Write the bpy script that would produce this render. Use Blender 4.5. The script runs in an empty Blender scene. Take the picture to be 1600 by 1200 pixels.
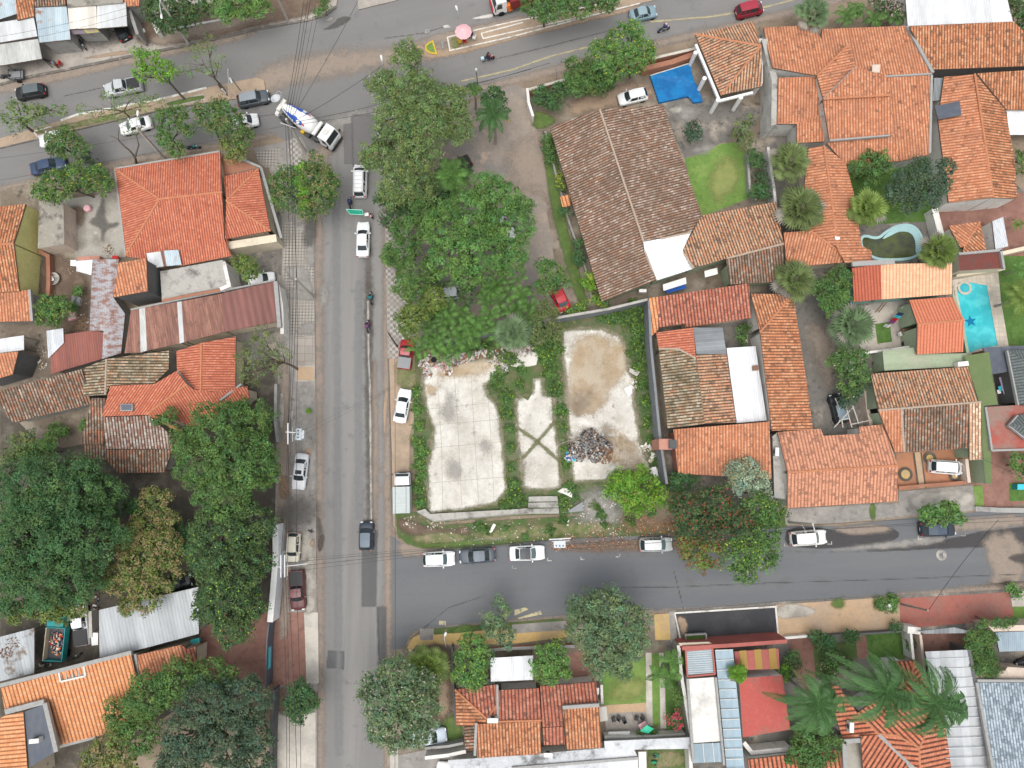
import bpy,math,random
import numpy as np
from mathutils import Vector,Matrix
R = math.radians
sc = bpy.context.scene
C = sc.collection
# ---------------- camera ----------------
F = 1067.0; H = 88.0; TILT = R(6.5)
cd = bpy.data.cameras.new('camera'); cam = bpy.data.objects.new('camera',cd); C.objects.link(cam)
cam.location = (0,0,H); cam.rotation_euler = (TILT,0,0)
cd.sensor_width = 36; cd.lens = 36*F/1600; cd.clip_end = 3000; cd.clip_start = 1
sc.camera = cam
# ---------------- sky and sun (overcast) ----------------
SUN_EL = 76; SUN_AZ = 200
w = bpy.data.worlds.new('World'); sc.world = w; w.use_nodes = True
nt = w.node_tree; bg = nt.nodes['Background']
sky = nt.nodes.new('ShaderNodeTexSky'); sky.sky_type = 'NISHITA'; sky.sun_disc = False
sky.sun_elevation = R(SUN_EL); sky.sun_rotation = R(SUN_AZ); sky.dust_density = 6; sky.air_density = 1.5; sky.ozone_density = 1
hs = nt.nodes.new('ShaderNodeHueSaturation'); hs.inputs['Saturation'].default_value = .30
nt.links.new(sky.outputs[0],hs.inputs['Color']); nt.links.new(hs.outputs[0],bg.inputs[0])
bg.inputs[1].default_value = 0.15
sl = bpy.data.lights.new('sun','SUN'); so = bpy.data.objects.new('sun',sl); C.objects.link(so)
sl.energy = 1.15; sl.angle = R(62); sl.color = (1,.97,.93)
so.rotation_euler = (R(90-SUN_EL),0,R(-SUN_AZ+180)); so.location = (0,0,120)
vs = sc.view_settings; vs.view_transform = 'Standard'; vs.look = 'None'; vs.gamma = 1; vs.exposure = 0.14
sc.cycles.max_bounces = 6; sc.cycles.transparent_max_bounces = 12; sc.cycles.diffuse_bounces = 3
# ---------------- helpers ----------------
def ray(px,py):
 dx = (px-800)/F; dy = -(py-600)/F
 return dx,dy*math.cos(TILT)+math.sin(TILT),dy*math.sin(TILT)-math.cos(TILT)
def P(px,py,z=0.0):
 a,b,c = ray(px,py); s = (H-z)/(-c)
 return Vector((a*s,b*s,z))
ORG = {}
def link(o,parent=None):
 C.objects.link(o)
 if parent: o.parent = parent
 return o
def tag(o,label=None,cat=None,group=None,kind=None):
 if label: o['label'] = label
 if cat: o['category'] = cat
 if group: o['group'] = group
 if kind: o['kind'] = kind
 return o
def thing(name,label,cat,loc=(0,0,0),rz=0,group=None):
 o = bpy.data.objects.new(name,None); link(o); o.location = loc; o.rotation_euler = (0,0,rz)
 o.empty_display_size = .3
 ORG[o.name] = Vector(loc) if rz == 0 else Vector((0,0,0))
 return tag(o,label,cat,group)
def raw(name,V,Fc,mats,parent=None,mi=None,uv=None,smooth=False,loc=None):
 me = bpy.data.meshes.new(name); me.from_pydata([tuple(v) for v in V],[],Fc)
 if not isinstance(mats,(list,tuple)): mats = [mats]
 for m in mats: me.materials.append(m)
 if mi is not None: me.polygons.foreach_set('material_index',mi)
 if uv is not None:
  l = me.uv_layers.new(name='UVMap'); vi = np.zeros(len(me.loops),dtype=np.int32)
  me.loops.foreach_get('vertex_index',vi); l.data.foreach_set('uv',np.array(uv,dtype=np.float32)[vi].ravel())
 if smooth: me.polygons.foreach_set('use_smooth',[True]*len(me.polygons))
 me.update()
 o = bpy.data.objects.new(name,me); link(o,parent)
 if loc is not None: o.location = loc
 return o
def mesh(name,V,Fc,mats,parent=None,**k):
 """V in world coordinates"""
 V = [Vector(v) for v in V]
 if parent is not None:
  og = ORG.get(parent.name,Vector((0,0,0)))
  o = raw(name,[v-og for v in V],Fc,mats,parent,**k); ORG[o.name] = og
  return o
 mn = min(v.z for v in V); cx = (min(v.x for v in V)+max(v.x for v in V))/2; cy = (min(v.y for v in V)+max(v.y for v in V))/2
 og = Vector((cx,cy,mn))
 o = raw(name,[v-og for v in V],Fc,mats,None,loc=og,**k); ORG[o.name] = og
 return o
class MB:
 def __init__(s): s.V = []; s.F = []; s.M = []; s.UV = []; s.hasuv = False
 def add(s,V,Fc,m=0,uv=None):
  n = len(s.V); s.V += [Vector(v) for v in V]; s.F += [tuple(i+n for i in f) for f in Fc]; s.M += [m]*len(Fc)
  s.UV += list(uv) if uv else [(v[0],v[1]) for v in V]
  if uv: s.hasuv = True
 def box(s,c,size,rz=0,m=0,tilt=None):
  x,y,z = size[0]/2,size[1]/2,size[2]/2
  M = Matrix.Rotation(rz,3,'Z')
  if tilt is not None: M = M @ tilt
  vs_ = [Vector(c)+M @ Vector((a*x,b*y,d*z)) for a in (-1,1) for b in (-1,1) for d in (-1,1)]
  s.add(vs_,[(0,1,3,2),(4,6,7,5),(0,4,5,1),(2,3,7,6),(0,2,6,4),(1,5,7,3)],m)
 def prism(s,top,bot,m=0,mside=None):
  n = len(top); s.add(list(top),[tuple(range(n))],m)
  s.add(list(top)+list(bot),[(i,n+i,n+(i+1) % n,(i+1) % n) for i in range(n)],m if mside is None else mside)
  s.add(list(bot),[tuple(range(n))[::-1]],m if mside is None else mside)
 def tube(s,pts,rad,n=6,m=0,cap=True):
  pts = [Vector(p) for p in pts]
  if not isinstance(rad,(list,tuple)): rad = [rad]*len(pts)
  base = len(s.V); vv = []
  for i,p in enumerate(pts):
   d = (pts[min(i+1,len(pts)-1)]-pts[max(i-1,0)]).normalized()
   a = d.orthogonal().normalized() if i == 0 else (a-d*a.dot(d)).normalized()
   b = d.cross(a)
   for k in range(n):
    t = 2*math.pi*k/n; vv.append(p+(a*math.cos(t)+b*math.sin(t))*rad[i])
  ff = [(i*n+k,i*n+(k+1) % n,(i+1)*n+(k+1) % n,(i+1)*n+k) for i in range(len(pts)-1) for k in range(n)]
  if cap: ff += [tuple(range(n))[::-1],tuple(range((len(pts)-1)*n,len(pts)*n))]
  s.add(vv,ff,m)
 def lathe(s,prof,origin=(0,0,0),axis=(0,0,1),n=16,m=0,mfun=None,up=None):
  ax = Vector(axis).normalized(); a = Vector(up).normalized() if up else ax.orthogonal().normalized(); b = ax.cross(a); o = Vector(origin)
  vv = [o+ax*h+(a*math.cos(2*math.pi*k/n)+b*math.sin(2*math.pi*k/n))*r for r,h in prof for k in range(n)]
  base = len(s.V)
  for i in range(len(prof)-1):
   for k in range(n):
    f = (i*n+k,i*n+(k+1) % n,(i+1)*n+(k+1) % n,(i+1)*n+k)
    s.F.append(tuple(base+j for j in f)); s.M.append(mfun(i,k) if mfun else m)
  s.V += vv; s.UV += [(v[0],v[1]) for v in vv]
  if prof[0][0] > 1e-4: s.F.append(tuple(base+j for j in range(n))[::-1]); s.M.append(m)
  if prof[-1][0] > 1e-4: s.F.append(tuple(base+(len(prof)-1)*n+j for j in range(n))); s.M.append(m)
 def build(s,name,mats,parent=None,local=False,smooth=False):
  f = raw if local else mesh
  return f(name,s.V,s.F,mats,parent,mi=s.M,uv=s.UV if s.hasuv else None,smooth=smooth)
def offset(pts,d):
 """inward offset of a world-xy polygon, z kept"""
 n = len(pts); ar = sum(pts[i].x*pts[(i+1) % n].y-pts[(i+1) % n].x*pts[i].y for i in range(n))
 sg = 1 if ar > 0 else -1; out = []
 for i in range(n):
  p0,p1,p2 = pts[i-1],pts[i],pts[(i+1) % n]
  a = Vector((p1.x-p0.x,p1.y-p0.y)); b = Vector((p2.x-p1.x,p2.y-p1.y))
  if a.length < 1e-5: a = b.copy()
  if b.length < 1e-5: b = a.copy()
  a.normalize(); b.normalize()
  na = Vector((-a.y,a.x))*sg; nb = Vector((-b.y,b.x))*sg
  m = na+nb
  if m.length < .3: m = na
  m.normalize(); k = d/max(.45,m.dot(na))
  out.append(Vector((p1.x+m.x*k,p1.y+m.y*k,p1.z)))
 return out
# ---------------- materials ----------------
def lin(c):
 return tuple(((x/255)/12.92 if x/255 <= .04045 else (((x/255)+.055)/1.055)**2.4) for x in c)
class NT:
 def __init__(s,name):
  s.m = bpy.data.materials.new(name); s.m.use_nodes = True; s.t = s.m.node_tree; s.b = s.t.nodes['Principled BSDF']; s.out = s.t.nodes['Material Output']
 def n(s,ty,**k):
  o = s.t.nodes.new('ShaderNode'+ty)
  for a,b in k.items():
   if a.startswith('i_'):
    key = a[2:]; key = int(key) if key.isdigit() else key.replace('_',' ')
    o.inputs[key].default_value = b
   else: setattr(o,a,b)
  return o
 def l(s,a,b): s.t.links.new(a,b)
 def math(s,op,a,b=None,c=None,clamp=False):
  o = s.t.nodes.new('ShaderNodeMath'); o.operation = op; o.use_clamp = clamp
  for i,v in enumerate((a,b,c)):
   if v is None: continue
   if isinstance(v,(int,float)): o.inputs[i].default_value = v
   else: s.l(v,o.inputs[i])
  return o.outputs[0]
 def mix(s,f,a,b,mode='MIX'):
  o = s.t.nodes.new('ShaderNodeMix'); o.data_type = 'RGBA'; o.blend_type = mode
  for i,v in ((0,f),(6,a),(7,b)):
   if isinstance(v,(int,float)): o.inputs[i].default_value = v
   elif isinstance(v,(tuple,list)): o.inputs[i].default_value = (v[0],v[1],v[2],1)
   else: s.l(v,o.inputs[i])
  return o.outputs[2]
 def coord(s,scale=None,rot=0,kind='Object'):
  if kind == 'World':
   g = s.n('NewGeometry'); c = g.outputs['Position']
  else:
   c = s.n('TexCoord').outputs[kind]
  if scale or rot:
   m = s.n('Mapping'); s.l(c,m.inputs[0])
   m.inputs['Rotation'].default_value = (0,0,rot)
   m2 = s.n('Mapping'); s.l(m.outputs[0],m2.inputs[0]); m2.inputs['Scale'].default_value = scale or (1,1,1)
   c = m2.outputs[0]
  return c
 def noise(s,vec,scale,detail=4,rough=.6):
  o = s.n('TexNoise'); o.inputs['Scale'].default_value = scale; o.inputs['Detail'].default_value = detail; o.inputs['Roughness'].default_value = rough
  s.l(vec,o.inputs['Vector']); return o.outputs[0]
 def ramp(s,f,lo,hi):
  o = s.n('MapRange'); o.interpolation_type = 'SMOOTHSTEP'; s.l(f,o.inputs[0]); o.inputs[1].default_value = lo; o.inputs[2].default_value = hi
  return o.outputs[0]
 def bump(s,h,strength=.3,dist=.05):
  o = s.n('Bump'); o.inputs['Strength'].default_value = strength; o.inputs['Distance'].default_value = dist; s.l(h,o.inputs['Height']); s.l(o.outputs[0],s.b.inputs['Normal'])
 def fin(s,col,rough=.85,spec=.2,**k):
  if isinstance(col,(tuple,list)): s.b.inputs['Base Color'].default_value = (*col[:3],1)
  else: s.l(col,s.b.inputs['Base Color'])
  s.b.inputs['Roughness'].default_value = rough; s.b.inputs['Specular IOR Level'].default_value = spec
  for a,b in k.items(): s.b.inputs[a.replace('_',' ')].default_value = b
  return s.m
def rough_mat(name,base,layers=(),rough=.9,spec=.2,bump=.2,fine=.12,kind='World',stretch=None,rot=0,fade=False,edge=.5,metallic=0,bumpscale=14,amax=.9):
 """base colour with irregular layers [(scale, colour, lo, hi)] of dirt or wear"""
 t = NT(name); c = t.coord(stretch,rot,kind); c0 = t.coord(kind=kind)
 col = base
 for i,(scale,cl,lo,hi) in enumerate(layers):
  v = c if i == 0 else c0
  col = t.mix(t.ramp(t.noise(v,scale,6,.62),lo,hi),col,cl)
 f = t.noise(c0,9,3); g = t.math('MULTIPLY_ADD',f,fine*4,1-fine*2)
 h = t.noise(c0,2.2,5,.7); g2 = t.math('MULTIPLY_ADD',h,fine*3,1-fine*1.5)
 mm = t.n('VectorMath',operation='SCALE')
 if isinstance(col,(tuple,list)):
  mm.inputs[0].default_value = col[:3]
 else: t.l(col,mm.inputs[0])
 t.l(t.math('MULTIPLY',g,g2),mm.inputs['Scale'])
 m = t.fin(mm.outputs[0],rough,spec,Metallic=metallic)
 if bump: t.bump(t.noise(c0,bumpscale,4),bump,.03)
 if fade:
  a = t.n('Attribute',attribute_name='fade').outputs['Fac']
  nn = t.math('ADD',t.math('MULTIPLY',t.noise(c0,.7,8,.72),.7),t.math('MULTIPLY',t.noise(c0,4,5,.7),.3))
  k = t.math('ADD',a,t.math('MULTIPLY',t.math('SUBTRACT',nn,.5),edge*2.2))
  al = t.math('MULTIPLY',t.ramp(k,.36-.30*edge,.56+.50*edge),amax)
  tr = t.n('BsdfTransparent'); ms = t.n('MixShader'); t.l(al,ms.inputs[0]); t.l(tr.outputs[0],ms.inputs[1]); t.l(t.b.outputs[0],ms.inputs[2]); t.l(ms.outputs[0],t.out.inputs[0])
 return m
def flat_mat(name,col,rough=.6,spec=.4,dirt=.10,metallic=0,coat=0,kind='Object',alpha=None,emit=None):
 t = NT(name); c = t.coord(kind=kind)
 f = t.math('MULTIPLY_ADD',t.noise(c,3.0,5,.65),dirt*3,1-dirt*1.5)
 mm = t.n('VectorMath',operation='SCALE'); mm.inputs[0].default_value = col[:3]; t.l(f,mm.inputs['Scale'])
 m = t.fin(mm.outputs[0],rough,spec,Metallic=metallic)
 t.b.inputs['Coat Weight'].default_value = coat; t.b.inputs['Coat Roughness'].default_value = .12
 return m
TP = .37; PER = {}
def tile_mat(name,cols,groove=(.06,.035,.025),gw=.5,spots=(.09,.07,.055),spot=.25,patch=None,patchamt=.5,period=TP,row=.42,var=.6):
 PER[name] = period
 """clay barrel tiles: every tile has its own shade, mortar, dirt and painted shade in the channels, lichen patches"""
 t = NT(name); uv = t.n('UVMap').outputs[0]; sp = t.n('SeparateXYZ'); t.l(uv,sp.inputs[0])
 u = t.math('DIVIDE',sp.outputs[0],period); cu = t.math('FLOOR',u); fu = t.math('FRACT',u)
 v = t.math('ADD',t.math('DIVIDE',sp.outputs[1],row),t.math('MULTIPLY',t.math('FRACT',t.math('MULTIPLY',cu,.37)),.6)); cv = t.math('FLOOR',v); fv = t.math('FRACT',v)
 cb = t.n('CombineXYZ'); t.l(cu,cb.inputs[0]); t.l(cv,cb.inputs[1])
 wn = t.n('TexWhiteNoise',noise_dimensions='2D'); t.l(cb.outputs[0],wn.inputs[0])
 rr = t.n('ValToRGB'); rr.color_ramp.interpolation = 'LINEAR'
 els = rr.color_ramp.elements
 while len(els) < len(cols): els.new(.5)
 for i,c in enumerate(cols): els[i].position = i/(len(cols)-1); els[i].color = (*c,1)
 t.l(wn.outputs[0],rr.inputs[0]); mean = tuple(sum(c[i] for c in cols)/len(cols) for i in range(3)); col = t.mix(var,mean,rr.outputs[0])
 wc = t.coord(kind='World')
 if patch: col = t.mix(t.math('MULTIPLY',t.ramp(t.noise(wc,.35,6,.65),.5-.25*patchamt,.72),.75),col,patch)
 wn2 = t.n('TexWhiteNoise',noise_dimensions='2D'); sc2 = t.n('VectorMath',operation='SCALE'); t.l(cb.outputs[0],sc2.inputs[0]); sc2.inputs['Scale'].default_value = 3.17; t.l(sc2.outputs[0],wn2.inputs[0])
 nz = t.noise(wc,1.1,6,.75)
 s1 = t.ramp(t.math('ADD',t.math('MULTIPLY',wn2.outputs[0],.30),t.math('MULTIPLY',t.math('ADD',t.math('MULTIPLY',nz,.6),t.math('MULTIPLY',t.noise(wc,5,3,.7),.4)),1.1)),1.0-spot*.62,1.1-spot*.5)
 col = t.mix(t.math('MULTIPLY',s1,.8),col,spots)
 mp = t.n('Mapping'); t.l(uv,mp.inputs[0]); mp.inputs['Scale'].default_value = (1.3,.13,1); col = t.mix(t.math('MULTIPLY',t.ramp(t.noise(mp.outputs[0],1,6,.7),.50,.74),.5),col,tuple(x*.45 for x in mean))
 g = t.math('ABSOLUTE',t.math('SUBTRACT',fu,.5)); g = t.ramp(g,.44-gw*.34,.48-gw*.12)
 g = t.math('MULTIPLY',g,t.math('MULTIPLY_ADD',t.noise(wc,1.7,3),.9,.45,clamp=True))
 col = t.mix(g,col,groove)  # channel shade is painted in here together with mortar and dirt
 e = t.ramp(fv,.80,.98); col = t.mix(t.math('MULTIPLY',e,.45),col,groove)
 m = t.fin(col,.88,.12)
 t.bump(t.math('ADD',fv,t.math('MULTIPLY',t.noise(wc,8,3),.5)),.4,.05)
 return m
M = {}
o_ = [(.54,.21,.11),(.61,.26,.14),(.69,.37,.225),(.44,.155,.08),(.62,.275,.15)]
def TM(k,cols,groove,gw=.6,var=.7,spot=.25,period=TP,**q): M[k] = tile_mat('tile_'+k,cols,groove=groove,gw=gw,var=var,spot=spot,period=period,**q)
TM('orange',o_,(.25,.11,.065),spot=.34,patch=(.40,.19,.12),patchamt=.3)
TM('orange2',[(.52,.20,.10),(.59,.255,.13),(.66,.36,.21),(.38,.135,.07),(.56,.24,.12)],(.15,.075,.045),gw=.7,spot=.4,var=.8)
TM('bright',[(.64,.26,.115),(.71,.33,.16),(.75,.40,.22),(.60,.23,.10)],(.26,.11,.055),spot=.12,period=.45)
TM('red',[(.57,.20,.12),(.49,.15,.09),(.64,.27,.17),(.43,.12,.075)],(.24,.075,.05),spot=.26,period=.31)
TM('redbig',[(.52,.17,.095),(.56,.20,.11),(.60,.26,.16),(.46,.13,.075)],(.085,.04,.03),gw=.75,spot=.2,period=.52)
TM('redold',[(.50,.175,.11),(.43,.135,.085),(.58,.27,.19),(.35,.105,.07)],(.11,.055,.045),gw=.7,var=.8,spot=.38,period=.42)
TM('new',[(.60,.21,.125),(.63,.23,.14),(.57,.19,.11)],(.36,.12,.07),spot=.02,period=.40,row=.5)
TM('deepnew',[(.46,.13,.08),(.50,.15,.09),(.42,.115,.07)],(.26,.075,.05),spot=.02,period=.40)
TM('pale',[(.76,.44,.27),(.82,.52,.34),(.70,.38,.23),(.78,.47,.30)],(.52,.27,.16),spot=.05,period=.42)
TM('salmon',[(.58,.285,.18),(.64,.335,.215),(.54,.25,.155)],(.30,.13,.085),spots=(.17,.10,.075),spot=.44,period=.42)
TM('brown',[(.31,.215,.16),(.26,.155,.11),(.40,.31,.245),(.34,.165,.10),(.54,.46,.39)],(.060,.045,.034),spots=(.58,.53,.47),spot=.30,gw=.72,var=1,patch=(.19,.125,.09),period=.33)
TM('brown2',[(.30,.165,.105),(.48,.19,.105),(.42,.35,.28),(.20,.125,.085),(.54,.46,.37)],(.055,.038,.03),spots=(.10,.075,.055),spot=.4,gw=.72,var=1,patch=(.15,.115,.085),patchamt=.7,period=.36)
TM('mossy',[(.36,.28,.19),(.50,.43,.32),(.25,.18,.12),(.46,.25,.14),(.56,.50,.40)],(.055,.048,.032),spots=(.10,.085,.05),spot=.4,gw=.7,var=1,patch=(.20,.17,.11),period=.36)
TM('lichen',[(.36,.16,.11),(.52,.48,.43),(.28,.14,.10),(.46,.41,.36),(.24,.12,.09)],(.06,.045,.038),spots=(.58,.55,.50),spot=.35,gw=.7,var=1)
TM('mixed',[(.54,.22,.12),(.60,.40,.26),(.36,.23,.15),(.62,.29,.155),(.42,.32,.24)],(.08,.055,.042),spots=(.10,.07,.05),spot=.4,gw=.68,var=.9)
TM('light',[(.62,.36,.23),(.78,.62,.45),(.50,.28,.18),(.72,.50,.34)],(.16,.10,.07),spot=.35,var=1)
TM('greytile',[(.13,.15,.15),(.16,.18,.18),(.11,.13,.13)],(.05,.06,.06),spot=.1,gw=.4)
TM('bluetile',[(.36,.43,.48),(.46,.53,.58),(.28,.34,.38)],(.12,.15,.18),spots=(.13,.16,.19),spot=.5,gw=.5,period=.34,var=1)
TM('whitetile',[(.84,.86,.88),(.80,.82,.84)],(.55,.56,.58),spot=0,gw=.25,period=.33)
def sheet_mat(name,c1,c2,lo,hi,period=.18,metallic=0,rough=.55,stretch=(1,1,1),rustc=None,ridge=.28):
 t = NT(name); uv = t.n('UVMap').outputs[0]; sp = t.n('SeparateXYZ'); t.l(uv,sp.inputs[0]); wc = t.coord(kind='World')
 mp = t.n('Mapping'); t.l(uv,mp.inputs[0]); mp.inputs['Scale'].default_value = stretch
 n1 = t.noise(mp.outputs[0],1.0,7,.7); col = t.mix(t.ramp(n1,lo,hi),c1,c2)
 if rustc: col = t.mix(t.ramp(t.noise(wc,.9,7,.75),.56,.66),col,rustc)
 cu = t.math('FLOOR',t.math('DIVIDE',sp.outputs[0],.95)); wn = t.n('TexWhiteNoise',noise_dimensions='1D'); t.l(cu,wn.inputs['W'])
 hsn = t.n('HueSaturation'); t.l(col,hsn.inputs['Color']); t.l(t.math('MULTIPLY_ADD',wn.outputs[0],.3,.86),hsn.inputs['Value'])
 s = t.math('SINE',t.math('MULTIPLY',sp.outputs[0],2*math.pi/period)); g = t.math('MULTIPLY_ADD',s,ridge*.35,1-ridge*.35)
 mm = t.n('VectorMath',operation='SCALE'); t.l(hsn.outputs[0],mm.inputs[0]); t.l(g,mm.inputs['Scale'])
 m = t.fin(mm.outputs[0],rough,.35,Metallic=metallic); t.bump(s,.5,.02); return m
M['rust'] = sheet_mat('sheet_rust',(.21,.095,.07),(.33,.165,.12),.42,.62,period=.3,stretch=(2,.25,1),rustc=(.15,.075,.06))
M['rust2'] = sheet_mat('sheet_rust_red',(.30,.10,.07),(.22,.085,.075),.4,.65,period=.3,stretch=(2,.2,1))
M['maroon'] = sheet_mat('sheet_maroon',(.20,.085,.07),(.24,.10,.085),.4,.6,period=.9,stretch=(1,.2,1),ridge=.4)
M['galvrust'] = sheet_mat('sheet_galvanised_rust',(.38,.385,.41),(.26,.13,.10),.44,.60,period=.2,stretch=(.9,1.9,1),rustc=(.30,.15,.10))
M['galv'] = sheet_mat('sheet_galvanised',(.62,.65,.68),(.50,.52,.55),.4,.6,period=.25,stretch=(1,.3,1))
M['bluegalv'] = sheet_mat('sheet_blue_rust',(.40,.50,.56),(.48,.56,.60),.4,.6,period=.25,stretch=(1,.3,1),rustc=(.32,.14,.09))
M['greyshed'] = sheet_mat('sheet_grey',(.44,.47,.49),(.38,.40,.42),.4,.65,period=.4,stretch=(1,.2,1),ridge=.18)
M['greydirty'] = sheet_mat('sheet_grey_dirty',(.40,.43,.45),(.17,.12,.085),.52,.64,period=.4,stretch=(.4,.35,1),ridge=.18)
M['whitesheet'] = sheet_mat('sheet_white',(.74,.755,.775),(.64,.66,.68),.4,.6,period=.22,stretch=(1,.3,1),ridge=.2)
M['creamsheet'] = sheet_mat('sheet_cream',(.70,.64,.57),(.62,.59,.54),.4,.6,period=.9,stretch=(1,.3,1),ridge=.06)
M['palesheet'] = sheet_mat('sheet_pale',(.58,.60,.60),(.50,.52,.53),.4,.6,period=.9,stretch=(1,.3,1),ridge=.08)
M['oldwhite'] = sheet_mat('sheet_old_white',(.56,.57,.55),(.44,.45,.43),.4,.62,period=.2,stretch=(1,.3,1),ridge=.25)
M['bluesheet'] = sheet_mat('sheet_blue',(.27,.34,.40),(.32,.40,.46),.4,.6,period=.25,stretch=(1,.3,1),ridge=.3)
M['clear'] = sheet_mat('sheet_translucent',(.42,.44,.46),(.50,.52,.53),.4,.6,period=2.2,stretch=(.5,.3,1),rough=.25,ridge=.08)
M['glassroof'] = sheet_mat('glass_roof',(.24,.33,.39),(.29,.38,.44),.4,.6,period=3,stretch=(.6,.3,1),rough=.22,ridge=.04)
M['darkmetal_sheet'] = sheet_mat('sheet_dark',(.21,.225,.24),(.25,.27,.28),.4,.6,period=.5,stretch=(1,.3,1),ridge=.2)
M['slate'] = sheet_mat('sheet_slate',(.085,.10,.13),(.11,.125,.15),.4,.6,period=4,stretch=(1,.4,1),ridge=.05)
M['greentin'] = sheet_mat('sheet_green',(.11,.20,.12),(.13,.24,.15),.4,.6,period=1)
# plaster
def plaster(name,c,dirt=(.12,.11,.10),amt=.5): return rough_mat(name,c,[(.8,dirt,.60-.12*amt,.80),(.25,tuple(x*.82 for x in c),.4,.7)],bump=.1)
M['white_wall'] = plaster('plaster_white',(.72,.70,.66)); M['grey_wall'] = plaster('plaster_grey',(.34,.335,.32),amt=.8)
M['dark_wall'] = plaster('plaster_dark',(.13,.13,.13)); M['yellow_wall'] = plaster('plaster_yellow',(.72,.69,.30),(.48,.50,.22),.7)
M['green_wall'] = plaster('plaster_green',(.33,.40,.28),(.16,.20,.13)); M['pink_wall'] = plaster('plaster_pink',(.52,.26,.20))
M['cream_wall'] = plaster('plaster_cream',(.66,.58,.45)); M['teal_wall'] = plaster('plaster_teal',(.22,.42,.38),(.08,.14,.13),.8)
M['red_wall'] = plaster('plaster_red',(.40,.13,.11)); M['brick_wall'] = plaster('brick_wall',(.36,.17,.11),(.14,.08,.06)); M['block_wall'] = plaster('block_wall',(.21,.225,.24),(.12,.13,.14))
M['stained_wall'] = plaster('plaster_stained',(.58,.57,.54),(.07,.07,.065),1.2); M['beige_wall'] = plaster('plaster_beige',(.60,.50,.42))
M['roof_red'] = rough_mat('flat_roof_red',(.42,.10,.085),[(.30,(.25,.14,.11),.5,.7),(1.5,(.48,.14,.11),.5,.8)])
M['roof_redgrey'] = rough_mat('flat_roof_red_faded',(.36,.10,.08),[(.22,(.27,.18,.15),.42,.56),(1.2,(.20,.12,.10),.55,.8)])
M['roof_brownred'] = rough_mat('flat_roof_brown_red',(.17,.055,.045),[(.8,(.11,.07,.06),.4,.7)])
M['roof_green'] = rough_mat('flat_roof_green',(.33,.39,.27),[(.35,(.27,.32,.22),.4,.7),(.12,(.38,.36,.27),.5,.7)],stretch=(.3,1.5,1))
M['roof_moss'] = rough_mat('roof_moss_green',(.125,.175,.075),[(.4,(.15,.19,.085),.4,.7)],fine=.06)
M['conc_flat'] = rough_mat('flat_roof_concrete',(.40,.39,.36),[(.45,(.14,.13,.12),.52,.72),(1.3,(.28,.26,.23),.5,.7)])
M['conc_dirty'] = rough_mat('flat_roof_concrete_dirty',(.30,.28,.24),[(.5,(.09,.085,.075),.46,.66),(1.6,(.40,.37,.32),.55,.75)])
M['conc_white'] = rough_mat('flat_roof_whitewash',(.66,.65,.62),[(.3,(.44,.43,.40),.5,.72),(1.3,(.33,.32,.30),.62,.78)])
M['roof_ash'] = rough_mat('flat_roof_ash',(.50,.52,.54),[(.5,(.17,.17,.17),.48,.66),(.15,(.60,.62,.64),.5,.6)])
# ground kinds
M['soil'] = rough_mat('soil',(.21,.165,.12),[(.12,(.30,.24,.18),.4,.65),(.8,(.12,.10,.07),.55,.75)])
M['asphalt'] = rough_mat('asphalt_main',(.186,.182,.178),[(.16,(.215,.210,.204),.4,.66),(.5,(.15,.15,.15),.56,.75)],stretch=(.14,1,1),rot=R(-15),bump=.12,fine=.045)
M['asphalt_b'] = rough_mat('asphalt_side',(.202,.198,.193),[(.35,(.240,.234,.225),.42,.60),(.5,(.155,.155,.157),.58,.75)],stretch=(1,.05,1),bump=.12,fine=.045)
M['asphalt_c'] = rough_mat('asphalt_lane',(.138,.146,.156),[(.35,(.155,.160,.166),.4,.65),(.25,(.135,.135,.137),.58,.75)],stretch=(.08,1,1),rot=R(-3),bump=.12,fine=.045)
def soft(name,c,layers=(),edge=.5,**k): M[name] = rough_mat('soft_'+name,c,layers,fade=True,edge=edge,**k)
soft('s_sand',(.38,.28,.20),[(1.2,(.30,.225,.17),.5,.75)],edge=.55)
soft('s_drift',(.33,.27,.22),[(1.0,(.25,.22,.19),.5,.75)],edge=.9,amax=.8)
soft('s_pink',(.36,.285,.23),[(.8,(.27,.235,.20),.40,.65)],edge=.9,amax=.7)
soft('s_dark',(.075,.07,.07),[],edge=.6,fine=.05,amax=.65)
soft('s_stain',(.11,.105,.10),[],edge=.9,fine=.05,amax=.6)
soft('s_slabst',(.36,.345,.32),[],edge=1.0,fine=.1,amax=.6)
soft('s_wear',(.26,.262,.265),[],edge=.8,fine=.03,amax=.55,stretch=(1,.1,1))
soft('s_oil',(.13,.115,.10),[(1.5,(.20,.18,.16),.4,.6)],edge=1,amax=.55)
soft('s_weedge',(.15,.16,.075),[(1.2,(.26,.23,.16),.45,.62)],edge=1)
soft('s_mould',(.25,.235,.20),[(1.5,(.38,.35,.30),.4,.6)],edge=2.2,amax=.22)
soft('s_wet',(.10,.085,.07),[],edge=.5)
soft('s_patch',(.125,.128,.132),[(.9,(.15,.15,.15),.4,.7)],edge=.4,fine=.05,amax=.6)
soft('s_patch2',(.165,.16,.158),[],edge=.2,fine=.05)
soft('s_light',(.34,.325,.30),[(.9,(.26,.25,.235),.4,.7)],edge=1,amax=.8)
soft('s_conc',(.46,.43,.38),[(.5,(.30,.28,.25),.40,.62)],edge=.9)
soft('s_grass',(.10,.165,.045),[(1.4,(.17,.20,.07),.45,.7),(.35,(.07,.12,.035),.5,.7)],edge=.7)
soft('s_dry',(.22,.21,.11),[(1.2,(.13,.17,.06),.42,.62),(.5,(.33,.26,.18),.5,.7)],edge=.7)
soft('s_leaf',(.29,.18,.115),[(2.5,(.18,.13,.09),.42,.6)],edge=1,amax=.65)
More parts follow.
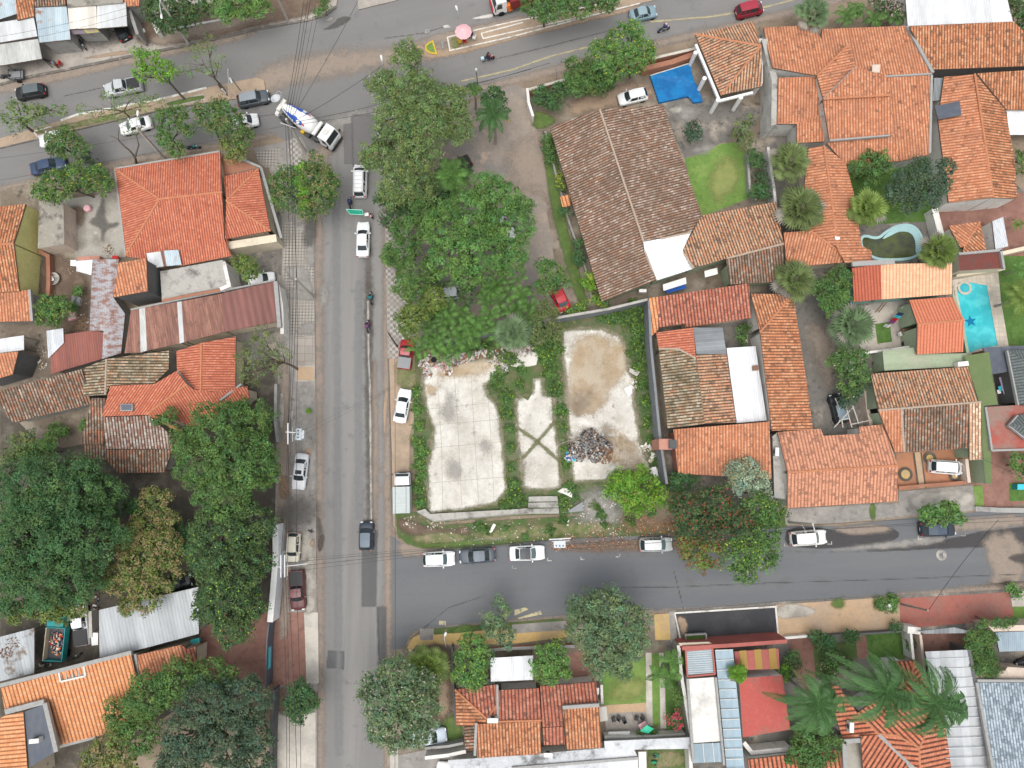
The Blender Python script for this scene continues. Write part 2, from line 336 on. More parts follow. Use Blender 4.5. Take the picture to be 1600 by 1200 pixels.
soft('s_mud',(.47,.35,.22),[(.5,(.56,.47,.35),.40,.62),(.9,(.36,.29,.21),.58,.76)],edge=1.3)
soft('s_char',(.18,.15,.12),[],edge=1.2,amax=.4)
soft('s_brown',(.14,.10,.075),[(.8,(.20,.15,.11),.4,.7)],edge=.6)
soft('s_white',(.62,.60,.56),[(1.5,(.50,.48,.44),.5,.7)],edge=.6)
soft('s_yellowlawn',(.26,.28,.10),[(1,(.20,.25,.08),.4,.7)],edge=.8)
M['sand'] = rough_mat('sandy_verge',(.38,.29,.21),[(.5,(.30,.235,.175),.42,.66),(1.8,(.24,.20,.16),.6,.78)])
M['pave'] = rough_mat('pavement_concrete',(.33,.30,.27),[(.3,(.42,.38,.33),.42,.62),(.9,(.21,.195,.18),.55,.72)])
M['pavegrey'] = rough_mat('pavement_grey',(.25,.235,.22),[(.3,(.33,.31,.285),.42,.62),(.9,(.17,.16,.15),.55,.72)])
M['pavelight'] = rough_mat('pavement_light',(.52,.49,.43),[(.4,(.42,.39,.35),.42,.62)])
M['lawn'] = rough_mat('lawn_grass',(.135,.235,.055),[(.35,(.185,.275,.075),.42,.62),(1.6,(.105,.19,.045),.5,.72)],bump=.6,fine=.15)
M['lawndark'] = rough_mat('lawn_dark',(.075,.15,.035),[(.6,(.10,.18,.045),.42,.62),(2,(.055,.11,.03),.5,.72)],bump=.6,fine=.15)
M['weedsoil'] = rough_mat('weedy_soil',(.135,.13,.07),[(.5,(.075,.125,.04),.36,.56),(.9,(.27,.22,.15),.58,.72)],bump=.5,fine=.2)
M['yard'] = rough_mat('yard_dirt',(.19,.155,.12),[(.3,(.29,.25,.20),.45,.62),(.8,(.09,.08,.065),.55,.7)])
M['yarddark'] = rough_mat('yard_dark',(.085,.075,.062),[(.5,(.14,.125,.10),.45,.66)])
M['yardgrey'] = rough_mat('yard_grey',(.165,.155,.14),[(.28,(.33,.29,.24),.50,.68),(1.2,(.10,.095,.088),.5,.7)])
M['drive'] = rough_mat('dirt_drive',(.30,.255,.215),[(.12,(.22,.20,.185),.42,.58),(.6,(.40,.31,.25),.52,.7)])
M['slab'] = rough_mat('lot_slab',(.66,.64,.59),[(.30,(.55,.52,.465),.42,.62),(.9,(.30,.28,.25),.58,.74),(2.5,(.68,.66,.62),.58,.7)],bump=.15,fine=.14)
M['courtyard'] = rough_mat('court_concrete',(.36,.34,.30),[(.3,(.24,.22,.19),.45,.65),(1.2,(.44,.42,.38),.55,.75)])
M['redpave'] = rough_mat('paving_red_brown',(.235,.125,.10),[(.25,(.29,.165,.13),.42,.62),(1.2,(.18,.10,.08),.5,.72)])
M['redterr'] = rough_mat('paving_red',(.34,.125,.10),[(.25,(.28,.15,.125),.45,.65),(1.2,(.24,.11,.09),.55,.75)])
M['tanpave'] = rough_mat('paving_tan',(.47,.33,.21),[(.25,(.40,.30,.215),.42,.62),(1.4,(.33,.25,.18),.55,.74)])
M['ochre'] = rough_mat('paving_ochre',(.52,.36,.15),[(.4,(.42,.31,.17),.45,.65)])
M['terr'] = rough_mat('paving_terracotta',(.40,.19,.11),[(.5,(.33,.17,.11),.45,.65)])
M['black'] = rough_mat('black_paving',(.04,.042,.048),[(.4,(.055,.055,.06),.45,.65)],fine=.08,rough=.6)
M['kerb'] = rough_mat('kerb_concrete',(.42,.40,.36),[(.8,(.24,.22,.20),.45,.65)])
M['kerbw'] = rough_mat('kerb_white',(.66,.65,.61),[(.8,(.40,.38,.34),.5,.65)])
M['dirtkerb'] = rough_mat('kerb_dirty',(.15,.14,.125),[(1.0,(.30,.27,.24),.52,.68)])
def checker(name,a,b,size,rot):
 t = NT(name); c = t.coord((1/size,1/size,1/size),rot,'World'); ch = t.n('TexChecker'); ch.inputs['Scale'].default_value = 1; t.l(c,ch.inputs['Vector'])
 mp = t.n('VectorMath',operation='MULTIPLY'); t.l(c,mp.inputs[0]); mp.inputs[1].default_value = (1,1,0); ad = t.n('VectorMath',operation='ADD'); t.l(mp.outputs[0],ad.inputs[0]); ad.inputs[1].default_value = (0,0,.5); t.l(ad.outputs[0],ch.inputs['Vector'])
 col = t.mix(ch.outputs['Fac'],a,b); w_ = t.coord(kind='World')
 col = t.mix(t.ramp(t.noise(w_,.5,6,.7),.38,.66),col,(.29,.265,.235)); col = t.mix(t.math('MULTIPLY',t.noise(w_,5,4),.35),col,(.25,.23,.2))
 m = t.fin(col,.85,.2); t.bump(t.noise(w_,10),.15,.02); return m
M['check_small'] = checker('pavement_check_small',(.43,.405,.365),(.17,.158,.148),.29,R(45))
M['check_big'] = checker('pavement_check_big',(.48,.46,.43),(.21,.195,.185),.40,0)
def gridpave(name,a,joint,size,rot=0):
 t = NT(name); c = t.coord((1,1,0),rot,'World'); br = t.n('TexBrick'); br.offset = 0; t.l(c,br.inputs[0]); br.inputs['Scale'].default_value = 1; br.inputs['Brick Width'].default_value = size; br.inputs['Row Height'].default_value = size; br.inputs['Mortar Size'].default_value = .03
 br.inputs['Color1'].default_value = (*a,1); br.inputs['Color2'].default_value = (*[x*.8 for x in a],1); br.inputs['Mortar'].default_value = (*joint,1)
 w_ = t.coord(kind='World'); col = t.mix(t.ramp(t.noise(w_,.4,6,.7),.45,.75),br.outputs[0],tuple(x*.55 for x in a)); col = t.mix(t.math('MULTIPLY',t.noise(w_,4,5),.4),col,tuple(x*.8 for x in a)); return t.fin(col,.88,.2)
M['gridpave'] = gridpave('pavement_flags',(.40,.36,.32),(.2,.17,.15),1.0)
M['deck'] = gridpave('pool_deck_stone',(.60,.54,.45),(.40,.35,.3),.6)
# misc object materials
M['concrete'] = flat_mat('concrete_pole',(.46,.44,.40),.9,.2,.15); M['steel'] = flat_mat('steel_galvanised',(.52,.54,.56),.45,.5,.1)
M['darksteel'] = flat_mat('steel_dark',(.06,.065,.07),.5,.4); M['whitepaint'] = flat_mat('paint_white',(.78,.78,.76),.5,.4,.08); M['offwhite'] = flat_mat('paint_offwhite',(.62,.61,.57),.7,.3,.12)
M['black_plastic'] = flat_mat('plastic_black',(.025,.025,.028),.55,.4); M['rubber'] = flat_mat('rubber',(.02,.02,.02),.9,.2); M['rim'] = flat_mat('alloy_rim',(.42,.43,.45),.4,.5,.1,.6)
M['wire'] = flat_mat('cable',(.03,.03,.035),.7,.3); M['glass'] = flat_mat('car_glass',(.025,.035,.04),.08,.6,.1); M['glass2'] = flat_mat('car_glass_reflecting',(.10,.15,.16),.1,.6,.15)
M['lamp'] = flat_mat('headlight_glass',(.60,.62,.64),.15,.6,.05); M['tail'] = flat_mat('tail_light',(.40,.02,.015),.2,.5,.05); M['plate'] = flat_mat('number_plate',(.62,.62,.6),.5,.3,.05)
M['ridge_o'] = flat_mat('ridge_tile',(.50,.22,.12),.9,.1,.3,kind='Object'); M['ridge_g'] = flat_mat('ridge_tile_mortared',(.42,.34,.27),.9,.1,.3); M['fascia'] = flat_mat('fascia',(.16,.12,.09),.9,.1,.2)
M['mortar'] = flat_mat('grey_flashing',(.32,.32,.31),.8,.2,.25); M['wood'] = flat_mat('timber',(.22,.13,.075),.8,.2,.25); M['skin'] = flat_mat('skin',(.35,.19,.12),.6,.3,.05)
M['hair'] = flat_mat('hair',(.02,.015,.012),.6,.3); M['bark'] = rough_mat('bark',(.15,.12,.095),[(2.0,(.08,.065,.05),.4,.7)],kind='Object',bump=.6)
M['barkpale'] = rough_mat('bark_pale',(.34,.31,.27),[(2.0,(.20,.17,.14),.4,.7)],kind='Object',bump=.6)
for k_,c_ in dict(blue=(.02,.10,.42),teal=(.02,.25,.26),red=(.48,.02,.02),yellow=(.66,.42,.03),pink=(.74,.42,.46),green=(.02,.26,.13),orange_p=(.75,.20,.04),navy=(.03,.045,.12),purple=(.22,.06,.18),cyan=(.06,.50,.62),tarp=(.012,.16,.42),grey=(.25,.26,.27),cream=(.58,.50,.38),brown=(.20,.11,.07),lilac=(.5,.42,.6),mint=(.25,.55,.42)).items():
 M['p_'+k_] = flat_mat('paint_'+k_,c_,.6,.3,.10)
def water(name,c1,c2,lo=.45,hi=.6,scale=.6,rough=.06):
 t = NT(name); w_ = t.coord(kind='World'); col = t.mix(t.ramp(t.noise(w_,scale,4),lo,hi),c1,c2); m = t.fin(col,rough,.5); t.bump(t.noise(w_,3,3),.08,.03); return m
M['pool'] = water('pool_water',(.045,.44,.50),(.08,.54,.58)); M['pool_dark'] = water('spa_water',(.03,.36,.42),(.05,.42,.48)); M['murk'] = water('murky_water',(.085,.105,.035),(.05,.06,.035),.4,.65)
M['star'] = flat_mat('pool_star_tiles',(.0,.16,.33),.3,.5,.1)
M['billboard'] = plaster('billboard',(.80,.82,.84),(.30,.30,.30),.3)
soft('s_line',(.52,.51,.47),[],edge=1.2,amax=.75)
soft('s_liney',(.50,.44,.27),[],edge=1.1,amax=.8)
# ---------------- roofs and buildings ----------------
def solve_face(pts):
 fix = [P(*p) for p in pts if len(p) == 3]
 A = np.array([[p.x,p.y,1] for p in fix]); b = np.array([p.z for p in fix])
 s,*_ = np.linalg.lstsq(A,b,rcond=None); a,bb,c = [float(v) for v in s]
 if len(fix) < 3: a = bb = 0; c = float(b.mean())
 out = []
 for p in pts:
  if len(p) == 3:
   q = P(*p); q.z = a*q.x+bb*q.y+c
  else:
   d = ray(*p); k = (c-H)/(d[2]-a*d[0]-bb*d[1]); q = Vector((k*d[0],k*d[1],H+k*d[2]))
  out.append(q)
 return out,(a,bb,c)
def clip(poly,u0,u1):
 for s,lim in ((1,u0),(-1,-u1)):
  out = []; n = len(poly)
  for i in range(n):
   a = poly[i]; b = poly[(i+1) % n]; da = s*a[0]-lim; db = s*b[0]-lim
   if da >= 0: out.append(a)
   if (da > 0 > db) or (da < 0 < db):
    t = da/(da-db); out.append((a[0]+(b[0]-a[0])*t,a[1]+(b[1]-a[1])*t))
  poly = out
  if len(poly) < 3: return []
 return poly
def corrugate(mb,W,ab,mi,period=TP,amp=.055,nseg=4,udir=None,lift=0.05):
 a,b,c = ab; g = math.hypot(a,b)
 if udir is not None: u = Vector((udir[0],udir[1],0)).normalized()
 elif g > .01: u = Vector((-b/g,a/g,0))
 else: u = Vector((W[1].x-W[0].x,W[1].y-W[0].y,0)).normalized()
 v = Vector((-u.y,u.x,0)); k = math.sqrt(1+g*g)
 poly = [(p.x*u.x+p.y*u.y,p.x*v.x+p.y*v.y) for p in W]
 lo = min(p[0] for p in poly); hi = max(p[0] for p in poly)
 st = period/nseg if amp else hi-lo+1
 i0 = math.floor(lo/st) if amp else 0; i1 = math.ceil(hi/st) if amp else 1
 hh = lambda x: amp*abs(math.cos(math.pi*(x/period-.5))) if amp else 0
 for i in range(i0,i1):
  s0,s1 = (i*st,(i+1)*st) if amp else (lo-.5,hi+.5)
  q = clip(poly,s0,s1)
  if not q: continue
  V = []; UV = []
  for x,y in q:
   t = (x-s0)/(s1-s0); h = (hh(s0)*(1-t)+hh(s1)*t); wx = u.x*x+v.x*y; wy = u.y*x+v.y*y
   V.append(Vector((wx,wy,a*wx+b*wy+c+lift+h))); UV.append((x,y*k))
  ar = sum(q[j][0]*q[(j+1) % len(q)][1]-q[(j+1) % len(q)][0]*q[j][1] for j in range(len(q)))
  f = tuple(range(len(q))); mb.add(V,[f if ar > 0 else f[::-1]],mi,UV)
def cap_pts(mb,A,B,r=.13,m=0):
 d = B-A; n = max(1,int(d.length/.45)); a0 = A+Vector((0,0,.07)); b0 = B+Vector((0,0,.07))
 for i in range(n):
  p = a0.lerp(b0,i/n); q = a0.lerp(b0,(i+1)/n); mb.tube([p,q],[r*1.08,r*.9],6,m)
def bld(name,label,cat,faces,wall='white_wall',group=None,inset=.3,ridges=(),ridge='ridge_o',z0=0,walls=True,th=.12,posts=None,fascia='fascia',wallpolys=None,flashes=(),cap=.13):
 P3 = []; mats = []; mk = {}
 solved = []
 for f in faces:
  kind = f[2] if len(f) > 2 else 'tile'
  W,ab = solve_face(f[1]); solved.append((f,kind,W,ab))
 allp = [p for s in solved for p in s[2]]
 loc = (sum(p.x for p in allp)/len(allp),sum(p.y for p in allp)/len(allp),z0)
 root = thing(name,label,cat,loc,group=group)
 mb = MB(); mb.hasuv = True; fl = MB(); fl.hasuv = True; fm = []; caps = []; wl = MB(); seen = {}
 def midx(L,k):
  if k not in L: L.append(k)
  return L.index(k)
 tm = [fascia]
 for f,kind,W,ab in solved:
  udir = None
  if len(f) > 3 and f[3] is not None:
   e = f[3]; udir = (W[(e+1) % len(W)].x-W[e].x,W[(e+1) % len(W)].y-W[e].y)
  low = [Vector((p.x,p.y,p.z-th)) for p in W]; top = [Vector((p.x,p.y,p.z+.02)) for p in W]
  if kind == 'flat':
   low = [Vector((p.x,p.y,p.z-max(th,.2))) for p in W]
   n = len(W); i = midx(fm,f[0]); fl.add([p.copy() for p in W],[tuple(range(n))],i,[(p.x,p.y) for p in W])
   j = midx(fm,wall); fl.add([p.copy() for p in W]+low,[(q,n+q,n+(q+1) % n,(q+1) % n) for q in range(n)],j,[(p.x,p.z) for p in W+low]);
  else:
   amp = .055 if kind == 'tile' else .018 if kind == 'corr' else 0
   per = PER.get(M[f[0]].name,TP) if kind == 'tile' else .25
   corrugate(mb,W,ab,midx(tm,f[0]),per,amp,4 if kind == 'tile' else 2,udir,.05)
   n = len(W); mb.add(top+low,[(q,n+q,n+(q+1) % n,(q+1) % n) for q in range(n)]+[tuple(range(n,2*n))[::-1],tuple(range(n))],0,[(p.x,p.y) for p in top+low])
  px = [tuple(p[:2]) for p in f[1]]
  for q in range(len(px)):
   key = frozenset((px[q],px[(q+1) % len(px)]))
   if key in seen and kind == 'tile' and seen[key] == 'tile' and len(key) == 2 and ridge: caps.append(MB()); cap_pts(caps[-1],W[q],W[(q+1) % len(px)],cap)
   seen[key] = kind
  if walls and not wallpolys and not (len(f) > 4 and f[4] == 'open'):
   I = offset(W,inset); zt = lambda p: max(z0+.3,ab[0]*p.x+ab[1]*p.y+ab[2]-th-.01)
   wl.prism([Vector((p.x,p.y,zt(p))) for p in I],[Vector((p.x,p.y,z0-.05)) for p in I],0)
 for r_ in ridges:
  A,B = P(*r_[0]),P(*r_[1]); caps.append(MB()); cap_pts(caps[-1],A,B,cap)
 if wallpolys:
  for wp in wallpolys:
   T = [P(*p) for p in wp]; wl.prism(T,[Vector((p.x,p.y,z0-.05)) for p in T],0)
 parts = {}
 if mb.V: parts['roof'] = mb.build('roof',[M[k] for k in tm],root)
 if fl.V: parts['flat_roof'] = fl.build('flat_roof',[M[k] for k in fm],root)
 for q in caps: q.build('ridge_cap',M[ridge],parts.get('roof',root))
 if wl.V: parts['wall'] = wl.build('wall',M[wall],root)
 if flashes:
  for a_,b_,wd in flashes:
   g = MB()
   A,B = P(*a_),P(*b_); d = B-A; ang = math.atan2(d.y,d.x); L = math.hypot(d.x,d.y)
   n_ = Vector((-d.y,d.x,0)).normalized()*wd/2; u_ = Vector((0,0,.16))
   T = [A+n_+u_,B+n_+u_,B-n_+u_,A-n_+u_]; g.prism(T,[p-Vector((0,0,.4)) for p in T])
   g.build('parapet',M['mortar'],root)
 if posts:
  for (x,y,z,r_) in posts:
   p = P(x,y,z); g = MB(); g.tube([(p.x,p.y,z0),(p.x,p.y,z)],r_,10); g.build('post',M['whitepaint'] if r_ > .12 else M['darksteel'],root,smooth=False)
 root['_'] = 0; del root['_']
 return root
# ---------------- ground sheets ----------------
def sheet(name,pts,z,mat,label=None,thick=0,kind='structure',side=None):
 T = [P(x,y,z) for x,y in pts]; mb = MB()
 ar = sum(T[i].x*T[(i+1) % len(T)].y-T[(i+1) % len(T)].x*T[i].y for i in range(len(T)))
 if ar < 0: T = T[::-1]
 if thick: mb.prism(T,[Vector((p.x,p.y,z-thick)) for p in T],0,1 if side else 0)
 else: mb.add(T,[tuple(range(len(T)))])
 return tag(mb.build(name,[M[mat]]+([M[side]] if side else [])),label,None,None,kind)
def smooth_poly(pts,it=1):
 for _ in range(it):
  o = []; n = len(pts)
  for i in range(n):
   a,b = pts[i],pts[(i+1) % n]; o += [(a[0]*.75+b[0]*.25,a[1]*.75+b[1]*.25),(a[0]*.25+b[0]*.75,a[1]*.25+b[1]*.75)]
  pts = o
 return pts
SOFTN = [0]
def soft_sheet(name,pts,z,mat,feather=.6,it=1):
 """ragged-edged layer: a fine grid whose 'fade' attribute falls off across the outline"""
 SOFTN[0] += 1; z += .0004*SOFTN[0]
 if it and mat not in ('s_patch','s_patch2'): pts = smooth_poly(pts,it)
 T = np.array([P(x,y,z)[:2] for x,y in pts]); lo = T.min(0)-feather; hi = T.max(0)+feather; area = np.prod(hi-lo)
 ce = max(.14,min(.45,feather*.4),math.sqrt(area/60000)); nx,ny = int((hi[0]-lo[0])/ce)+2,int((hi[1]-lo[1])/ce)+2
 X,Yg = np.meshgrid(lo[0]+ce*np.arange(nx),lo[1]+ce*np.arange(ny)); q = np.stack([X.ravel(),Yg.ravel()],1); dm = np.full(len(q),1e9); ins = np.zeros(len(q),bool)
 for i in range(len(T)):
  p0,p1 = T[i-1],T[i]; e = p1-p0; L2 = max(1e-9,(e**2).sum()); t = np.clip(((q-p0) @ e)/L2,0,1); dm = np.minimum(dm,np.hypot(*(q-p0-t[:,None]*e).T))
  c1 = (p0[1] > q[:,1]) != (p1[1] > q[:,1]); xi = p0[0]+(q[:,1]-p0[1])*(e[0])/(e[1] if abs(e[1]) > 1e-9 else 1e-9); ins ^= c1 & (q[:,0] < xi)
 sd = np.where(ins,dm,-dm); fe = min(feather,max(.05,sd.max()*1.7)); fade = np.clip(.5+sd/fe,0,1)
 f2 = fade.reshape(ny,nx); keep = np.maximum.reduce([f2[:-1,:-1],f2[1:,:-1],f2[:-1,1:],f2[1:,1:]]) > .01; J,I = np.nonzero(keep); a = J*nx+I
 used = np.unique(np.concatenate([a,a+1,a+nx,a+nx+1])); mp = np.full(nx*ny,-1); mp[used] = np.arange(len(used))
 Fc = np.stack([mp[a],mp[a+1],mp[a+nx+1],mp[a+nx]],1).tolist(); c = T.mean(0); V = np.column_stack([q[used]-c,np.zeros(len(used))])
 o = raw(name,V.tolist(),Fc,M[mat],loc=(c[0],c[1],z)); at = o.data.attributes.new('fade','FLOAT','POINT'); at.data.foreach_set('value',fade[used].astype(np.float32))
 return tag(o,kind='structure')
def strip_pts(line,wd):
 """pixel polyline -> polygon of given pixel width"""
 L = []; Rr = []
 for i,p in enumerate(line):
  a = line[max(0,i-1)]; b = line[min(len(line)-1,i+1)]; dx,dy = b[0]-a[0],b[1]-a[1]; d = math.hypot(dx,dy) or 1
  w_ = p[2] if len(p) > 2 else wd
  L.append((p[0]-dy/d*w_/2,p[1]+dx/d*w_/2)); Rr.append((p[0]+dy/d*w_/2,p[1]-dx/d*w_/2))
 return L+Rr[::-1]
def ribbon(pts,wd):
 """mitred left and right edges of a polyline"""
 L = []; Rr = []
 for i,p in enumerate(pts):
  a = (p-pts[i-1]).xy.normalized() if i else None; b = (pts[i+1]-p).xy.normalized() if i < len(pts)-1 else None
  a = a or b; b = b or a; na = Vector((-a.y,a.x)); nb = Vector((-b.y,b.x)); m = (na+nb).normalized(); k = wd/2/max(.5,m.dot(na)); o = Vector((m.x*k,m.y*k,0)); L.append(p+o); Rr.append(p-o)
 return L,Rr
def strip_solid(mb,pts,wd,zb,lift=0):
 L,Rr = ribbon(pts,wd); n = len(L); u = Vector((0,0,lift)); L = [p+u for p in L]; Rr = [p+u for p in Rr]; dn = lambda Q: [Vector((p.x,p.y,zb(p) if callable(zb) else zb)) for p in Q]
 V = L+Rr+dn(L)+dn(Rr); Fc = []
 for i in range(n-1): Fc += [(i,n+i,n+i+1,i+1),(i,i+1,2*n+i+1,2*n+i),(n+i,3*n+i,3*n+i+1,n+i+1)]
 Fc += [(0,2*n,3*n,n),(n-1,2*n-1,4*n-1,3*n-1)]; mb.add(V,Fc)
def kerb(line,z=.15,mat='kerb',wd=.16,name='kerb'):
 KN[0] += 1; mb = MB(); strip_solid(mb,[P(x,y,z+.0007*(KN[0] % 20)) for x,y in line],wd,-.05); return tag(mb.build(name,M[mat]),kind='structure')
KN = [0]
g = MB(); g.add([(-700,-700,-.02),(700,-700,-.02),(700,700,-.02),(-700,700,-.02)],[(0,1,2,3)]); tag(g.build('ground',M['soil']),kind='structure')
# avenue
sheet('avenue',[(-300,222),(0,135),(100,112),(288,75),(400,48),(450,39),(520,18),(540,-20),(900,-120),(1700,-300),(1700,-90),(1340,-4),(1200,31),(1085,60),(940,96),(800,130),(720,160),(600,190),(600,240),(490,240),(430,212),(345,228),(180,258),(60,283),(0,297),(-300,365)],.010,'asphalt')
sheet('street',[(492,232),(602,186),(603,470),(607,600),(611,830),(614,1000),(613,1300),(498,1300),(496,1000),(494,600),(492,400)],.014,'asphalt_b')
sheet('lane',[(604,826),(614,838),(632,852),(655,858),(715,858),(800,851),(882,842),(987,838),(1225,822),(1312,822),(1412,810),(1525,800),(1900,770),(1900,900),(1575,926),(1400,932),(1200,943),(1075,953),(1022,955),(882,967),(800,970),(750,975),(652,985),(640,994),(630,1014),(604,1016)],.018,'asphalt_c')
# sandy margins, drifts and stains on the roadway
for pts,m,f in [
 ([(395,120),(420,100),(520,78),(600,75),(640,68),(700,62),(700,90),(620,100),(520,120),(440,135),(420,150),(395,155)],'s_drift',2.4),
 ([(-10,150),(100,125),(205,100),(288,82),(400,58),(400,47),(288,72),(100,108),(-10,132)],'s_drift',1.0),
 ([(-10,292),(90,272),(250,236),(345,222),(430,205),(430,214),(345,232),(250,248),(90,284),(-10,304)],'s_drift',1.2),
 ([(490,255),(500,215),(530,195),(590,182),(600,196),(545,210),(515,240),(506,300),(492,330)],'s_drift',2.0),
 ([(495,190),(590,165),(600,190),(500,218)],'s_light',1.5),
 ([(655,62),(700,48),(800,28),(900,8),(1000,-14),(1000,-6),(900,22),(800,44),(660,75),(640,70)],'s_drift',.8),
 ([(658,90),(700,90),(800,62),(900,38),(1000,14),(1000,5),(800,54),(690,80),(645,66),(645,80)],'s_sand',.9),
 ([(720,150),(830,126),(940,96),(1085,60),(1200,34),(1340,-2),(1340,-12),(1200,22),(1085,48),(940,84),(830,112),(720,140)],'s_drift',.9),
 ([(489,300),(506,300),(505,600),(506,900),(508,1250),(494,1250),(492,900),(490,600)],'s_pink',.9),
 ([(598,300),(606,300),(609,600),(612,815),(612,1250),(600,1250),(600,815),(598,560)],'s_drift',.9),
 ([(600,1050),(612,1050),(615,1250),(600,1250)],'s_pink',.8),
 ([(571,410),(582,420),(582,640),(582,830),(576,830),(572,640)],'s_stain',.9),
 ([(578,560),(590,560),(592,830),(580,830)],'s_drift',.8),
 ([(566,830),(590,830),(588,948),(565,948)],'s_patch',.6),([(588,948),(604,948),(604,1060),(592,1060)],'s_patch',.7),
 ([(512,1016),(538,1018),(538,1046),(510,1044)],'s_patch',.1),([(537,194),(552,192),(552,256),(538,256)],'s_patch2',.15),
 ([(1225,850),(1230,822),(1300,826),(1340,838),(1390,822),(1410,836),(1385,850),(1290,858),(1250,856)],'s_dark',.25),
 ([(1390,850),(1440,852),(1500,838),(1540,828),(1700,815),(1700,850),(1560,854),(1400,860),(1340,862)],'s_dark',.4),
 ([(1300,824),(1380,818),(1400,830),(1340,836),(1310,832)],'s_drift',.6),([(1300,858),(1400,845),(1480,836),(1470,850),(1380,858),(1300,862)],'s_light',.6),
 ([(1440,812),(1530,808),(1600,802),(1600,824),(1500,830),(1440,838)],'s_drift',.9),
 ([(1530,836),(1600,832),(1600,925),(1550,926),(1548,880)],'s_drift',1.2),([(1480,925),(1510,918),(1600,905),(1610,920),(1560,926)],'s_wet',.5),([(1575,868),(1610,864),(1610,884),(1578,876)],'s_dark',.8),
 ([(1020,952),(1100,950),(1300,938),(1600,908),(1600,922),(1300,950),(1020,962)],'s_drift',.9),
 ([(640,985),(760,972),(900,960),(1022,950),(1022,958),(900,968),(760,980),(645,992)],'s_drift',.8),
 ([(620,846),(650,850),(700,858),(650,872),(622,870)],'s_drift',1.0),
 ([(870,850),(990,842),(1060,842),(1200,840),(1220,850),(1000,862),(880,862)],'s_leaf',1.2),
       ([(520,38),(530,26),(550,26),(542,36),(520,46),(500,47)],'s_stain',.3),([(508,30),(522,24),(520,32),(508,34)],'s_light',.3),
 ([(494,806),(502,812),(506,850),(497,864)],'s_stain',.4),([(498,838),(508,834),(504,860),(496,862)],'s_wet',.4),
 ([(598,630),(606,600),(606,620),(600,700)],'s_sand',.3),
 ([(500,440),(512,445),(514,475),(498,478)],'s_light',1.2),([(738,28),(768,21),(776,22),(766,28),(740,30)],'s_white',.3),
 ([(550,180),(605,180),(598,260),(552,260)],'s_patch2',1.6)]:
 soft_sheet('sand_drift' if m in ('s_drift','s_sand','s_pink','s_light') else 'road_patch',pts,.024,m,f)
for L in [[(930,919),(1060,917),(1200,911),(1400,905),(1600,897)],[(640,1000),(700,950),(760,930)],[(1052,888),(1060,920),(1068,952)],[(1120,866),(1200,862),(1360,862),(1440,858)],[(590,950),(592,1010),(594,1060)],[(700,40),(660,52),(600,60)],[(100,150),(240,120),(330,104)],[(760,96),(850,74),(960,46)]]: soft_sheet('road_crack',strip_pts(L,1.3),.026,'s_stain',.12,0)
for L in [[(526,300),(527,600),(528,900),(530,1180)],[(560,440),(560,640),(561,810)]]: soft_sheet('road_wear',strip_pts(L,10),.022,'s_wear',1.2,0)
for L in [[(575,380),(577,560),(578,820)]]: soft_sheet('road_wear',strip_pts(L,12),.022,'s_oil',1.4,0)
# painted marks
def mark(pts,mat='p_cream',name='road_marking',z=.034):
 return tag(sheet(name,pts,z+.04 if z < .1 else z,mat),kind='structure')
M['wornwhite'] = rough_mat('worn_white_line',(.50,.49,.45),[(1.6,(.24,.23,.22),.42,.6)]); M['wornyellow'] = rough_mat('worn_yellow_line',(.50,.44,.27),[(1.6,(.24,.23,.20),.45,.62)])
for L,mt in [([(920,73),(860,88),(800,109),(720,127)],'wornyellow'),([(1015,34),(1110,26),(1150,20),(1200,10),(1260,-6)],'wornyellow'),([(575,470),(576,560),(578,600),(580,812)],'wornwhite')]:
 soft_sheet('road_marking',strip_pts(L,2.6),.03,'s_line' if mt == 'wornwhite' else 's_liney',.2,0)
for q in [(455,848),]: pass
for (x,y,fl_) in [(858,875,1),(910,873,0),(966,869,-1),(1228,852,1),(1297,849,-1),(1437,841,1),(1506,836,-1),(803,887,1)]:
 s_ = 1 if fl_ >= 0 else -1
 mark([(x-3*s_,y-3),(x-1.6*s_,y-3),(x-1.6*s_,y+.4),(x+4*s_,y+.2),(x+4*s_,y+1.8),(x-3*s_,y+2)],'wornwhite')
for pts in [[(804,953),(820,949),(826,952),(804,962)],[(808,966),(844,954),(847,960),(812,967)],[(664,46),(672,45),(672,51),(664,52)],[(692,40),(702,38),(704,43),(694,44)],[(686,970),(697,970),(697,977),(686,976)]]: mark(pts,'wornyellow' if pts[0][1] > 940 else 'wornwhite')
mc = MB(); p_ = P(1471,867.5,.03); mc.lathe([(0,.012),(.62,.012),(.66,0)],p_,n=20,m=0);
mc.add([p_+Vector((-.38,.05,.018)),p_+Vector((.18,-.38,.018)),p_+Vector((.2,.42,.018))],[(0,1,2)],1)
tag(mc.build('pale_disc',[M['s_light'] if False else M['kerb'],M['asphalt_c']]),'pale round disc with a dark triangle in the asphalt lane','manhole cover')  # round mark of unclear origin, modelled as a flat pale plate
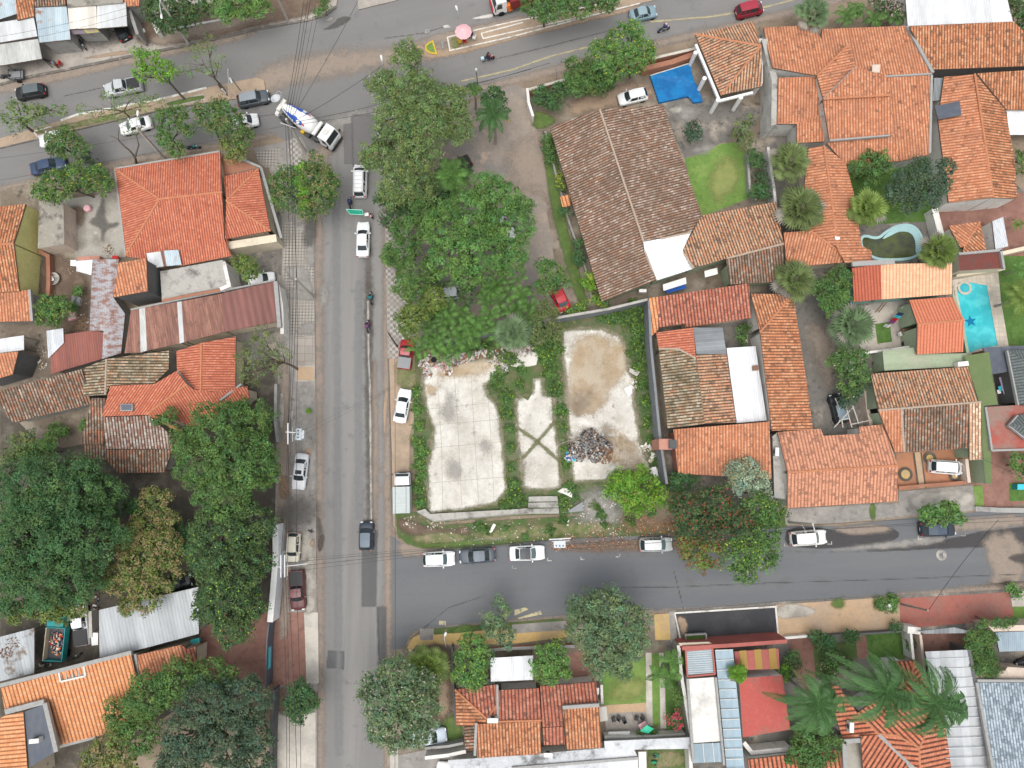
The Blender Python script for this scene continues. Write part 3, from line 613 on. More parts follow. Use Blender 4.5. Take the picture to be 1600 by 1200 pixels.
# medians
MZ = .14
sheet('median',[(-300,285),(-300,312),(0,231),(80,212),(188,186),(260,170),(325,160),(400,150),(415,140),(412,125),(400,121),(322,137),(258,153),(120,179),(95,188),(0,216)],MZ,'sand',thick=.2,side='dirtkerb')
kerb([(0,231),(80,212),(188,186),(260,170),(325,160)],mat='dirtkerb'); kerb([(95,188),(120,179),(258,153),(322,137)],mat='kerbw',wd=.3)
soft_sheet('grass',[(258,160),(318,148),(320,154),(262,166)],MZ+.002,'s_grass',.3); soft_sheet('grass',[(55,205),(140,186),(220,168),(220,176),(140,196),(60,210)],MZ+.002,'s_dry',.5)
kerb([(52,205),(80,198),(83,207),(58,213),(52,205)],mat='kerbw'); kerb([(258,160),(318,147),(320,155),(262,167)],mat='kerb')
sheet('median',[(699,58),(742,47),(800,34),(900,14),(1000,-8),(1200,-60),(1200,-40),(1000,5),(940,20),(800,57),(703,79)],MZ,'sand',thick=.2,side='kerb')
for L in [[(699,58),(742,47),(800,34),(900,14),(1000,-8)],[(1000,5),(940,20),(800,57),(703,79),(699,58)],[(752,52),(755,60),(800,50),(900,28)],[(752,52),(817,35)]]: kerb(L,mat='kerbw')
soft_sheet('grass',[(702,60),(718,56),(722,72),(705,77)],MZ+.002,'s_dry',.3)
sheet('median',[(665,72),(676,64),(682,84),(672,82),(666,78)],MZ,'s_dry' if False else 'lawn',thick=.2); kerb([(665,72),(670,67),(676,64),(682,84),(672,82),(666,78),(665,72)],mat='p_yellow')
soft_sheet('road_patch',[(688,62),(692,62),(695,76),(690,78)],.03,'s_light',.2)
# north pavement
sheet('pavement',[(-300,110),(-300,215),(0,131),(48,119),(100,109),(205,87),(288,71),(400,45),(450,36),(480,31),(507,23),(525,10),(532,-30),(300,-60),(0,0)],.13,'pave',thick=.2,side='dirtkerb')
sheet('pavement',[(560,15),(617,1),(700,-30),(560,-60),(556,-20)],.13,'pave',thick=.2,side='dirtkerb')
kerb([(0,131),(48,119),(100,109),(205,87),(288,71),(400,45),(450,36),(480,31),(507,23),(525,10)],mat='dirtkerb',wd=.35)
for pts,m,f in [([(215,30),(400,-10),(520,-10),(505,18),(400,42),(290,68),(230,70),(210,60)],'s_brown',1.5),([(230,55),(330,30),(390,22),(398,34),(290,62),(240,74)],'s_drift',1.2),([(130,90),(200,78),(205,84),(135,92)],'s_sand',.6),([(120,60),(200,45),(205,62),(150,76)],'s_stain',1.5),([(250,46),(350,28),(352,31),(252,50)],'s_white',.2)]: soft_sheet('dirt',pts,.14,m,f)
# west pavement of the street
sheet('pavement',[(395,232),(440,222),(470,214),(486,240),(493,290),(491,400),(493,600),(494,900),(496,1000),(496,1300),(428,1300),(430,1000),(430,800),(434,600),(441,400),(440,340),(420,262)],.13,'pavegrey',thick=.2,side='dirtkerb')
sheet('paving',[(442,350),(455,345),(491,385),(491,520),(470,526),(443,520)],.136,'check_small')
sheet('paving',[(398,238),(425,232),(440,232),(430,262),(415,262),(404,254)],.136,'check_small')
sheet('paving',[(455,215),(466,218),(472,238),(470,262),(458,262),(450,236)],.136,'check_big')
for pts,m,f in [([(478,340),(494,330),(494,382),(480,390),(470,372)],'s_stain',1),([(478,386),(492,380),(492,420),(478,412)],'s_light',.8),([(446,416),(480,416),(486,442),(490,468),(466,452),(446,424)],'s_light',.6),([(446,453),(460,450),(490,460),(490,470),(446,466)],'s_light',.5),([(470,505),(492,504),(492,522),(462,522)],'s_light',.5)]: soft_sheet('pavement_patch',pts,.142,m,f)
sheet('paving',[(460,528),(491,524),(492,574),(460,576)],.136,'gridpave')
sheet('planter_bed',[(464,573),(490,572),(490,594),(464,594)],.15,'tanpave'); kerb([(463,572),(491,572),(491,595),(463,595),(463,572)],.2,'kerb')
for pts,m,f in [([(434,560),(455,560),(455,1000),(432,1000)],'s_drift',1),([(436,614),(444,614),(444,668),(436,668)],'s_conc',.1),([(454,640),(459,640),(459,657),(454,657)],'s_conc',.1),([(464,600),(492,600),(494,700),(480,720),(466,700)],'s_light',1.6),([(480,700),(494,690),(495,770),(482,765)],'s_light',.8),([(436,745),(452,742),(452,780),(436,782)],'s_leaf',.4),([(437,812),(444,812),(444,832),(437,832)],'s_leaf',.3),([(440,775),(494,775),(494,822),(436,830)],'s_stain',2.5),([(468,830),(488,830),(494,900),(494,960),(474,960),(470,900)],'s_conc',.9),([(478,700),(486,700),(486,712),(478,714)],'s_sand',.6),([(433,850),(442,850),(440,960),(431,960)],'s_brown',.4),([(482,850),(492,840),(490,856)],'s_sand',.5)]: soft_sheet('pavement_patch',pts,.142,m,f)
sheet('paving',[(428,958),(478,956),(478,1070),(426,1072)],.14,'redpave'); sheet('paving',[(475,957),(497,957),(498,1068),(479,1068)],.17,'pavelight',thick=.1)
sheet('pavement',[(430,1118),(493,1114),(493,1300),(428,1300)],.14,'pavelight'); soft_sheet('dirt',[(428,1072),(496,1072),(494,1115),(428,1118)],.145,'s_brown',1)
sheet('paving',[(320,960),(428,955),(425,1075),(380,1080),(300,1050)],.10,'redpave')
# east pavement
sheet('pavement',[(598,200),(640,190),(640,560),(606,560),(604,470)],.13,'check_big',thick=.2,side='dirtkerb')
sheet('verge',[(608,560),(648,555),(652,640),(640,680),(640,800),(660,815),(664,852),(640,850),(622,838),(614,826),(612,700)],.074,'sand',thick=.1)
kerb([(606,560),(610,700),(613,820),(624,842)],.1,'dirtkerb',.12)
soft_sheet('dirt',[(618,560),(650,560),(652,612),(618,608)],.09,'s_dry',1.5)
# corner verge south of the lot
sheet('verge',[(618,800),(650,800),(674,822),(800,812),(1000,800),(1010,820),(1230,800),(1230,824),(987,838),(882,842),(800,850),(715,857),(660,857),(636,850),(620,836)],.08,'weedsoil',thick=.1)
for pts,m,f in [([(622,805),(660,822),(700,828),(735,822),(735,836),(690,836),(640,838),(622,825)],'s_brown',1.0),([(720,846),(800,832),(870,824),(880,828),(800,842),(722,852)],'s_white',.6),([(640,850),(720,842),(800,844),(880,832),(880,840),(800,849),(715,856),(660,856)],'s_grass',.8),([(905,765),(950,768),(975,800),(960,830),(900,835),(905,800)],'s_light',2.5),([(985,800),(1050,815),(1130,815),(1200,820),(1150,832),(990,834),(960,820)],'s_leaf',2),([(735,830),(900,815),(960,815),(960,834),(880,838),(740,846)],'s_dry',1.6),([(640,838),(700,830),(740,840),(700,850),(650,848)],'s_dry',.8)]: soft_sheet('dirt',pts,.09,m,f)
# the empty lot
sheet('vacant_lot',[(648,545),(745,530),(870,500),(1010,470),(1040,756),(1000,800),(800,806),(676,818),(652,800),(646,700)],.10,'weedsoil',thick=.15)
SL = .22
sheet('concrete_slab',[(660,570),(700,566),(770,560),(790,570),(772,595),(757,602),(762,615),(775,632),(782,655),(787,700),(792,765),(775,787),(725,797),(670,802),(667,760),(667,725),(675,695),(677,670),(665,637),(660,600)],SL,'slab',thick=.2)
sheet('concrete_slab',[(805,622),(817,621),(825,626),(832,614),(833,592),(848,590),(850,618),(865,620),(867,662),(875,717),(877,762),(840,768),(817,762),(814,722),(808,690),(806,655)],SL,'slab',thick=.2)
sheet('concrete_slab',[(877,515),(905,513),(940,512),(972,527),(980,575),(995,598),(990,620),(997,662),(1002,692),(1010,712),(1015,735),(960,736),(947,752),(897,754),(892,732),(890,705),(887,657),(885,605),(878,550)],SL,'slab',thick=.2)
sheet('concrete_slab',[(772,560),(800,550),(846,532),(838,570),(815,575),(790,570)],SL-.05,'slab',thick=.15)
for pts in [[(660,570),(700,566),(770,560),(790,570),(772,595),(757,602),(762,615),(775,632),(782,655),(787,700),(792,765),(775,787),(725,797),(670,802),(667,760),(667,725),(675,695),(677,670),(665,637),(660,600),(660,570)],[(805,622),(832,614),(833,592),(848,590),(850,618),(865,620),(867,662),(875,717),(877,762),(840,768),(817,762),(814,722),(808,690),(805,622)],[(877,515),(905,513),(940,512),(972,527),(980,575),(995,598),(990,620),(997,662),(1002,692),(1010,712),(1015,735),(960,736),(947,752),(897,754),(892,732),(890,705),(887,657),(885,605),(878,550),(877,515)]]: soft_sheet('dirt',strip_pts(pts,7),SL+.004,'s_weedge',.8,0)
for pts,m,f in [([(690,572),(745,560),(770,566),(768,582),(720,590),(680,588)],'s_mud',1.0),([(665,600),(682,600),(680,618),(664,616)],'s_mud',.8),([(895,530),(930,520),(955,530),(978,540),(980,585),(962,600),(940,640),(905,655),(888,640),(888,590)],'s_mud',1.2),([(955,660),(990,690),(1008,720),(1010,735),(960,732),(950,700),(940,670)],'s_mud',1.2),([(893,610),(930,612),(915,650),(890,655)],'s_char',2.2),
 ([(695,612),(712,620),(712,658),(690,658)],'s_slabst',1.8),([(700,715),(720,725),(718,750),(698,745)],'s_slabst',1.6),([(755,685),(765,700),(760,712),(748,702)],'s_slabst',1.2),([(880,700),(905,712),(955,715),(960,690),(955,672),(920,668),(890,680)],'s_char',1.6)]: soft_sheet('mud',pts,SL+.012,m,f)
for L in [[(808,668),(840,690),(876,722)],[(868,658),(840,690),(812,722)],[(876,716),(878,745)]]: soft_sheet('grass',strip_pts(L,5.5),SL+.02,'s_weedge',.35,0)
for pts,f in [([(664,640),(700,600),(780,640),(790,760),(730,796),(672,800)],9),([(890,520),(960,515),(1000,640),(1010,730),(900,750)],7),([(808,630),(862,625),(875,755),(818,758)],5)]: soft_sheet('slab_stain',pts,SL+.008,'s_mould',f)
M['joint'] = flat_mat('slab_joint',(.38,.355,.315),.95,.1,.2)
for l in [[(683,575),(690,700),(692,800)],[(709,572),(715,660),(722,795)],[(735,568),(742,690),(748,785)],[(762,610),(768,700),(772,785)],[(662,640),(780,628)],[(678,664),(785,655)],[(672,700),(787,690)],[(670,755),(790,745)],[(705,730),(722,728)]]:
 mark(strip_pts(l,.7),'joint','slab_joint',SL+.006)
st = thing('plinth','pale concrete edge wall along the bottom of the empty lot','retaining wall',P(735,810,0)); ORG[st.name] = P(735,810,0)
mb = MB(); T = [P(x,y,.75) for x,y in [(651,799),(664,795),(672,803),(800,796),(826,794),(826,801),(800,803),(677,814)]]
mb.prism(T,[Vector((p.x*1.0,p.y-(.25),0)) for p in T]); mb.build('wall',M['conc_flat'],st)
stp = thing('concrete_steps','three broad concrete steps at the foot of the middle slab','steps',P(848,790,0))
for i in range(3):
 mb = MB(); y0 = 776+i*9.5; z_ = .5-.13*i
 T = [P(826-i*.6,y0,z_),P(871+i*.8,y0-1,z_),P(872+i*.8,y0+7.4,z_),P(826-i*.6,y0+7.9,z_)]; mb.prism(T,[Vector((p.x,p.y,0)) for p in T],0,1); mb.build('step',[M['conc_flat'],M['dark_wall']],stp)
# yards and gardens
Y = .05; YN = 0
for nm,pts,m in [
 ('courtyard',[(0,296),(60,284),(180,262),(200,400),(145,410),(170,560),(60,600),(0,620)],'yard'),
 ('courtyard',[(98,312),(182,300),(200,402),(120,404),(100,380)],'courtyard'),
 ('courtyard',[(340,236),(405,262),(440,340),(441,620),(340,640),(200,620),(200,560),(345,450),(345,380)],'yardgrey'),
 ('courtyard',[(0,620),(150,600),(430,560),(432,1000),(0,1300)],'yarddark'),
 ('dirt',[(30,660),(145,632),(128,694),(100,700),(60,690)],'yard'),
 ('driveway',[(700,180),(740,158),(800,132),(826,140),(834,195),(845,210),(862,320),(890,400),(905,460),(860,500),(780,520),(640,540),(640,300)],'drive'),
 ('yard',[(826,140),(1000,92),(1100,90),(1220,120),(1225,300),(1225,460),(1012,470),(905,490),(868,420),(850,300),(838,200)],'yard'),
 ('terrace',[(1030,160),(1100,150),(1135,160),(1190,170),(1175,200),(1130,222),(1072,250),(1040,190)],'yardgrey'),
 ('lawn',[(1070,248),(1095,240),(1125,225),(1150,222),(1165,240),(1170,310),(1098,338),(1082,300)],'lawn'),
 ('garden',[(1195,190),(1480,180),(1600,300),(1600,700),(1400,720),(1200,690)],'yardgrey'),
 ('lawn',[(1325,255),(1470,240),(1470,345),(1340,352)],'lawndark'),('courtyard',[(1245,440),(1340,450),(1350,670),(1262,676),(1250,560)],'yardgrey'),
 ('lawn',[(1555,395),(1640,395),(1640,540),(1575,540),(1562,460)],'lawndark'),
 ('terrace',[(1465,320),(1600,300),(1600,400),(1480,400)],'redpave'),
 ('courtyard',[(1335,480),(1430,466),(1440,545),(1345,550)],'pave'),('lawn',[(1367,506),(1390,503),(1394,534),(1371,537)],'lawndark'),
 ('courtyard',[(1010,470),(1262,450),(1270,680),(1220,800),(1050,780)],'yardgrey'),
 ('driveway',[(1400,708),(1512,700),(1516,756),(1404,766)],'terr'),('driveway',[(1524,705),(1548,705),(1600,700),(1620,780),(1576,792),(1530,793),(1532,758),(1512,756),(1512,705)],'redpave'),
 ('pavement',[(1225,795),(1404,786),(1404,768),(1520,758),(1532,792),(1525,797),(1412,807),(1312,817),(1228,820)],'pavegrey'),
 ('lawn',[(1520,760),(1535,758),(1537,790),(1523,792)],'lawn'),('lawn',[(1577,755),(1640,752),(1640,782),(1577,783)],'lawndark'),
 ('yard',[(640,1000),(1060,960),(1060,1300),(600,1300),(612,1040),(632,1010)],'yard'),
 ('yard',[(1040,955),(1220,940),(1405,930),(1700,915),(1700,1400),(1040,1400)],'yardgrey'),
 ('lawn',[(940,1050),(975,1040),(1009,1025),(1009,1098),(940,1102)],'lawn'),('lawn',[(1018,1022),(1030,1020),(1033,1135),(1020,1135)],'lawn'),('lawn',[(1040,1018),(1070,1018),(1070,1140),(1040,1145)],'lawndark'),
 ('path',[(1009,1020),(1018,1020),(1020,1135),(1010,1132)],'pavelight'),('path',[(1030,1020),(1037,1020),(1041,1138),(1032,1138)],'pavelight'),
 ('terrace',[(945,1102),(1010,1098),(1010,1112),(946,1114)],'tanpave'),('terrace',[(944,1114),(1010,1112),(1012,1140),(948,1150)],'pave'),('terrace',[(890,1020),(930,1015),(934,1065),(895,1065)],'redpave'),
 ('lawn',[(1012,1172),(1075,1168),(1080,1300),(1012,1300)],'lawndark'),
 ('black_paving',[(1055,956),(1212,947),(1216,990),(1076,1004),(1066,992)],'black'),('pavement',[(1212,945),(1405,932),(1407,982),(1216,995)],'tanpave'),('pavement',[(1405,935),(1579,925),(1588,968),(1407,982)],'redterr'),
 ('pavement',[(654,992),(800,980),(890,975),(890,995),(800,1006),(650,1008),(642,1020),(636,1012),(645,996)],'ochre'),('pavement',[(1022,960),(1046,958),(1048,1000),(1024,1000)],'ochre'),('pavement',[(1045,956),(1054,956),(1058,1002),(1048,1004)],'pavegrey'),('pavement',[(656,982),(678,982),(676,1000),(656,1000)],'pavegrey'),
 ('lawn',[(678,982),(880,966),(880,974),(678,992)],'weedsoil'),('pavement',[(800,976),(884,970),(888,984),(800,990)],'pavegrey'),
 ('lawn',[(1353,990),(1411,986),(1414,1030),(1358,1034)],'lawndark'),('path',[(1232,998),(1270,996),(1275,1060),(1240,1060)],'redpave'),('path',[(1337,995),(1353,994),(1358,1028),(1340,1030)],'redpave'),('lawn',[(1270,1010),(1337,1000),(1340,1028),(1275,1060)],'weedsoil'),
 ('path',[(1414,985),(1436,984),(1444,1040),(1424,1034)],'redterr'),('driveway',[(1436,985),(1512,984),(1514,1020),(1440,1022)],'redpave'),('lawn',[(1582,948),(1700,945),(1700,965),(1585,968)],'lawn'),('pavement',[(1578,925),(1700,918),(1700,945),(1582,948)],'pavelight'),
 ('driveway',[(622,1180),(700,1165),(720,1175),(720,1300),(618,1300)],'pavegrey'),('pavement',[(609,1160),(622,1160),(622,1300),(611,1300)],'pavelight')]:
 YN += 1; sheet(nm,pts,Y+.0016*YN,m)
for pts,m,f in [([(150,338),(162,300),(164,350),(186,346),(186,352),(164,360),(162,376),(158,376),(157,356),(138,350),(140,342)],'s_stain',.5),([(100,330),(130,320),(135,350),(105,355)],'s_brown',1.6),([(60,400),(110,400),(140,440),(138,520),(80,520),(60,460)],'s_brown',2),([(120,500),(138,490),(140,520),(110,524)],'s_leaf',1),([(790,230),(850,200),(880,340),(840,300),(800,300)],'s_drift',3),([(845,205),(866,210),(880,330),(910,440),(920,480),(905,480),(880,400),(860,320)],'s_grass',.7),([(832,170),(860,180),(870,190),(840,205),(830,190)],'s_grass',.8),([(900,150),(1000,125),(1030,150),(960,165),(880,185)],'s_sand',3),([(1070,230),(1120,222),(1100,245)],'s_light',1.5),([(1050,160),(1100,170),(1070,200)],'s_light',2),
 ([(1260,510),(1290,500),(1310,560),(1300,620),(1270,560)],'s_drift',2.5),([(1040,170),(1070,165),(1060,180)],'s_conc',1),([(1415,772),(1520,762),(1524,790),(1470,800),(1430,800)],'s_conc',1.0),([(1312,790),(1370,785),(1400,790),(1395,806),(1315,816)],'s_light',.8),([(1358,788),(1368,786),(1368,812),(1360,812)],'s_grass',.4),([(650,1010),(700,1005),(712,1060),(700,1130),(670,1130),(690,1060)],'s_brown',1.5),([(680,1065),(700,1060),(700,1120),(684,1120)],'s_sand',1.5),([(690,1125),(722,1110),(722,1165),(690,1160)],'s_grass',1.2),([(700,990),(720,975),(740,978),(735,986)],'s_grass',.5),
 ([(1300,935),(1320,935),(1320,952),(1300,950)],'s_grass',.8),([(1365,935),(1404,930),(1404,952),(1366,955)],'s_grass',.8),([(1212,950),(1234,942),(1275,950),(1272,962),(1215,968)],'s_conc',.4),([(1012,1175),(1075,1172),(1075,1200),(1014,1200)],'s_dry',2),([(960,1062),(1008,1060),(1008,1090),(950,1095)],'s_yellowlawn',2),([(1110,260),(1150,240),(1160,290),(1110,320)],'s_yellowlawn',2.5),([(890,960),(900,960),(880,1000)],'s_dry',.5),([(1056,960),(1075,970),(1072,992),(1066,995)],'s_sand',.6)]:
 soft_sheet('dirt',pts,.15,m,f)
kerb([(1055,958),(1212,948),(1216,991)],.2,'kerbw',.2); kerb([(1054,957),(1064,1002)],.2,'kerbw',.15)
for (x,y,r0,r1) in [(1415,741,7,11),(1453,716,5.5,10),(1492,743,5,9)]:
 mb = MB(); c = P(x,y,.20); s_ = 12.0; n = 24
 V = [c+Vector((math.cos(t*2*math.pi/n),math.sin(t*2*math.pi/n),0))*(r/s_) for r in (r0,r1) for t in range(n)]
 mb.add(V,[(i,(i+1) % n,n+(i+1) % n,n+i) for i in range(n)]); tag(mb.build('paving',M['yarddark']),kind='structure')
 mb = MB(); mb.add([c+Vector((math.cos(t*2*math.pi/n),math.sin(t*2*math.pi/n),0))*(r0/s_-.02) for t in range(n)],[tuple(range(n))]); tag(mb.build('paving',M['ochre']),kind='structure')
sheet('paving',[(1428,707),(1438,706),(1446,762),(1434,763)],.19,'tanpave')
for x in (1428,1439): sheet('paving',[(x-1,707),(x+1,707),(x+8.5,762),(x+6,762)],.194,'yarddark')
# ---------------- buildings ----------------
B = bld
# north-west house
B('tiled_house','red tiled hip roofed corner house beside the narrow west pavement, with a small wing','house',[
 ('red',[(180,264,3.3),(344,237,3.3),(347,300,5.0),(249,311,5.0)]),
 ('red',[(180,264,3.3),(249,311,5.0),(197,401,3.3)]),
 ('red',[(249,311,5.0),(347,300,5.0),(352,375,3.4),(362,400,3.2),(282,415,3.2),(197,401,3.3)]),
 ('red',[(349,276,3.3),(404,264,3.3),(354,314,4.7)]),('red',[(404,264,3.3),(423,361,3.3),(354,314,4.7)]),('red',[(354,314,4.7),(423,361,3.3),(352,374,3.5)])],
 ridge='ridge_o',flashes=[((180,264,3.3),(344,237,3.3),.2),((180,264,3.3),(197,401,3.3),.2),((408,262,2.6),(440,372,2.6),.35),((352,238,2.6),(408,262,2.6),.3)],wall='cream_wall')
B('roof_terrace','small brick tiled terrace wedge beside the red corner house','terrace',[('brick_wall',[(346,240,2.4),(404,262,2.4),(350,274,2.4)],'flat')],'white_wall')
B('water_tower_room','tall little tiled rooftop room with dark and teal walls above the rusty sheds','rooftop room',[('orange',[(186,411,6.0),(229,404,6.0),(231,455,5.3),(177,465,5.3)])],'dark_wall',inset=.12)
B('roof_terrace','bare concrete roof terrace with white parapet behind the red corner house','terrace',[('conc_flat',[(250,424,3.0),(348,406,3.0),(356,448,3.0),(300,458,3.0),(253,468,3.0)],'flat')],'teal_wall',flashes=[((350,408,3.1),(358,448,3.1),.3)])
for i,(k,x0,x1) in enumerate([('whitesheet',229,240),('palesheet',240,252),('rust',251,262),('bluegalv',256,279)]):
 y0 = 396-.15*(x0-229); B('loose_roof_sheet',['dirty white roof sheet lying at the left end of the patched lean-to','pale grey roof sheet second from the left on the patched lean-to','rusty roof sheet third from the left on the patched lean-to','pale blue roof sheet at the right end of the patched lean-to'][i],'roof sheet',[(k,[(x0,y0,3.7+.03*i),(x1,y0-1.5,3.7+.03*i),(x1+5,y0+22,3.3+.03*i),(x0+5,y0+24,3.3+.03*i)],'corr')],walls=False,th=.03)
B('long_shed','long shed with rust brown sheet roof and two pale strips beside the checkered pavement','shed',[
 ('rust',[(205,485,3.2),(218,482,3.2),(220,551,2.8),(195,552,2.8)],'corr'),('oldwhite',[(218,482,3.2),(227,480.5,3.2),(230,548,2.8),(220,551,2.8)],'corr'),
 ('rust',[(227,480.5,3.2),(277,472,3.2),(281,537,2.8),(230,548,2.8)],'corr'),('palesheet',[(277,472,3.2),(284,471,3.2),(288,535,2.8),(281,537,2.8)],'corr'),
 ('rust',[(284,471,3.2),(346,459,3.2),(351,519,2.8),(288,535,2.8)],'corr'),('maroon',[(346,459,3.2),(428,440,3.2),(432,503,2.8),(351,519,2.8)],'corr')],'cream_wall',inset=.15,
 flashes=[((205,484,3.2),(430,438,3.2),.2),((431,440,3.1),(437,512,3.1),.5)],ridge=None)
B('rusty_shed','corrugated galvanised lean-to streaked with rust beside the tall rooftop room','shed',[('galvrust',[(145,406,2.9),(187,405,2.9),(177,465,2.9),(195,490,2.9),(190,552,2.6),(160,561,2.6),(162,517,2.7),(140,517,2.7)],'corr',6)],'grey_wall',ridge=None)
B('rusty_shed','red brown corrugated shed roof between the yard tree and the long tiled roof','shed',[('rust2',[(100,523,2.5),(140,517,2.5),(162,519,2.5),(160,561,2.3),(105,577,2.3),(80,585,2.3),(79,545,2.4)],'corr')],'grey_wall',ridge=None)
B('loose_roof_sheet','bright zinc sheet patching the left end of the red brown shed','roof sheet',[('galv',[(73,517,2.7),(99,513,2.7),(100,536,2.6),(76,560,2.5)],'corr')],walls=False,th=.03)
B('loose_roof_sheet','white sheet roof beside the pink ledge above the small yard','roof sheet',[('whitesheet',[(119,408,2.7),(145,406,2.7),(143,430,2.6),(120,424,2.6)],'corr')],walls=False,th=.03)
B('concrete_outbuilding','grey concrete flat roofed outbuilding with black mould next to the yellow gable','outbuilding',[('conc_dirty',[(61,313,2.9),(99,317,2.9),(100,382,2.9),(59,388,2.9)],'flat')],'beige_wall',inset=.05)
B('gabled_house','orange tiled house with a big yellow gable wall at the left edge','house',[
 ('orange2',[(-30,326,3.6),(41,319,3.6),(22,381,5.2),(-30,384,5.2)]),('orange2',[(-30,384,5.2),(22,381,5.2),(31,455,3.6),(-30,459,3.6)])],'yellow_wall',inset=.08)
B('tiled_annexe','low orange tiled annexe with grey verge below the yellow gabled house','house',[('orange',[(-30,459,3.3),(48,453,3.3),(50,502,2.7),(-30,504,2.7)])],'grey_wall',flashes=[((47,453,3.3),(51,502,2.7),.3)])
B('white_canopy','plain white sheet canopy at the left edge below the tiled annexe','canopy',[('whitesheet',[(-30,534,2.9),(38,524,2.9),(38,547,2.9),(-30,555,2.9)],'corr')],walls=False,posts=[(36,526,2.8,.04),(36,545,2.8,.04)])
B('tiled_annexe','small orange tiled roof with dark side wall at the left edge beside the rusty sheds','house',[('orange',[(-30,556,4.2),(29,549,4.2),(21,585,3.5),(-30,600,3.5)])],'dark_wall',inset=.08)
B('old_tiled_wing','long weathered brown tiled wing running up to the left edge','house',[('brown2',[(-10,613,4.2),(128,577,4.2),(144,631,3.0),(19,661,3.0)])],'grey_wall')
B('old_tiled_house','mossy old tiled roof just below the rust brown sheds','house',[
 ('mossy',[(130,576,3.6),(167,561,4.2),(165,617,4.2),(131,619,3.6)]),('mossy',[(167,561,4.2),(265,548,3.2),(264,577,3.2),(241,600,3.4),(172,602,4.15),(165,617,4.2)])],'grey_wall',ridge='ridge_g')
B('tiled_house','orange tiled house with vertical ridge beside the feathery pavement tree','house',[
 ('red',[(276,549,3.6),(315,536,4.6),(314,612,4.6),(300,606,4.2),(277,580,3.6)]),('red',[(315,536,4.6),(369,526,3.3),(368,610,3.3),(314,612,4.6)])],'cream_wall',flashes=[((277,580,3.7),(302,609,4.2),.3)])
B('tiled_house','orange hip roof with a small grey skylight above the big dark tree','house',[
 ('red',[(172,603,4.4),(241,600,4.9),(277,580,5.1),(292,600,5.2),(232,648,4.4),(161,651,3.6)]),('red',[(292,600,5.2),(300,608,5.1),(330,612,4.6),(389,604,3.4),(390,622,3.4),(330,660,3.4),(285,678,3.4),(232,648,4.4)])],'cream_wall',flashes=[((344,626,4.2),(378,600,3.7),.25)])
B('old_tiled_lean_to','lichen spotted tiled lean-to steps under the orange hip roof','house',[
 ('brown2',[(144,622,3.6),(166,622,3.6),(163,694,2.8),(127,694,2.8)]),('lichen',[(163,652,3.5),(232,649,3.5),(264,676,2.9),(268,701,2.8),(165,702,2.8)]),('brown2',[(166,703,2.7),(270,702,2.7),(257,738,2.2),(185,739,2.2),(170,722,2.4)]),('brown2',[(130,695,2.7),(165,695,2.7),(168,718,2.4),(135,716,2.4)])],'grey_wall',ridge=None)
sk = thing('skylight','small grey box skylight on the orange hip roof','skylight',P(197,636,4.2)); mb = MB(); T = [P(x,y,4.75) for x,y in [(188,631),(207,631),(207,642),(188,642)]]; mb.prism(T,[Vector((p.x,p.y,3.9)) for p in T]); mb.build('frame',M['grey_wall'],sk); T = [P(x,y,4.78) for x,y in [(189.5,632),(205.5,632),(205.5,640.5),(189.5,640.5)]]; mb = MB(); mb.prism(T,[p-Vector((0,0,.02)) for p in T]); mb.build('pane',M['slate'],sk)
# bottom left
B('large_tiled_house','large bright orange single slope roof with a framed roof light at bottom left','house',[
 ('bright',[(1,1075,4.6),(205,1021,4.6),(217,1073,3.9),(235,1130,3.2),(90,1165,3.2),(72,1097,4.1),(9,1108,4.1)])],'cream_wall',flashes=[((0,1071,4.7),(206,1019,4.7),.45),((90,1166,3.1),(150,1150,3.1),.5)])
B('tiled_house','orange tiled roof with red end strip beside the grey shed and red paved yard','house',[('orange',[(213,1024,4.0),(284,1007,4.0),(284,1048,3.3),(220,1065,3.3)]),('redold',[(284,1007,4.0),(292,1014,3.9),(306,1010,3.9),(308,1041,3.3),(284,1048,3.3)])],'cream_wall',flashes=[((212,1022,4.1),(218,1068,3.3),.3)],ridge=None)
B('flat_grey_roof','dark slate grey flat roof section with an air conditioner at bottom left','flat roof',[('slate',[(38,1112,4.9),(69,1101,4.9),(88,1174,4.9),(46,1199,4.9)],'flat')],'grey_wall',flashes=[((9,1112,4.7),(70,1096,4.7),.6),((71,1098,4.9),(89,1174,4.9),.5)])
B('tiled_house','orange tiled slope with horizontal courses in the bottom left corner','house',[('bright',[(8,1118,4.6),(37,1112,5.0),(46,1230,5.0),(-30,1230,4.0),(-30,1140,4.0)])],'cream_wall',ridge=None)
B('metal_shed','wide plain grey metal roof half under the brown flowered mango tree','shed',[('greyshed',[(155,953,3.4),(310,917,3.4),(311,990,3.1),(210,1017,3.1),(156,1028,3.1)],'corr')],'grey_wall')
B('metal_shed','grey metal carport roof with brown leaf stain at the left edge','carport',[('greydirty',[(-30,1003,3.2),(54,981,3.2),(54,1051,3.0),(-30,1072,3.0)],'corr')],walls=False,posts=[(52,984,3,.05),(52,1048,3,.05)])
rl = thing('roof_light','white framed roof light in the large orange slope','skylight',P(112,1054,4.4)); Z_ = 4.65
for (a,b) in [((92,1049),(131,1040)),((131,1040),(134,1056)),((134,1056),(95,1065)),((95,1065),(92,1049))]:
 mb = MB(); mb.tube([P(*a,Z_),P(*b,Z_)],.14,4); mb.build('frame',M['offwhite'],rl)
for t_ in (.25,.5,.75): mb = MB(); mb.tube([P(92+39*t_,1049-9*t_,Z_),P(95+39*t_,1065-9*t_,Z_)],.04,4); mb.build('bar',M['offwhite'],rl)
mb = MB(); T = [P(x,y,4.52) for x,y in [(93,1050),(131,1041),(133,1055),(95,1064)]]; mb.prism(T,[p-Vector((0,0,.03)) for p in T]); mb.build('pane',M['glass2'],rl)
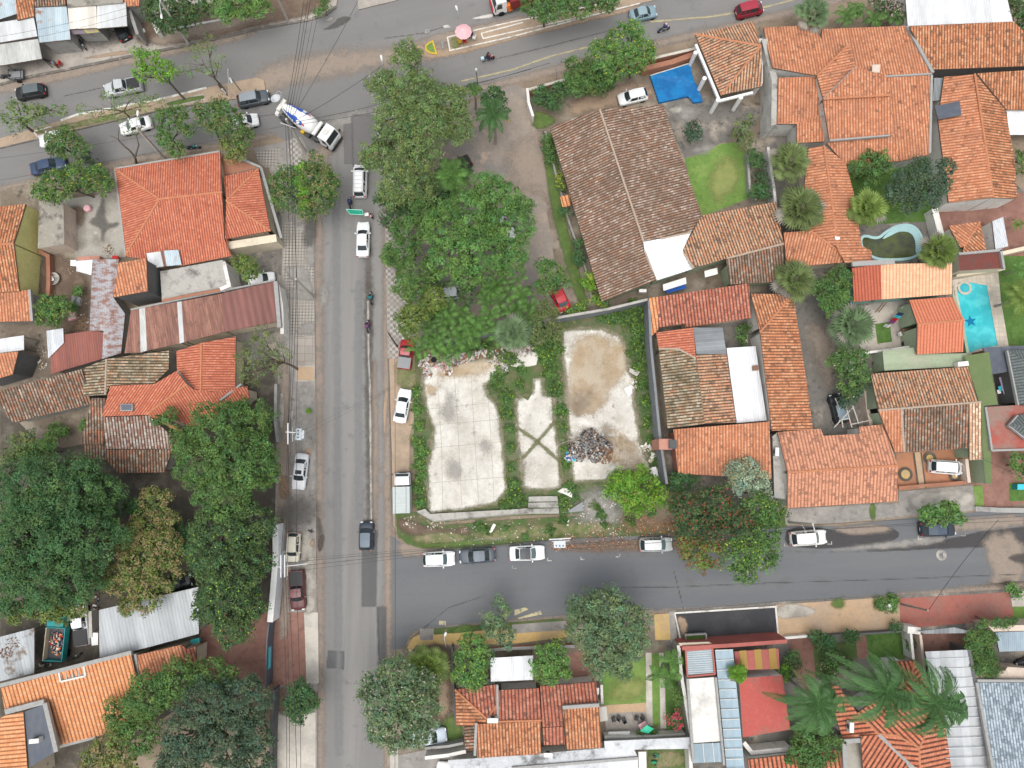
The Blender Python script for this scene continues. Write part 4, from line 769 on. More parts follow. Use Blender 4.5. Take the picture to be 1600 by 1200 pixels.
# north-west shops
B('shop_roof','white sheet shop roof at the top left edge','shop',[('palesheet',[(-30,40,3.4),(53,27,3.4),(59,57,3.2),(-30,72,3.2)],'corr')],'grey_wall')
B('shop_roof','small patch of orange clay tiles among the top left sheet roofs','shop',[('orange2',[(24,-25,4.2),(53,-30,4.2),(54,26,3.6),(27,32,3.6)])],'grey_wall')
B('shop_roof','grey blue sheet roof in the far top left corner','shop',[('bluegalv',[(-30,-20,3.8),(24,-25,3.8),(27,22,3.5),(-30,40,3.5)],'corr')],'grey_wall')
B('shop_roof','faded blue corrugated shop roof with rust patches','shop',[('bluegalv',[(54,11,3.5),(104,9,3.5),(111,62,3.2),(62,67,3.2)],'corr')],'grey_wall')
B('shop_roof','dark tiled roof behind the faded blue shop','shop',[('brown2',[(53,-30,4.4),(100,-30,4.4),(103,9,3.7),(55,11,3.7)])],'grey_wall')
B('shop_roof','cream sheet shop roof over the yellow and mauve awning','shop',[('creamsheet',[(106,11,3.6),(151,10,3.6),(152,44,3.3),(109,46,3.3)],'corr')],'grey_wall')
B('shop_roof','pale grey sheet shop roof above the parked black car','shop',[('palesheet',[(152,10,3.6),(197,4,3.6),(199,41,3.3),(152,45,3.3)],'corr')],'grey_wall',wallpolys=[[(153,8,3.2),(196,4,3.2),(197,20,3.2),(154,24,3.2)]])
B('shop_roof','grey stained concrete roof behind the cream shop','shop',[('conc_dirty',[(103,-30,3.9),(192,-30,3.9),(192,4,3.9),(105,11,3.9)],'flat')],'grey_wall')
B('shop_roof','orange tiled corner roof beside the dark tree at top left','shop',[('orange',[(192,-30,4),(218,-30,4),(218,10,3.4),(194,11,3.4)])],'grey_wall')
B('market_canopy','off white corrugated canopy nearest the cargo tricycle','canopy',[('oldwhite',[(-30,74,2.9),(60,61,2.9),(66,92,2.6),(6,102,2.6),(-30,106,2.6)],'corr')],walls=False,posts=[(64,90,2.5,.05),(8,99,2.5,.05)])
aw = thing('shop_awning','mauve fabric awning with a yellow framed panel on the cream shop','awning',P(135,50,2.4))
mb = MB(); T = [P(108,46,3.1),P(152,44,3.1),P(157,51,2.6),P(111,54,2.6)]; mb.prism(T,[p-Vector((0,0,.05)) for p in T]); mb.build('canopy',flat_mat('awning_mauve',(.24,.20,.23)),aw)
def lerpq(T,u,v,up=.02):
 a = T[0].lerp(T[1],u); b = T[3].lerp(T[2],u); return a.lerp(b,v)+Vector((0,0,up))
mb = MB(); mb.add([lerpq(T,u,v) for u,v in [(.5,.1),(.93,.04),(.98,.85),(.55,.95)]],[(3,2,1,0)]); mb.build('panel',flat_mat('awning_yellow',(.50,.48,.10)),aw)
mb = MB(); mb.add([lerpq(T,u,v,.03) for u,v in [(.57,.22),(.89,.16),(.92,.68),(.61,.78)]],[(3,2,1,0)]); mb.build('panel_centre',flat_mat('awning_taupe',(.38,.30,.24)),aw)
# middle
B('white_walled_pavilion','open pavilion with weathered tiled pyramid roof on white round pillars beside the blue tarp','pavilion',[
 ('mixed',[(1086,54,3.3),(1176,34,3.3),(1189,72,4.7)]),('mixed',[(1086,54,3.3),(1189,72,4.7),(1126,149,3.3)]),('mixed',[(1189,72,4.7),(1191,135,3.6),(1126,149,3.3)])],'white_wall',
 wallpolys=[[(1183,60,3.0),(1192,60,3.0),(1192,130,3.0),(1184,130,3.0)]],posts=[(1087,82,3.2,.28),(1101,122,3.2,.28),(1122,156,3.2,.28),(1158,152,3.2,.28)],ridge='ridge_o')
pv = thing('beam','white ring beam with carved edge under the pavilion eaves','beam',P(1105,105,3))
for a,b in [((1087,70),(1124,158)),((1124,158),(1176,145))]: mb = MB(); mb.tube([P(*a,3.05),P(*b,3.05)],.22,4); mb.build('beam_section',M['whitepaint'],pv)
B('large_tiled_house','sprawling bright orange tiled house with many roof slopes and a small chimney','house',[
 ('orange',[(1192,44,3.6),(1270,39,3.6),(1283,62,4.0),(1284,46,3.7),(1415,41,3.6),(1455,115,5.2),(1383,119,5.2),(1276,119,5.2),(1207,106,5.0)]),
 ('orange',[(1327,69,5.6),(1337,105,5.6),(1286,155,5.3),(1276,119,5.3)]),('orange',[(1337,105,6.4),(1384,119,6.1),(1392,149,5.6),(1285,156,5.6)]),
 ('orange',[(1216,122,4.6),(1277,120,4.6),(1280,181,3.7),(1244,194,3.5),(1213,194,3.5)]),('orange',[(1244,183,3.6),(1280,181,3.65),(1293,184,3.6),(1294,221,3.1),(1245,224,3.1)]),
 ('orange',[(1285,156,5.5),(1392,150,5.5),(1394,212,4.4),(1296,220,4.4)]),('orange',[(1384,120,5.1),(1456,116,5.1),(1451,242,3.2),(1406,252,3.2),(1393,212,3.8),(1392,150,4.7)]),
 ('orange',[(1291,223,3.9),(1395,213,3.9),(1406,252,3.1),(1320,257,3.1)])],'stained_wall',group=None,ridges=[((1286,155,5.8),(1392,149,5.8)),((1276,119,5.4),(1327,69,5.7))],
 flashes=[((1455,118,5.1),(1452,240,3.3),.3),((1285,156,5.5),(1337,105,6.1),.2),((1417,42,3.9),(1457,114,5.3),.4),((1383,120,5.2),(1455,116,5.2),.2),((1280,122,4.7),(1281,180,3.8),.25),((1296,220,4.5),(1390,212,4.5),.2)],inset=.12)
ch = thing('chimney','small square stone chimney on the sprawling orange roof','chimney',P(1368,112,5)); mb = MB(); c_ = P(1368,108,6.1); mb.box((c_.x,c_.y,5.6),(.8,.8,1.1)); mb.build('stack',M['grey_wall'],ch); mb = MB(); mb.box((c_.x,c_.y,6.2),(1.0,1.0,.1),tilt=Matrix.Rotation(.2,3,'X')); mb.build('cap',M['beige_wall'],ch)
B('stained_house_wall','tall white wall streaked with black mould west of the sprawling orange house','wall',[('conc_flat',[(1190,62,4.2),(1199,60,4.2),(1215,122,4.2),(1213,194,4.2),(1205,196,4.2),(1206,125,4.2)],'flat')],'stained_wall',inset=.02)
B('tiled_house','orange roof with long ridge running down between the fan palms and the murky pool','house',[
 ('orange',[(1262,233,3.2),(1288,227,4.3),(1309,388,4.3),(1265,361,3.3),(1256,300,3.2)]),('orange',[(1288,227,4.3),(1320,256,3.2),(1333,300,3.2),(1346,385,3.2),(1362,392,3.0),(1363,410,3.0),(1319,411,4.0),(1309,388,4.3)]),('orange',[(1224,364,4.0),(1265,361,4.1),(1309,388,4.3),(1319,411,3.3),(1229,418,3.2)])],'cream_wall',ridges=[((1309,388,4.4),(1319,411,3.6))])
B('gabled_house','salmon tiled gabled house with white end wall at the right edge','house',[
 ('orange',[(1473,122,3.6),(1522,116,4.9),(1552,309,4.9),(1482,317,3.6),(1466,187,3.6)]),('orange2',[(1522,116,4.9),(1571,172,3.5),(1585,250,3.4),(1588,311,3.4),(1552,309,4.9)]),('orange2',[(1526,115,4.7),(1640,108,4.7),(1640,172,3.6),(1572,172,3.6)])],'white_wall',inset=.1)
B('white_canopy','white sheet canopy at the right edge beside the salmon gabled house','canopy',[('whitesheet',[(1572,172,3.0),(1640,172,3.0),(1640,211,2.8),(1577,211,2.8)],'corr')],walls=False)
B('tiled_house','smooth orange tiled roof below the white warehouse in the top right','house',[('orange2',[(1420,42,4.8),(1583,34,4.8),(1640,90,3.7),(1640,102,3.6),(1458,109,3.6)])],'dark_wall')
B('warehouse','long white sheet roofed warehouse with a mould speckled corner at the top right','warehouse',[('whitesheet',[(1412,-30,4.2),(1566,-30,4.2),(1582,34,4.0),(1418,41,4.0)],'corr')],'white_wall')
B('grey_canopy','small dark grey sheet canopy nearest the sprawling orange house','canopy',[('darkmetal_sheet',[(1459,122,3.4),(1476,122,3.4),(1481,156,3.3),(1457,158,3.3)],'corr')],walls=False)
B('grey_canopy','square grey patched skylight sheet on the salmon gabled house','canopy',[('slate',[(1460,166,4.5),(1499,158,4.7),(1502,180,4.7),(1466,187,4.5)],'corr')],walls=False)
B('large_old_house','biggest weathered brown tiled house with a whitewashed patch at its lower corner','house',[
 ('brown',[(859,200,3.2),(937,171,5.2),(1005,377,5.2),(1007,392,5.0),(1025,439,4.6),(1022,440,4.5),(940,471,3.0)]),('brown',[(937,171,5.2),(1036,164,3.3),(1096,337,3.3),(1079,364,4.2),(1032,373,4.8),(1005,377,5.2)]),
 ('whitetile',[(1005,378,5.15),(1032,373,4.85),(1079,364,4.2),(1066,392,4.3),(1083,420,4.1),(1025,439,4.5),(1007,392,5.0)]),
 ('mixed',[(1096,337,3.4),(1212,316,3.4),(1224,380,4.6),(1135,404,4.6),(1083,420,4.5),(1066,392,4.3)]),('brown2',[(1135,405,4.5),(1224,382,4.5),(1223,440,3.4),(1140,445,3.4)])],
 'green_wall',ridge='ridge_g',ridges=[((1135,404,4.6),(1224,381,4.6)),((937,171,5.25),(1005,377,5.25))],inset=.45)
B('porch_roof','tiny orange tiled porch roof beside the biggest brown roof','porch',[('bright',[(875,308,2.4),(889,304,2.4),(892,321,2.0),(879,325,2.0)])],'white_wall')
B('tiled_house','red tiled lean-to with a brighter strip along the top of the lot wall','house',[('bright',[(1014,466,3.8),(1028,464,3.8),(1028,516,3.2),(1016,527,3.1)]),('redold',[(1028,464,3.8),(1170,443,3.8),(1173,497,3.2),(1070,512,3.2),(1070,506,3.25),(1028,512,3.2)])],'cream_wall',ridge=None)
B('gabled_house','half orange half mossy gabled roof beside the grey lot wall','house',[
 ('red',[(1025,520,3.4),(1083,512,4.6),(1087,560,4.6),(1060,545,4.1),(1029,545,3.4)]),('mossy',[(1029,545,3.4),(1060,545,4.1),(1087,560,4.6),(1101,662,4.6),(1043,670,3.4)]),('mixed',[(1087,555,4.6),(1135,554,3.6),(1150,660,3.6),(1101,662,4.6)])],'cream_wall',ridge='ridge_g')
B('metal_roof','grey sheet roof panel beside the half orange gable','roof',[('darkmetal_sheet',[(1083,512,4.3),(1129,512,3.7),(1135,553,3.7),(1088,554,4.3)],'corr')],'cream_wall')
B('white_canopy','white corrugated canopy with a small dark box in the middle of the tiled block','canopy',[('whitesheet',[(1135,544,3.2),(1180,541,3.2),(1198,657,3.0),(1151,661,3.0)],'corr')],'white_wall')
B('tiled_house','long orange roof with hip end between the white canopy and the grey courtyard','house',[('orange2',[(1173,459,3.4),(1239,460,3.6),(1187,519,4.4)]),('orange2',[(1187,519,4.4),(1239,460,3.6),(1260,600,3.3),(1270,671,3.3),(1206,673,4.4)])],'white_wall')
B('tiled_house','orange tiled roof with pink chimney beside the foot of the lot wall','house',[('orange',[(1052,671,4.2),(1201,659,4.2),(1206,748,3.3),(1059,740,3.3)])],'pink_wall')
ch = thing('chimney','pink plaster chimney with black flue cap beside the lot wall','chimney',P(1044,697,0)); mb = MB(); c_ = P(1047,694,5); mb.box((c_.x-.5,c_.y,2.4),(1.6,1.3,4.8)); mb.build('stack',M['pink_wall'],ch); mb = MB(); mb.box((c_.x+.3,c_.y,5.0),(.9,1.1,.5)); mb.build('flue',M['darksteel'],ch)
B('gabled_house','salmon gabled roof speckled with dark moss facing the lane','house',[
 ('salmon',[(1215,675,3.4),(1282,670,3.4),(1286,681,3.6),(1342,678,3.5),(1342,667,3.4),(1380,663,3.4),(1402,727,4.8),(1230,738,4.8)]),('salmon',[(1230,738,4.8),(1402,727,4.8),(1402,783,3.3),(1230,794,3.3)])],'white_wall',inset=.2)
B('concrete_ledge','grey concrete side roof at the left of the moss speckled gable','flat roof',[('conc_flat',[(1207,682,3.0),(1215,675,3.0),(1229,738,3.0),(1229,780,3.0),(1210,778,3.0)],'flat')],'grey_wall',inset=.1)
B('gabled_house','dark weathered gabled roof with a bright orange left end above the paved driveway','house',[
 ('mixed',[(1360,584,3.5),(1511,573,3.5),(1528,629,4.8),(1372,641,4.8)]),('orange',[(1372,641,4.8),(1408,638,4.8),(1412,706,3.4),(1398,707,3.4)]),('brown2',[(1408,638,4.8),(1513,630,4.8),(1514,700,3.4),(1412,706,3.4)]),('light',[(1513,630,4.8),(1532,628,4.8),(1534,718,3.2),(1514,719,3.2)])],'green_wall',ridges=[((1372,641,4.85),(1532,628,4.85))],ridge='ridge_g')
B('tiled_house','two tone roof of pale orange tiles with deep red left end','house',[('deepnew',[(1331,419,4.1),(1376,413,4.1),(1377,468,3.2),(1334,472,3.2)]),('pale',[(1376,413,4.1),(1487,411,4.1),(1487,460,3.2),(1377,468,3.2)])],'teal_wall',ridge=None,flashes=[((1331,413,4.2),(1397,409,4.2),.6)])
B('gabled_house','new clean red gabled roof beside the swimming pool','house',[('new',[(1420,469,3.3),(1487,464,3.3),(1506,500,4.5),(1433,507,4.5)]),('new',[(1433,507,4.5),(1506,500,4.5),(1504,550,3.3),(1432,554,3.3)])],'green_wall')
B('flat_green_roof','pale green painted flat roof between the new red gable and the weathered gable','flat roof',[('roof_green',[(1379,548,2.9),(1427,543,2.9),(1440,553,2.9),(1511,552,2.9),(1510,572,2.9),(1382,579,2.9)],'flat')],'green_wall',inset=.05)
B('mossy_green_roof','olive green sloping roof strip right of the weathered gable','roof',[('roof_moss',[(1508,556,3.6),(1545,550,3.6),(1552,595,3.5),(1560,632,3.4),(1538,634,3.3),(1548,706,3.0),(1550,756,2.8),(1541,756,2.8),(1535,700,3.0),(1533,640,3.2)],'flat')],'green_wall',inset=.05)
B('tiled_house','small square hip roofed pool house below the white gable wall','pool house',[('orange',[(1482,353,3.0),(1530,347,3.4),(1509,384,3.9),(1498,388,3.3)]),('orange2',[(1530,347,3.4),(1541,392,3.0),(1500,397,3.0),(1509,384,3.9)])],'white_wall')
B('flat_red_roof','dark red flat roof with cream parapet above the swimming pool','flat roof',[('roof_brownred',[(1498,398,3.4),(1564,392,3.4),(1568,419,3.4),(1499,423,3.4)],'flat')],'cream_wall',inset=0,flashes=[((1563,391,3.6),(1568,420,3.6),.3),((1497,397,3.6),(1564,391,3.6),.3)])
B('metal_roof','pale blue corrugated roof strip beside the cream courtyard at the right edge','roof',[('galv',[(1550,346,3.2),(1567,339,3.2),(1575,385,2.9),(1555,390,2.9)],'corr')],'white_wall',inset=.05)
B('grey_tiled_house','dark grey tiled hip roof at the right edge below the pool','house',[('greytile',[(1573,548,3.6),(1660,545,3.6),(1660,575,4.6),(1620,576,4.6)]),('greytile',[(1573,548,3.6),(1620,576,4.6),(1640,632,4.6),(1590,632,3.6)]),('greytile',[(1620,576,4.6),(1660,575,4.6),(1660,633,4.6),(1640,632,4.6)])],'dark_wall',ridge=None,flashes=[((1573,548,3.7),(1590,633,3.7),.18)])
B('grey_tiled_house','dark grey tiled hip roof corner over the faded red terrace','house',[('greytile',[(1575,665,3.6),(1589,649,3.6),(1640,640,3.6),(1640,662,4.6),(1600,664,4.4)]),('greytile',[(1575,665,3.6),(1600,664,4.4),(1640,662,4.6),(1640,705,3.8),(1603,687,3.6)])],'dark_wall',ridge=None,flashes=[((1575,665,3.7),(1604,688,3.7),.15),((1575,665,3.7),(1589,649,3.7),.15)],inset=.9)
B('flat_red_roof','faded red flat terrace roof at the right edge with a pale parapet','terrace',[('roof_redgrey',[(1539,636,3.1),(1589,633,3.1),(1640,634,3.1),(1640,700,3.1),(1549,703,3.1)],'flat')],'white_wall',inset=.05,flashes=[((1539,636,3.3),(1549,704,3.3),.25),((1549,704,3.2),(1640,701,3.2),.25)])
B('slate_roof','near black flat roof beside the pool at the right edge','roof',[('slate',[(1536,543,3.1),(1640,538,3.1),(1640,546,3.1),(1573,549,3.1),(1580,580,3.1),(1550,585,3.1)],'flat')],'brick_wall')
# bottom centre
B('carport','bright white flat canopy between two round green garden trees','carport',[('whitesheet',[(766,1028,3.0),(833,1024,3.0),(833,1062,2.9),(767,1065,2.9)],'smooth')],walls=False,posts=[(768,1030,2.9,.06),(831,1026,2.9,.06),(768,1062,2.9,.06),(831,1060,2.9,.06)],th=.08)
B('large_tiled_house','patchwork tiled house of many low slopes at the bottom centre','house',[
 ('redold',[(711,1077,3.3),(776,1069,3.3),(777,1100,3.9),(761,1123,4.2)]),('orange2',[(711,1077,3.3),(761,1123,4.2),(760,1130,4.2),(738,1134,3.7),(713,1134,3.3)]),('redold',[(777,1100,3.9),(777,1127,4.2),(761,1123,4.2)]),
 ('redold',[(779,1078,3.4),(842,1075,3.4),(846,1125,4.3),(779,1128,4.3)]),('redold',[(844,1072,3.3),(931,1065,3.3),(935,1100,4.0),(879,1104,4.0),(880,1134,4.5),(848,1136,4.5)]),
 ('orange2',[(879,1108,4.4),(936,1103,4.4),(940,1168,3.3),(886,1171,3.3)]),('orange2',[(742,1131,4.3),(845,1127,4.3),(845,1178,3.3),(746,1184,3.3)]),('redold',[(848,1137,4.2),(880,1135,4.2),(883,1163,3.5),(850,1164,3.5)]),('brown2',[(725,1136,3.4),(741,1134,3.7),(741,1171,3.6),(727,1172,3.3)])],'white_wall',flashes=[((777,1070,4.0),(778,1128,4.3),.25),((879,1105,4.4),(936,1101,4.4),.4),((744,1129,4.3),(742,1180,3.5),.3)],ridges=[((711,1077,3.4),(761,1123,4.25)),((779,1127,4.35),(846,1125,4.35))])
B('concrete_roof','long whitish concrete roof running along the bottom edge','flat roof',[('roof_ash',[(700,1188,2.7),(800,1181,2.7),(988,1165,2.7),(997,1184,2.7),(998,1240,2.7),(706,1240,2.7)],'flat')],'white_wall',flashes=[((800,1200,2.8),(996,1184,2.8),.3)])
B('parapet_roof','grey strip roof over the garden wall at the bottom centre','flat roof',[('roof_ash',[(944,1158,2.9),(1080,1152,2.9),(1082,1162,2.9),(1078,1170,2.9),(945,1172,2.9)],'flat')],'grey_wall')
B('modern_house','modern building with red front parapet and whitewashed roof slab','house',[('conc_white',[(1075,1061,3.6),(1118,1058,3.6),(1128,1158,3.6),(1083,1161,3.6)],'flat')],'white_wall',flashes=[((1074,1060,3.8),(1083,1190,3.8),.3),((1118,1058,3.8),(1131,1195,3.8),.25)],inset=.05)
gr = B('glass_roof','grid framed blue glass roof with a corner grille behind the red parapet','glass roof',[('glassroof',[(1071,1017,3.5),(1113,1014,3.5),(1116,1052,3.5),(1074,1056,3.5)],'smooth')],'white_wall',walls=False)
for i in range(11): mb = MB(); a = 1019+i*3.4; mb.tube([P(1071+i*.25,a,3.6),P(1113+i*.25,a-2.6,3.6)],.035,4); mb.build('bar',M['offwhite'],gr)
for a,b in [((1071,1016),(1113,1013)),((1113,1013),(1117,1053)),((1117,1053),(1074,1057)),((1074,1057),(1071,1016))]: mb = MB(); mb.tube([P(*a,3.66),P(*b,3.66)],.13,4); mb.build('frame',M['red_wall'],gr)
gr = B('glass_roof','long narrow blue glass roof strip with white crossbars at the bottom','glass roof',[('glassroof',[(1117,1016,3.5),(1145,1015,3.5),(1166,1230,3.3),(1138,1230,3.3)],'smooth')],'white_wall',walls=False,posts=[(1119,1020,3.4,.05),(1144,1018,3.4,.05)])
for i in range(14): y = 1016+i*15.5; x = 1117+i*1.52; mb = MB(); mb.tube([P(x,y,3.62),P(x+28,y-1,3.62)],.05,4); mb.build('bar',M['offwhite'],gr)
gr = B('glass_roof','small blue glass roof below the whitewashed slab','glass roof',[('glassroof',[(1082,1162,3.5),(1128,1160,3.5),(1131,1190,3.4),(1084,1192,3.4)],'smooth')],walls=False)
for t_ in (0,.35,.68,1): mb = MB(); mb.tube([P(1082+46*t_,1162-2*t_,3.6),P(1084+47*t_,1192-2*t_,3.5)],.05,4); mb.build('bar',M['offwhite'],gr)
B('flat_red_roof','plain bright red flat roof beside the long glass strip','flat roof',[('roof_red',[(1155,1060,3.2),(1222,1055,3.2),(1235,1140,3.2),(1161,1152,3.2)],'flat')],'white_wall',inset=.05)
B('striped_awning','awning roof with dark red and mustard stripes behind the red parapet','awning',[('red_wall',[(1147,1018,2.9),(1216,1013,2.9),(1218,1045,2.8),(1150,1047,2.8)],'smooth')],walls=False)
for i in range(3):
 x = 1155+i*23; u = tag(mesh('awning_stripe',[P(x,1017-i*1.6,3.0),P(x+11,1016-i*1.6,3.0),P(x+14,1045,2.92),P(x+3,1046,2.92)],[(3,2,1,0)],flat_mat('mustard',(.32,.20,.045))),None)
 par = [o for o in bpy.data.objects if o.name.startswith('striped_awning')][0]; u.parent = par; u.location = u.location-par.location
B('front_parapet','long red painted front parapet with a white corner above the black paving','parapet',[('red_wall',[(1066,1010,3.8),(1150,1005,3.8),(1230,999,3.8),(1230,1005,3.8),(1150,1011,3.8),(1066,1016,3.8)],'flat')],'red_wall',inset=0)
B('planter','white planter box with trimmed hedge above the front parapet','planter',[('lawndark',[(1072,994,1.0),(1101,992,1.0),(1101,1001,1.0),(1073,1003,1.0)],'flat')],'white_wall',inset=0,flashes=[((1070,992,1.15),(1103,990,1.15),.18),((1103,990,1.15),(1103,1002,1.15),.18)])
B('entrance_canopy','white flat entrance canopy at the left end of the red parapet','canopy',[('p_cream',[(1060,1005,3.4),(1108,1003,3.4),(1116,1008,3.4),(1066,1012,3.4)],'flat')],'white_wall',walls=False)
# bottom right
B('large_tiled_house','wide red tiled hip roofed house under the wind blown coconut palms','house',[
 ('redbig',[(1392,1034,3.4),(1427,1032,3.4),(1424,1060,4.2),(1405,1068,4.2)]),('redbig',[(1427,1032,3.4),(1441,1056,3.4),(1474,1116,3.4),(1457,1117,3.9),(1424,1060,4.2)]),
 ('redbig',[(1291,1070,3.3),(1308,1071,3.5),(1340,1114,4.2),(1371,1146,4.4),(1345,1149,3.9),(1317,1157,3.3)]),('redbig',[(1340,1114,4.2),(1405,1068,4.2),(1424,1060,4.3),(1457,1117,4.9),(1436,1168,5.1),(1400,1148,4.6),(1371,1146,4.4)]),
 ('redbig',[(1457,1117,4.2),(1474,1116,3.5),(1490,1230,3.3),(1440,1230,5.0),(1436,1168,5.0)]),('redbig',[(1371,1146,4.5),(1400,1148,4.6),(1436,1168,5.1),(1440,1230,5.1),(1436,1204,4.8)]),('redbig',[(1345,1150,4.4),(1371,1147,4.4),(1436,1204,4.4),(1440,1230,3.8),(1350,1230,3.2)])],'white_wall',flashes=[((1372,1147,4.5),(1430,1202,4.6),.4)],inset=.4)
B('sunken_terrace','small open terrace with white rim notched into the red hip roof','terrace',[('courtyard',[(1320,1160,2.9),(1346,1158,2.9),(1350,1230,2.9),(1324,1230,2.9)],'flat')],'white_wall',flashes=[((1318,1158,4.0),(1322,1230,4.0),.5),((1318,1158,4.0),(1346,1156,4.0),.5)])
B('tiled_house','low red tiled roof corner under the palm at the bottom edge','house',[('redbig',[(1168,1186,3.3),(1240,1178,3.3),(1318,1170,3.3),(1322,1260,4.4),(1176,1260,4.4)])],'white_wall')
tcp = B('translucent_canopy','long translucent sheet canopy between the red roof and the blue grey tiles','canopy',[('clear',[(1445,1018,3.5),(1512,1015,3.5),(1552,1230,3.3),(1489,1230,3.3)],'smooth')],walls=False,th=.04)
for i in range(12): y = 1030+i*15.5; x = 1447+i*3.1; mb = MB(); mb.tube([P(x,y,3.62),P(x+67,y-2.5,3.62)],.05,4); mb.build('bar',M['steel'],tcp)
B('blue_tiled_house','streaky blue grey tiled roof in the bottom right corner','house',[('bluetile',[(1527,1066,3.6),(1660,1067,3.6),(1660,1230,4.8),(1556,1230,4.8)])],'beige_wall',flashes=[((1526,1063,3.7),(1660,1064,3.7),.3),((1525,1066,3.7),(1556,1230,4.9),.3)])
B('metal_roof','dark blue corrugated porch roof at the right edge above the white wall','roof',[('bluesheet',[(1555,988,3.2),(1660,984,3.2),(1660,1015,2.9),(1561,1018,2.9)],'corr')],'white_wall')
B('beige_parapet','pale pink curved parapet strip above the dark blue porch','parapet',[('beige_wall',[(1545,978,3.4),(1660,975,3.4),(1660,984,3.4),(1552,987,3.4)],'flat')],'beige_wall',inset=0)
B('entrance_canopy','grey metal entrance canopy over the dark red driveway','canopy',[('darkmetal_sheet',[(1434,986,3.0),(1490,980,3.0),(1514,986,3.0),(1512,989,2.9),(1444,990,2.9)],'corr')],walls=False)
B('beige_terrace','beige terrace roof beside the ivy block at the right edge','terrace',[('beige_wall',[(1523,1055,3.2),(1570,1048,3.2),(1575,1042,3.2),(1660,1048,3.2),(1660,1064,3.2),(1527,1064,3.2)],'flat')],'beige_wall')
# pools and decks
def pool(name,label,outer,inner,wmat,zc,zw,rim,extra=None):
 r = thing(name,label,'swimming pool',P(*inner[0],0)); To = [P(x,y,zc) for x,y in outer]; Ti = [P(x,y,zc) for x,y in inner]
 mb = MB(); n = len(Ti);
 Tr = offset(Ti,-.35); mb.add(Ti+Tr,[(i,n+i,n+(i+1) % n,(i+1) % n) for i in range(n)]); W_ = [Vector((p.x,p.y,zw-.3)) for p in Ti]; B_ = [Vector((p.x,p.y,0)) for p in Tr]
 mb.add(Ti+W_,[(i,(i+1) % n,n+(i+1) % n,n+i) for i in range(n)],1); mb.add(Tr+B_,[(i,(i+1) % n,n+(i+1) % n,n+i) for i in range(n)]); mb.build('rim',[M[rim],M[extra or rim]],r)
 mb = MB(); mb.add([Vector((p.x,p.y,zw)) for p in Ti],[tuple(range(n))]); mb.build('water',M[wmat],r); return r
sheet('pool_deck',[(1488,437),(1560,425),(1564,470),(1576,540),(1560,548),(1500,560),(1490,500)],.18,'deck')
pl = pool('swimming_pool','turquoise swimming pool with a dark blue star and a round spa corner',[],[(1495,449),(1515,441),(1542,446),(1550,490),(1559,540),(1530,545),(1513,552),(1504,500),(1497,464)],'pool',.30,.24,'deck','pool')
c_ = P(1516.5,502,.262); mb = MB(); V = [c_+Vector((math.cos(R(90+36*i+8)),math.sin(R(90+36*i+8)),0))*(.85 if i % 2 == 0 else .34) for i in range(10)]; mb.add(V,[tuple(range(10))]); mb.build('star',M['star'],pl)
c_ = P(1507,450,.3); mb = MB(); n = 24
for (r0,r1,z_) in [(.62,.92,.36)]:
 V = [c_+Vector((math.cos(i*2*math.pi/n)*r,math.sin(i*2*math.pi/n)*r,z_-.3)) for r in (r0,r1) for i in range(n)]; mb.add(V,[(i,n+i,n+(i+1) % n,(i+1) % n) for i in range(n)])
mb.build('spa_rim',M['deck'],pl); mb = MB(); mb.add([c_+Vector((math.cos(i*2*math.pi/n)*.66,math.sin(i*2*math.pi/n)*.66,.02)) for i in range(n)],[tuple(range(n))]); mb.build('spa_water',M['pool_dark'],pl)
pl.children[0].name = 'rim'
M['poolrim'] = flat_mat('pool_rim_blue',(.36,.56,.57),.5,.4,.15)
ip = smooth_poly([(1347,368),(1372,376),(1388,362),(1406,353),(1428,354),(1440,372),(1438,390),(1428,401),(1400,404),(1368,403),(1348,388)],2)
sheet('paving',smooth_poly([(1340,362),(1372,368),(1396,348),(1430,346),(1452,370),(1450,398),(1430,412),(1360,410),(1344,396)],1),.19,'yardgrey')
mb = MB(); pl2 = pool('swimming_pool','drained kidney shaped pool holding murky green water with a pale blue rim',[],ip,'murk',.34,.24,'poolrim')
mb = MB(); r_ = smooth_poly([(1388,362),(1406,353),(1428,354),(1440,372),(1438,390),(1430,398),(1431,378),(1424,363),(1406,361),(1394,367),(1376,376)],2); mb.add([P(x,y,.30) for x,y in r_][::-1],[tuple(range(len(r_)))]); mb.build('ledge',M['poolrim'],pl2)
tp = thing('pool_cover','bright blue tarpaulin stretched over the small L shaped pool','pool cover',P(1055,130,0)); mb = MB()
T = [(1016,118),(1078,100),(1084,125),(1092,139),(1098,158),(1084,160),(1080,149),(1030,160)]
W_ = [P(x,y,.5) for x,y in T]; cc = P(1052,128,.38); n = len(W_); mb.add(W_+[cc,P(1070,120,.56)],[(i,(i+1) % n,n) if i > 2 else (i,(i+1) % n,n+1) for i in range(n)]+[(0,n+1,n),(3,n,n+1)]); mb.add(W_+[Vector((p.x,p.y,0)) for p in W_],[(i,n+i,n+(i+1) % n,(i+1) % n) for i in range(n)]); mb.build('tarpaulin',rough_mat('tarpaulin_blue',(.012,.17,.42),[(.5,(.01,.12,.33),.45,.6),(.9,(.03,.26,.50),.58,.7)],rough=.5,kind='World',bump=.8,bumpscale=1.5),tp)
mb = MB(); mb.tube([P(1016,118,.55),P(1080,98,.55)],.07,5); mb.build('edge_pole',M['offwhite'],tp); mb = MB(); mb.tube([P(1012,110,.5),P(1038,106,.5)],.06,5); mb.build('edge_pole',M['offwhite'],tp)
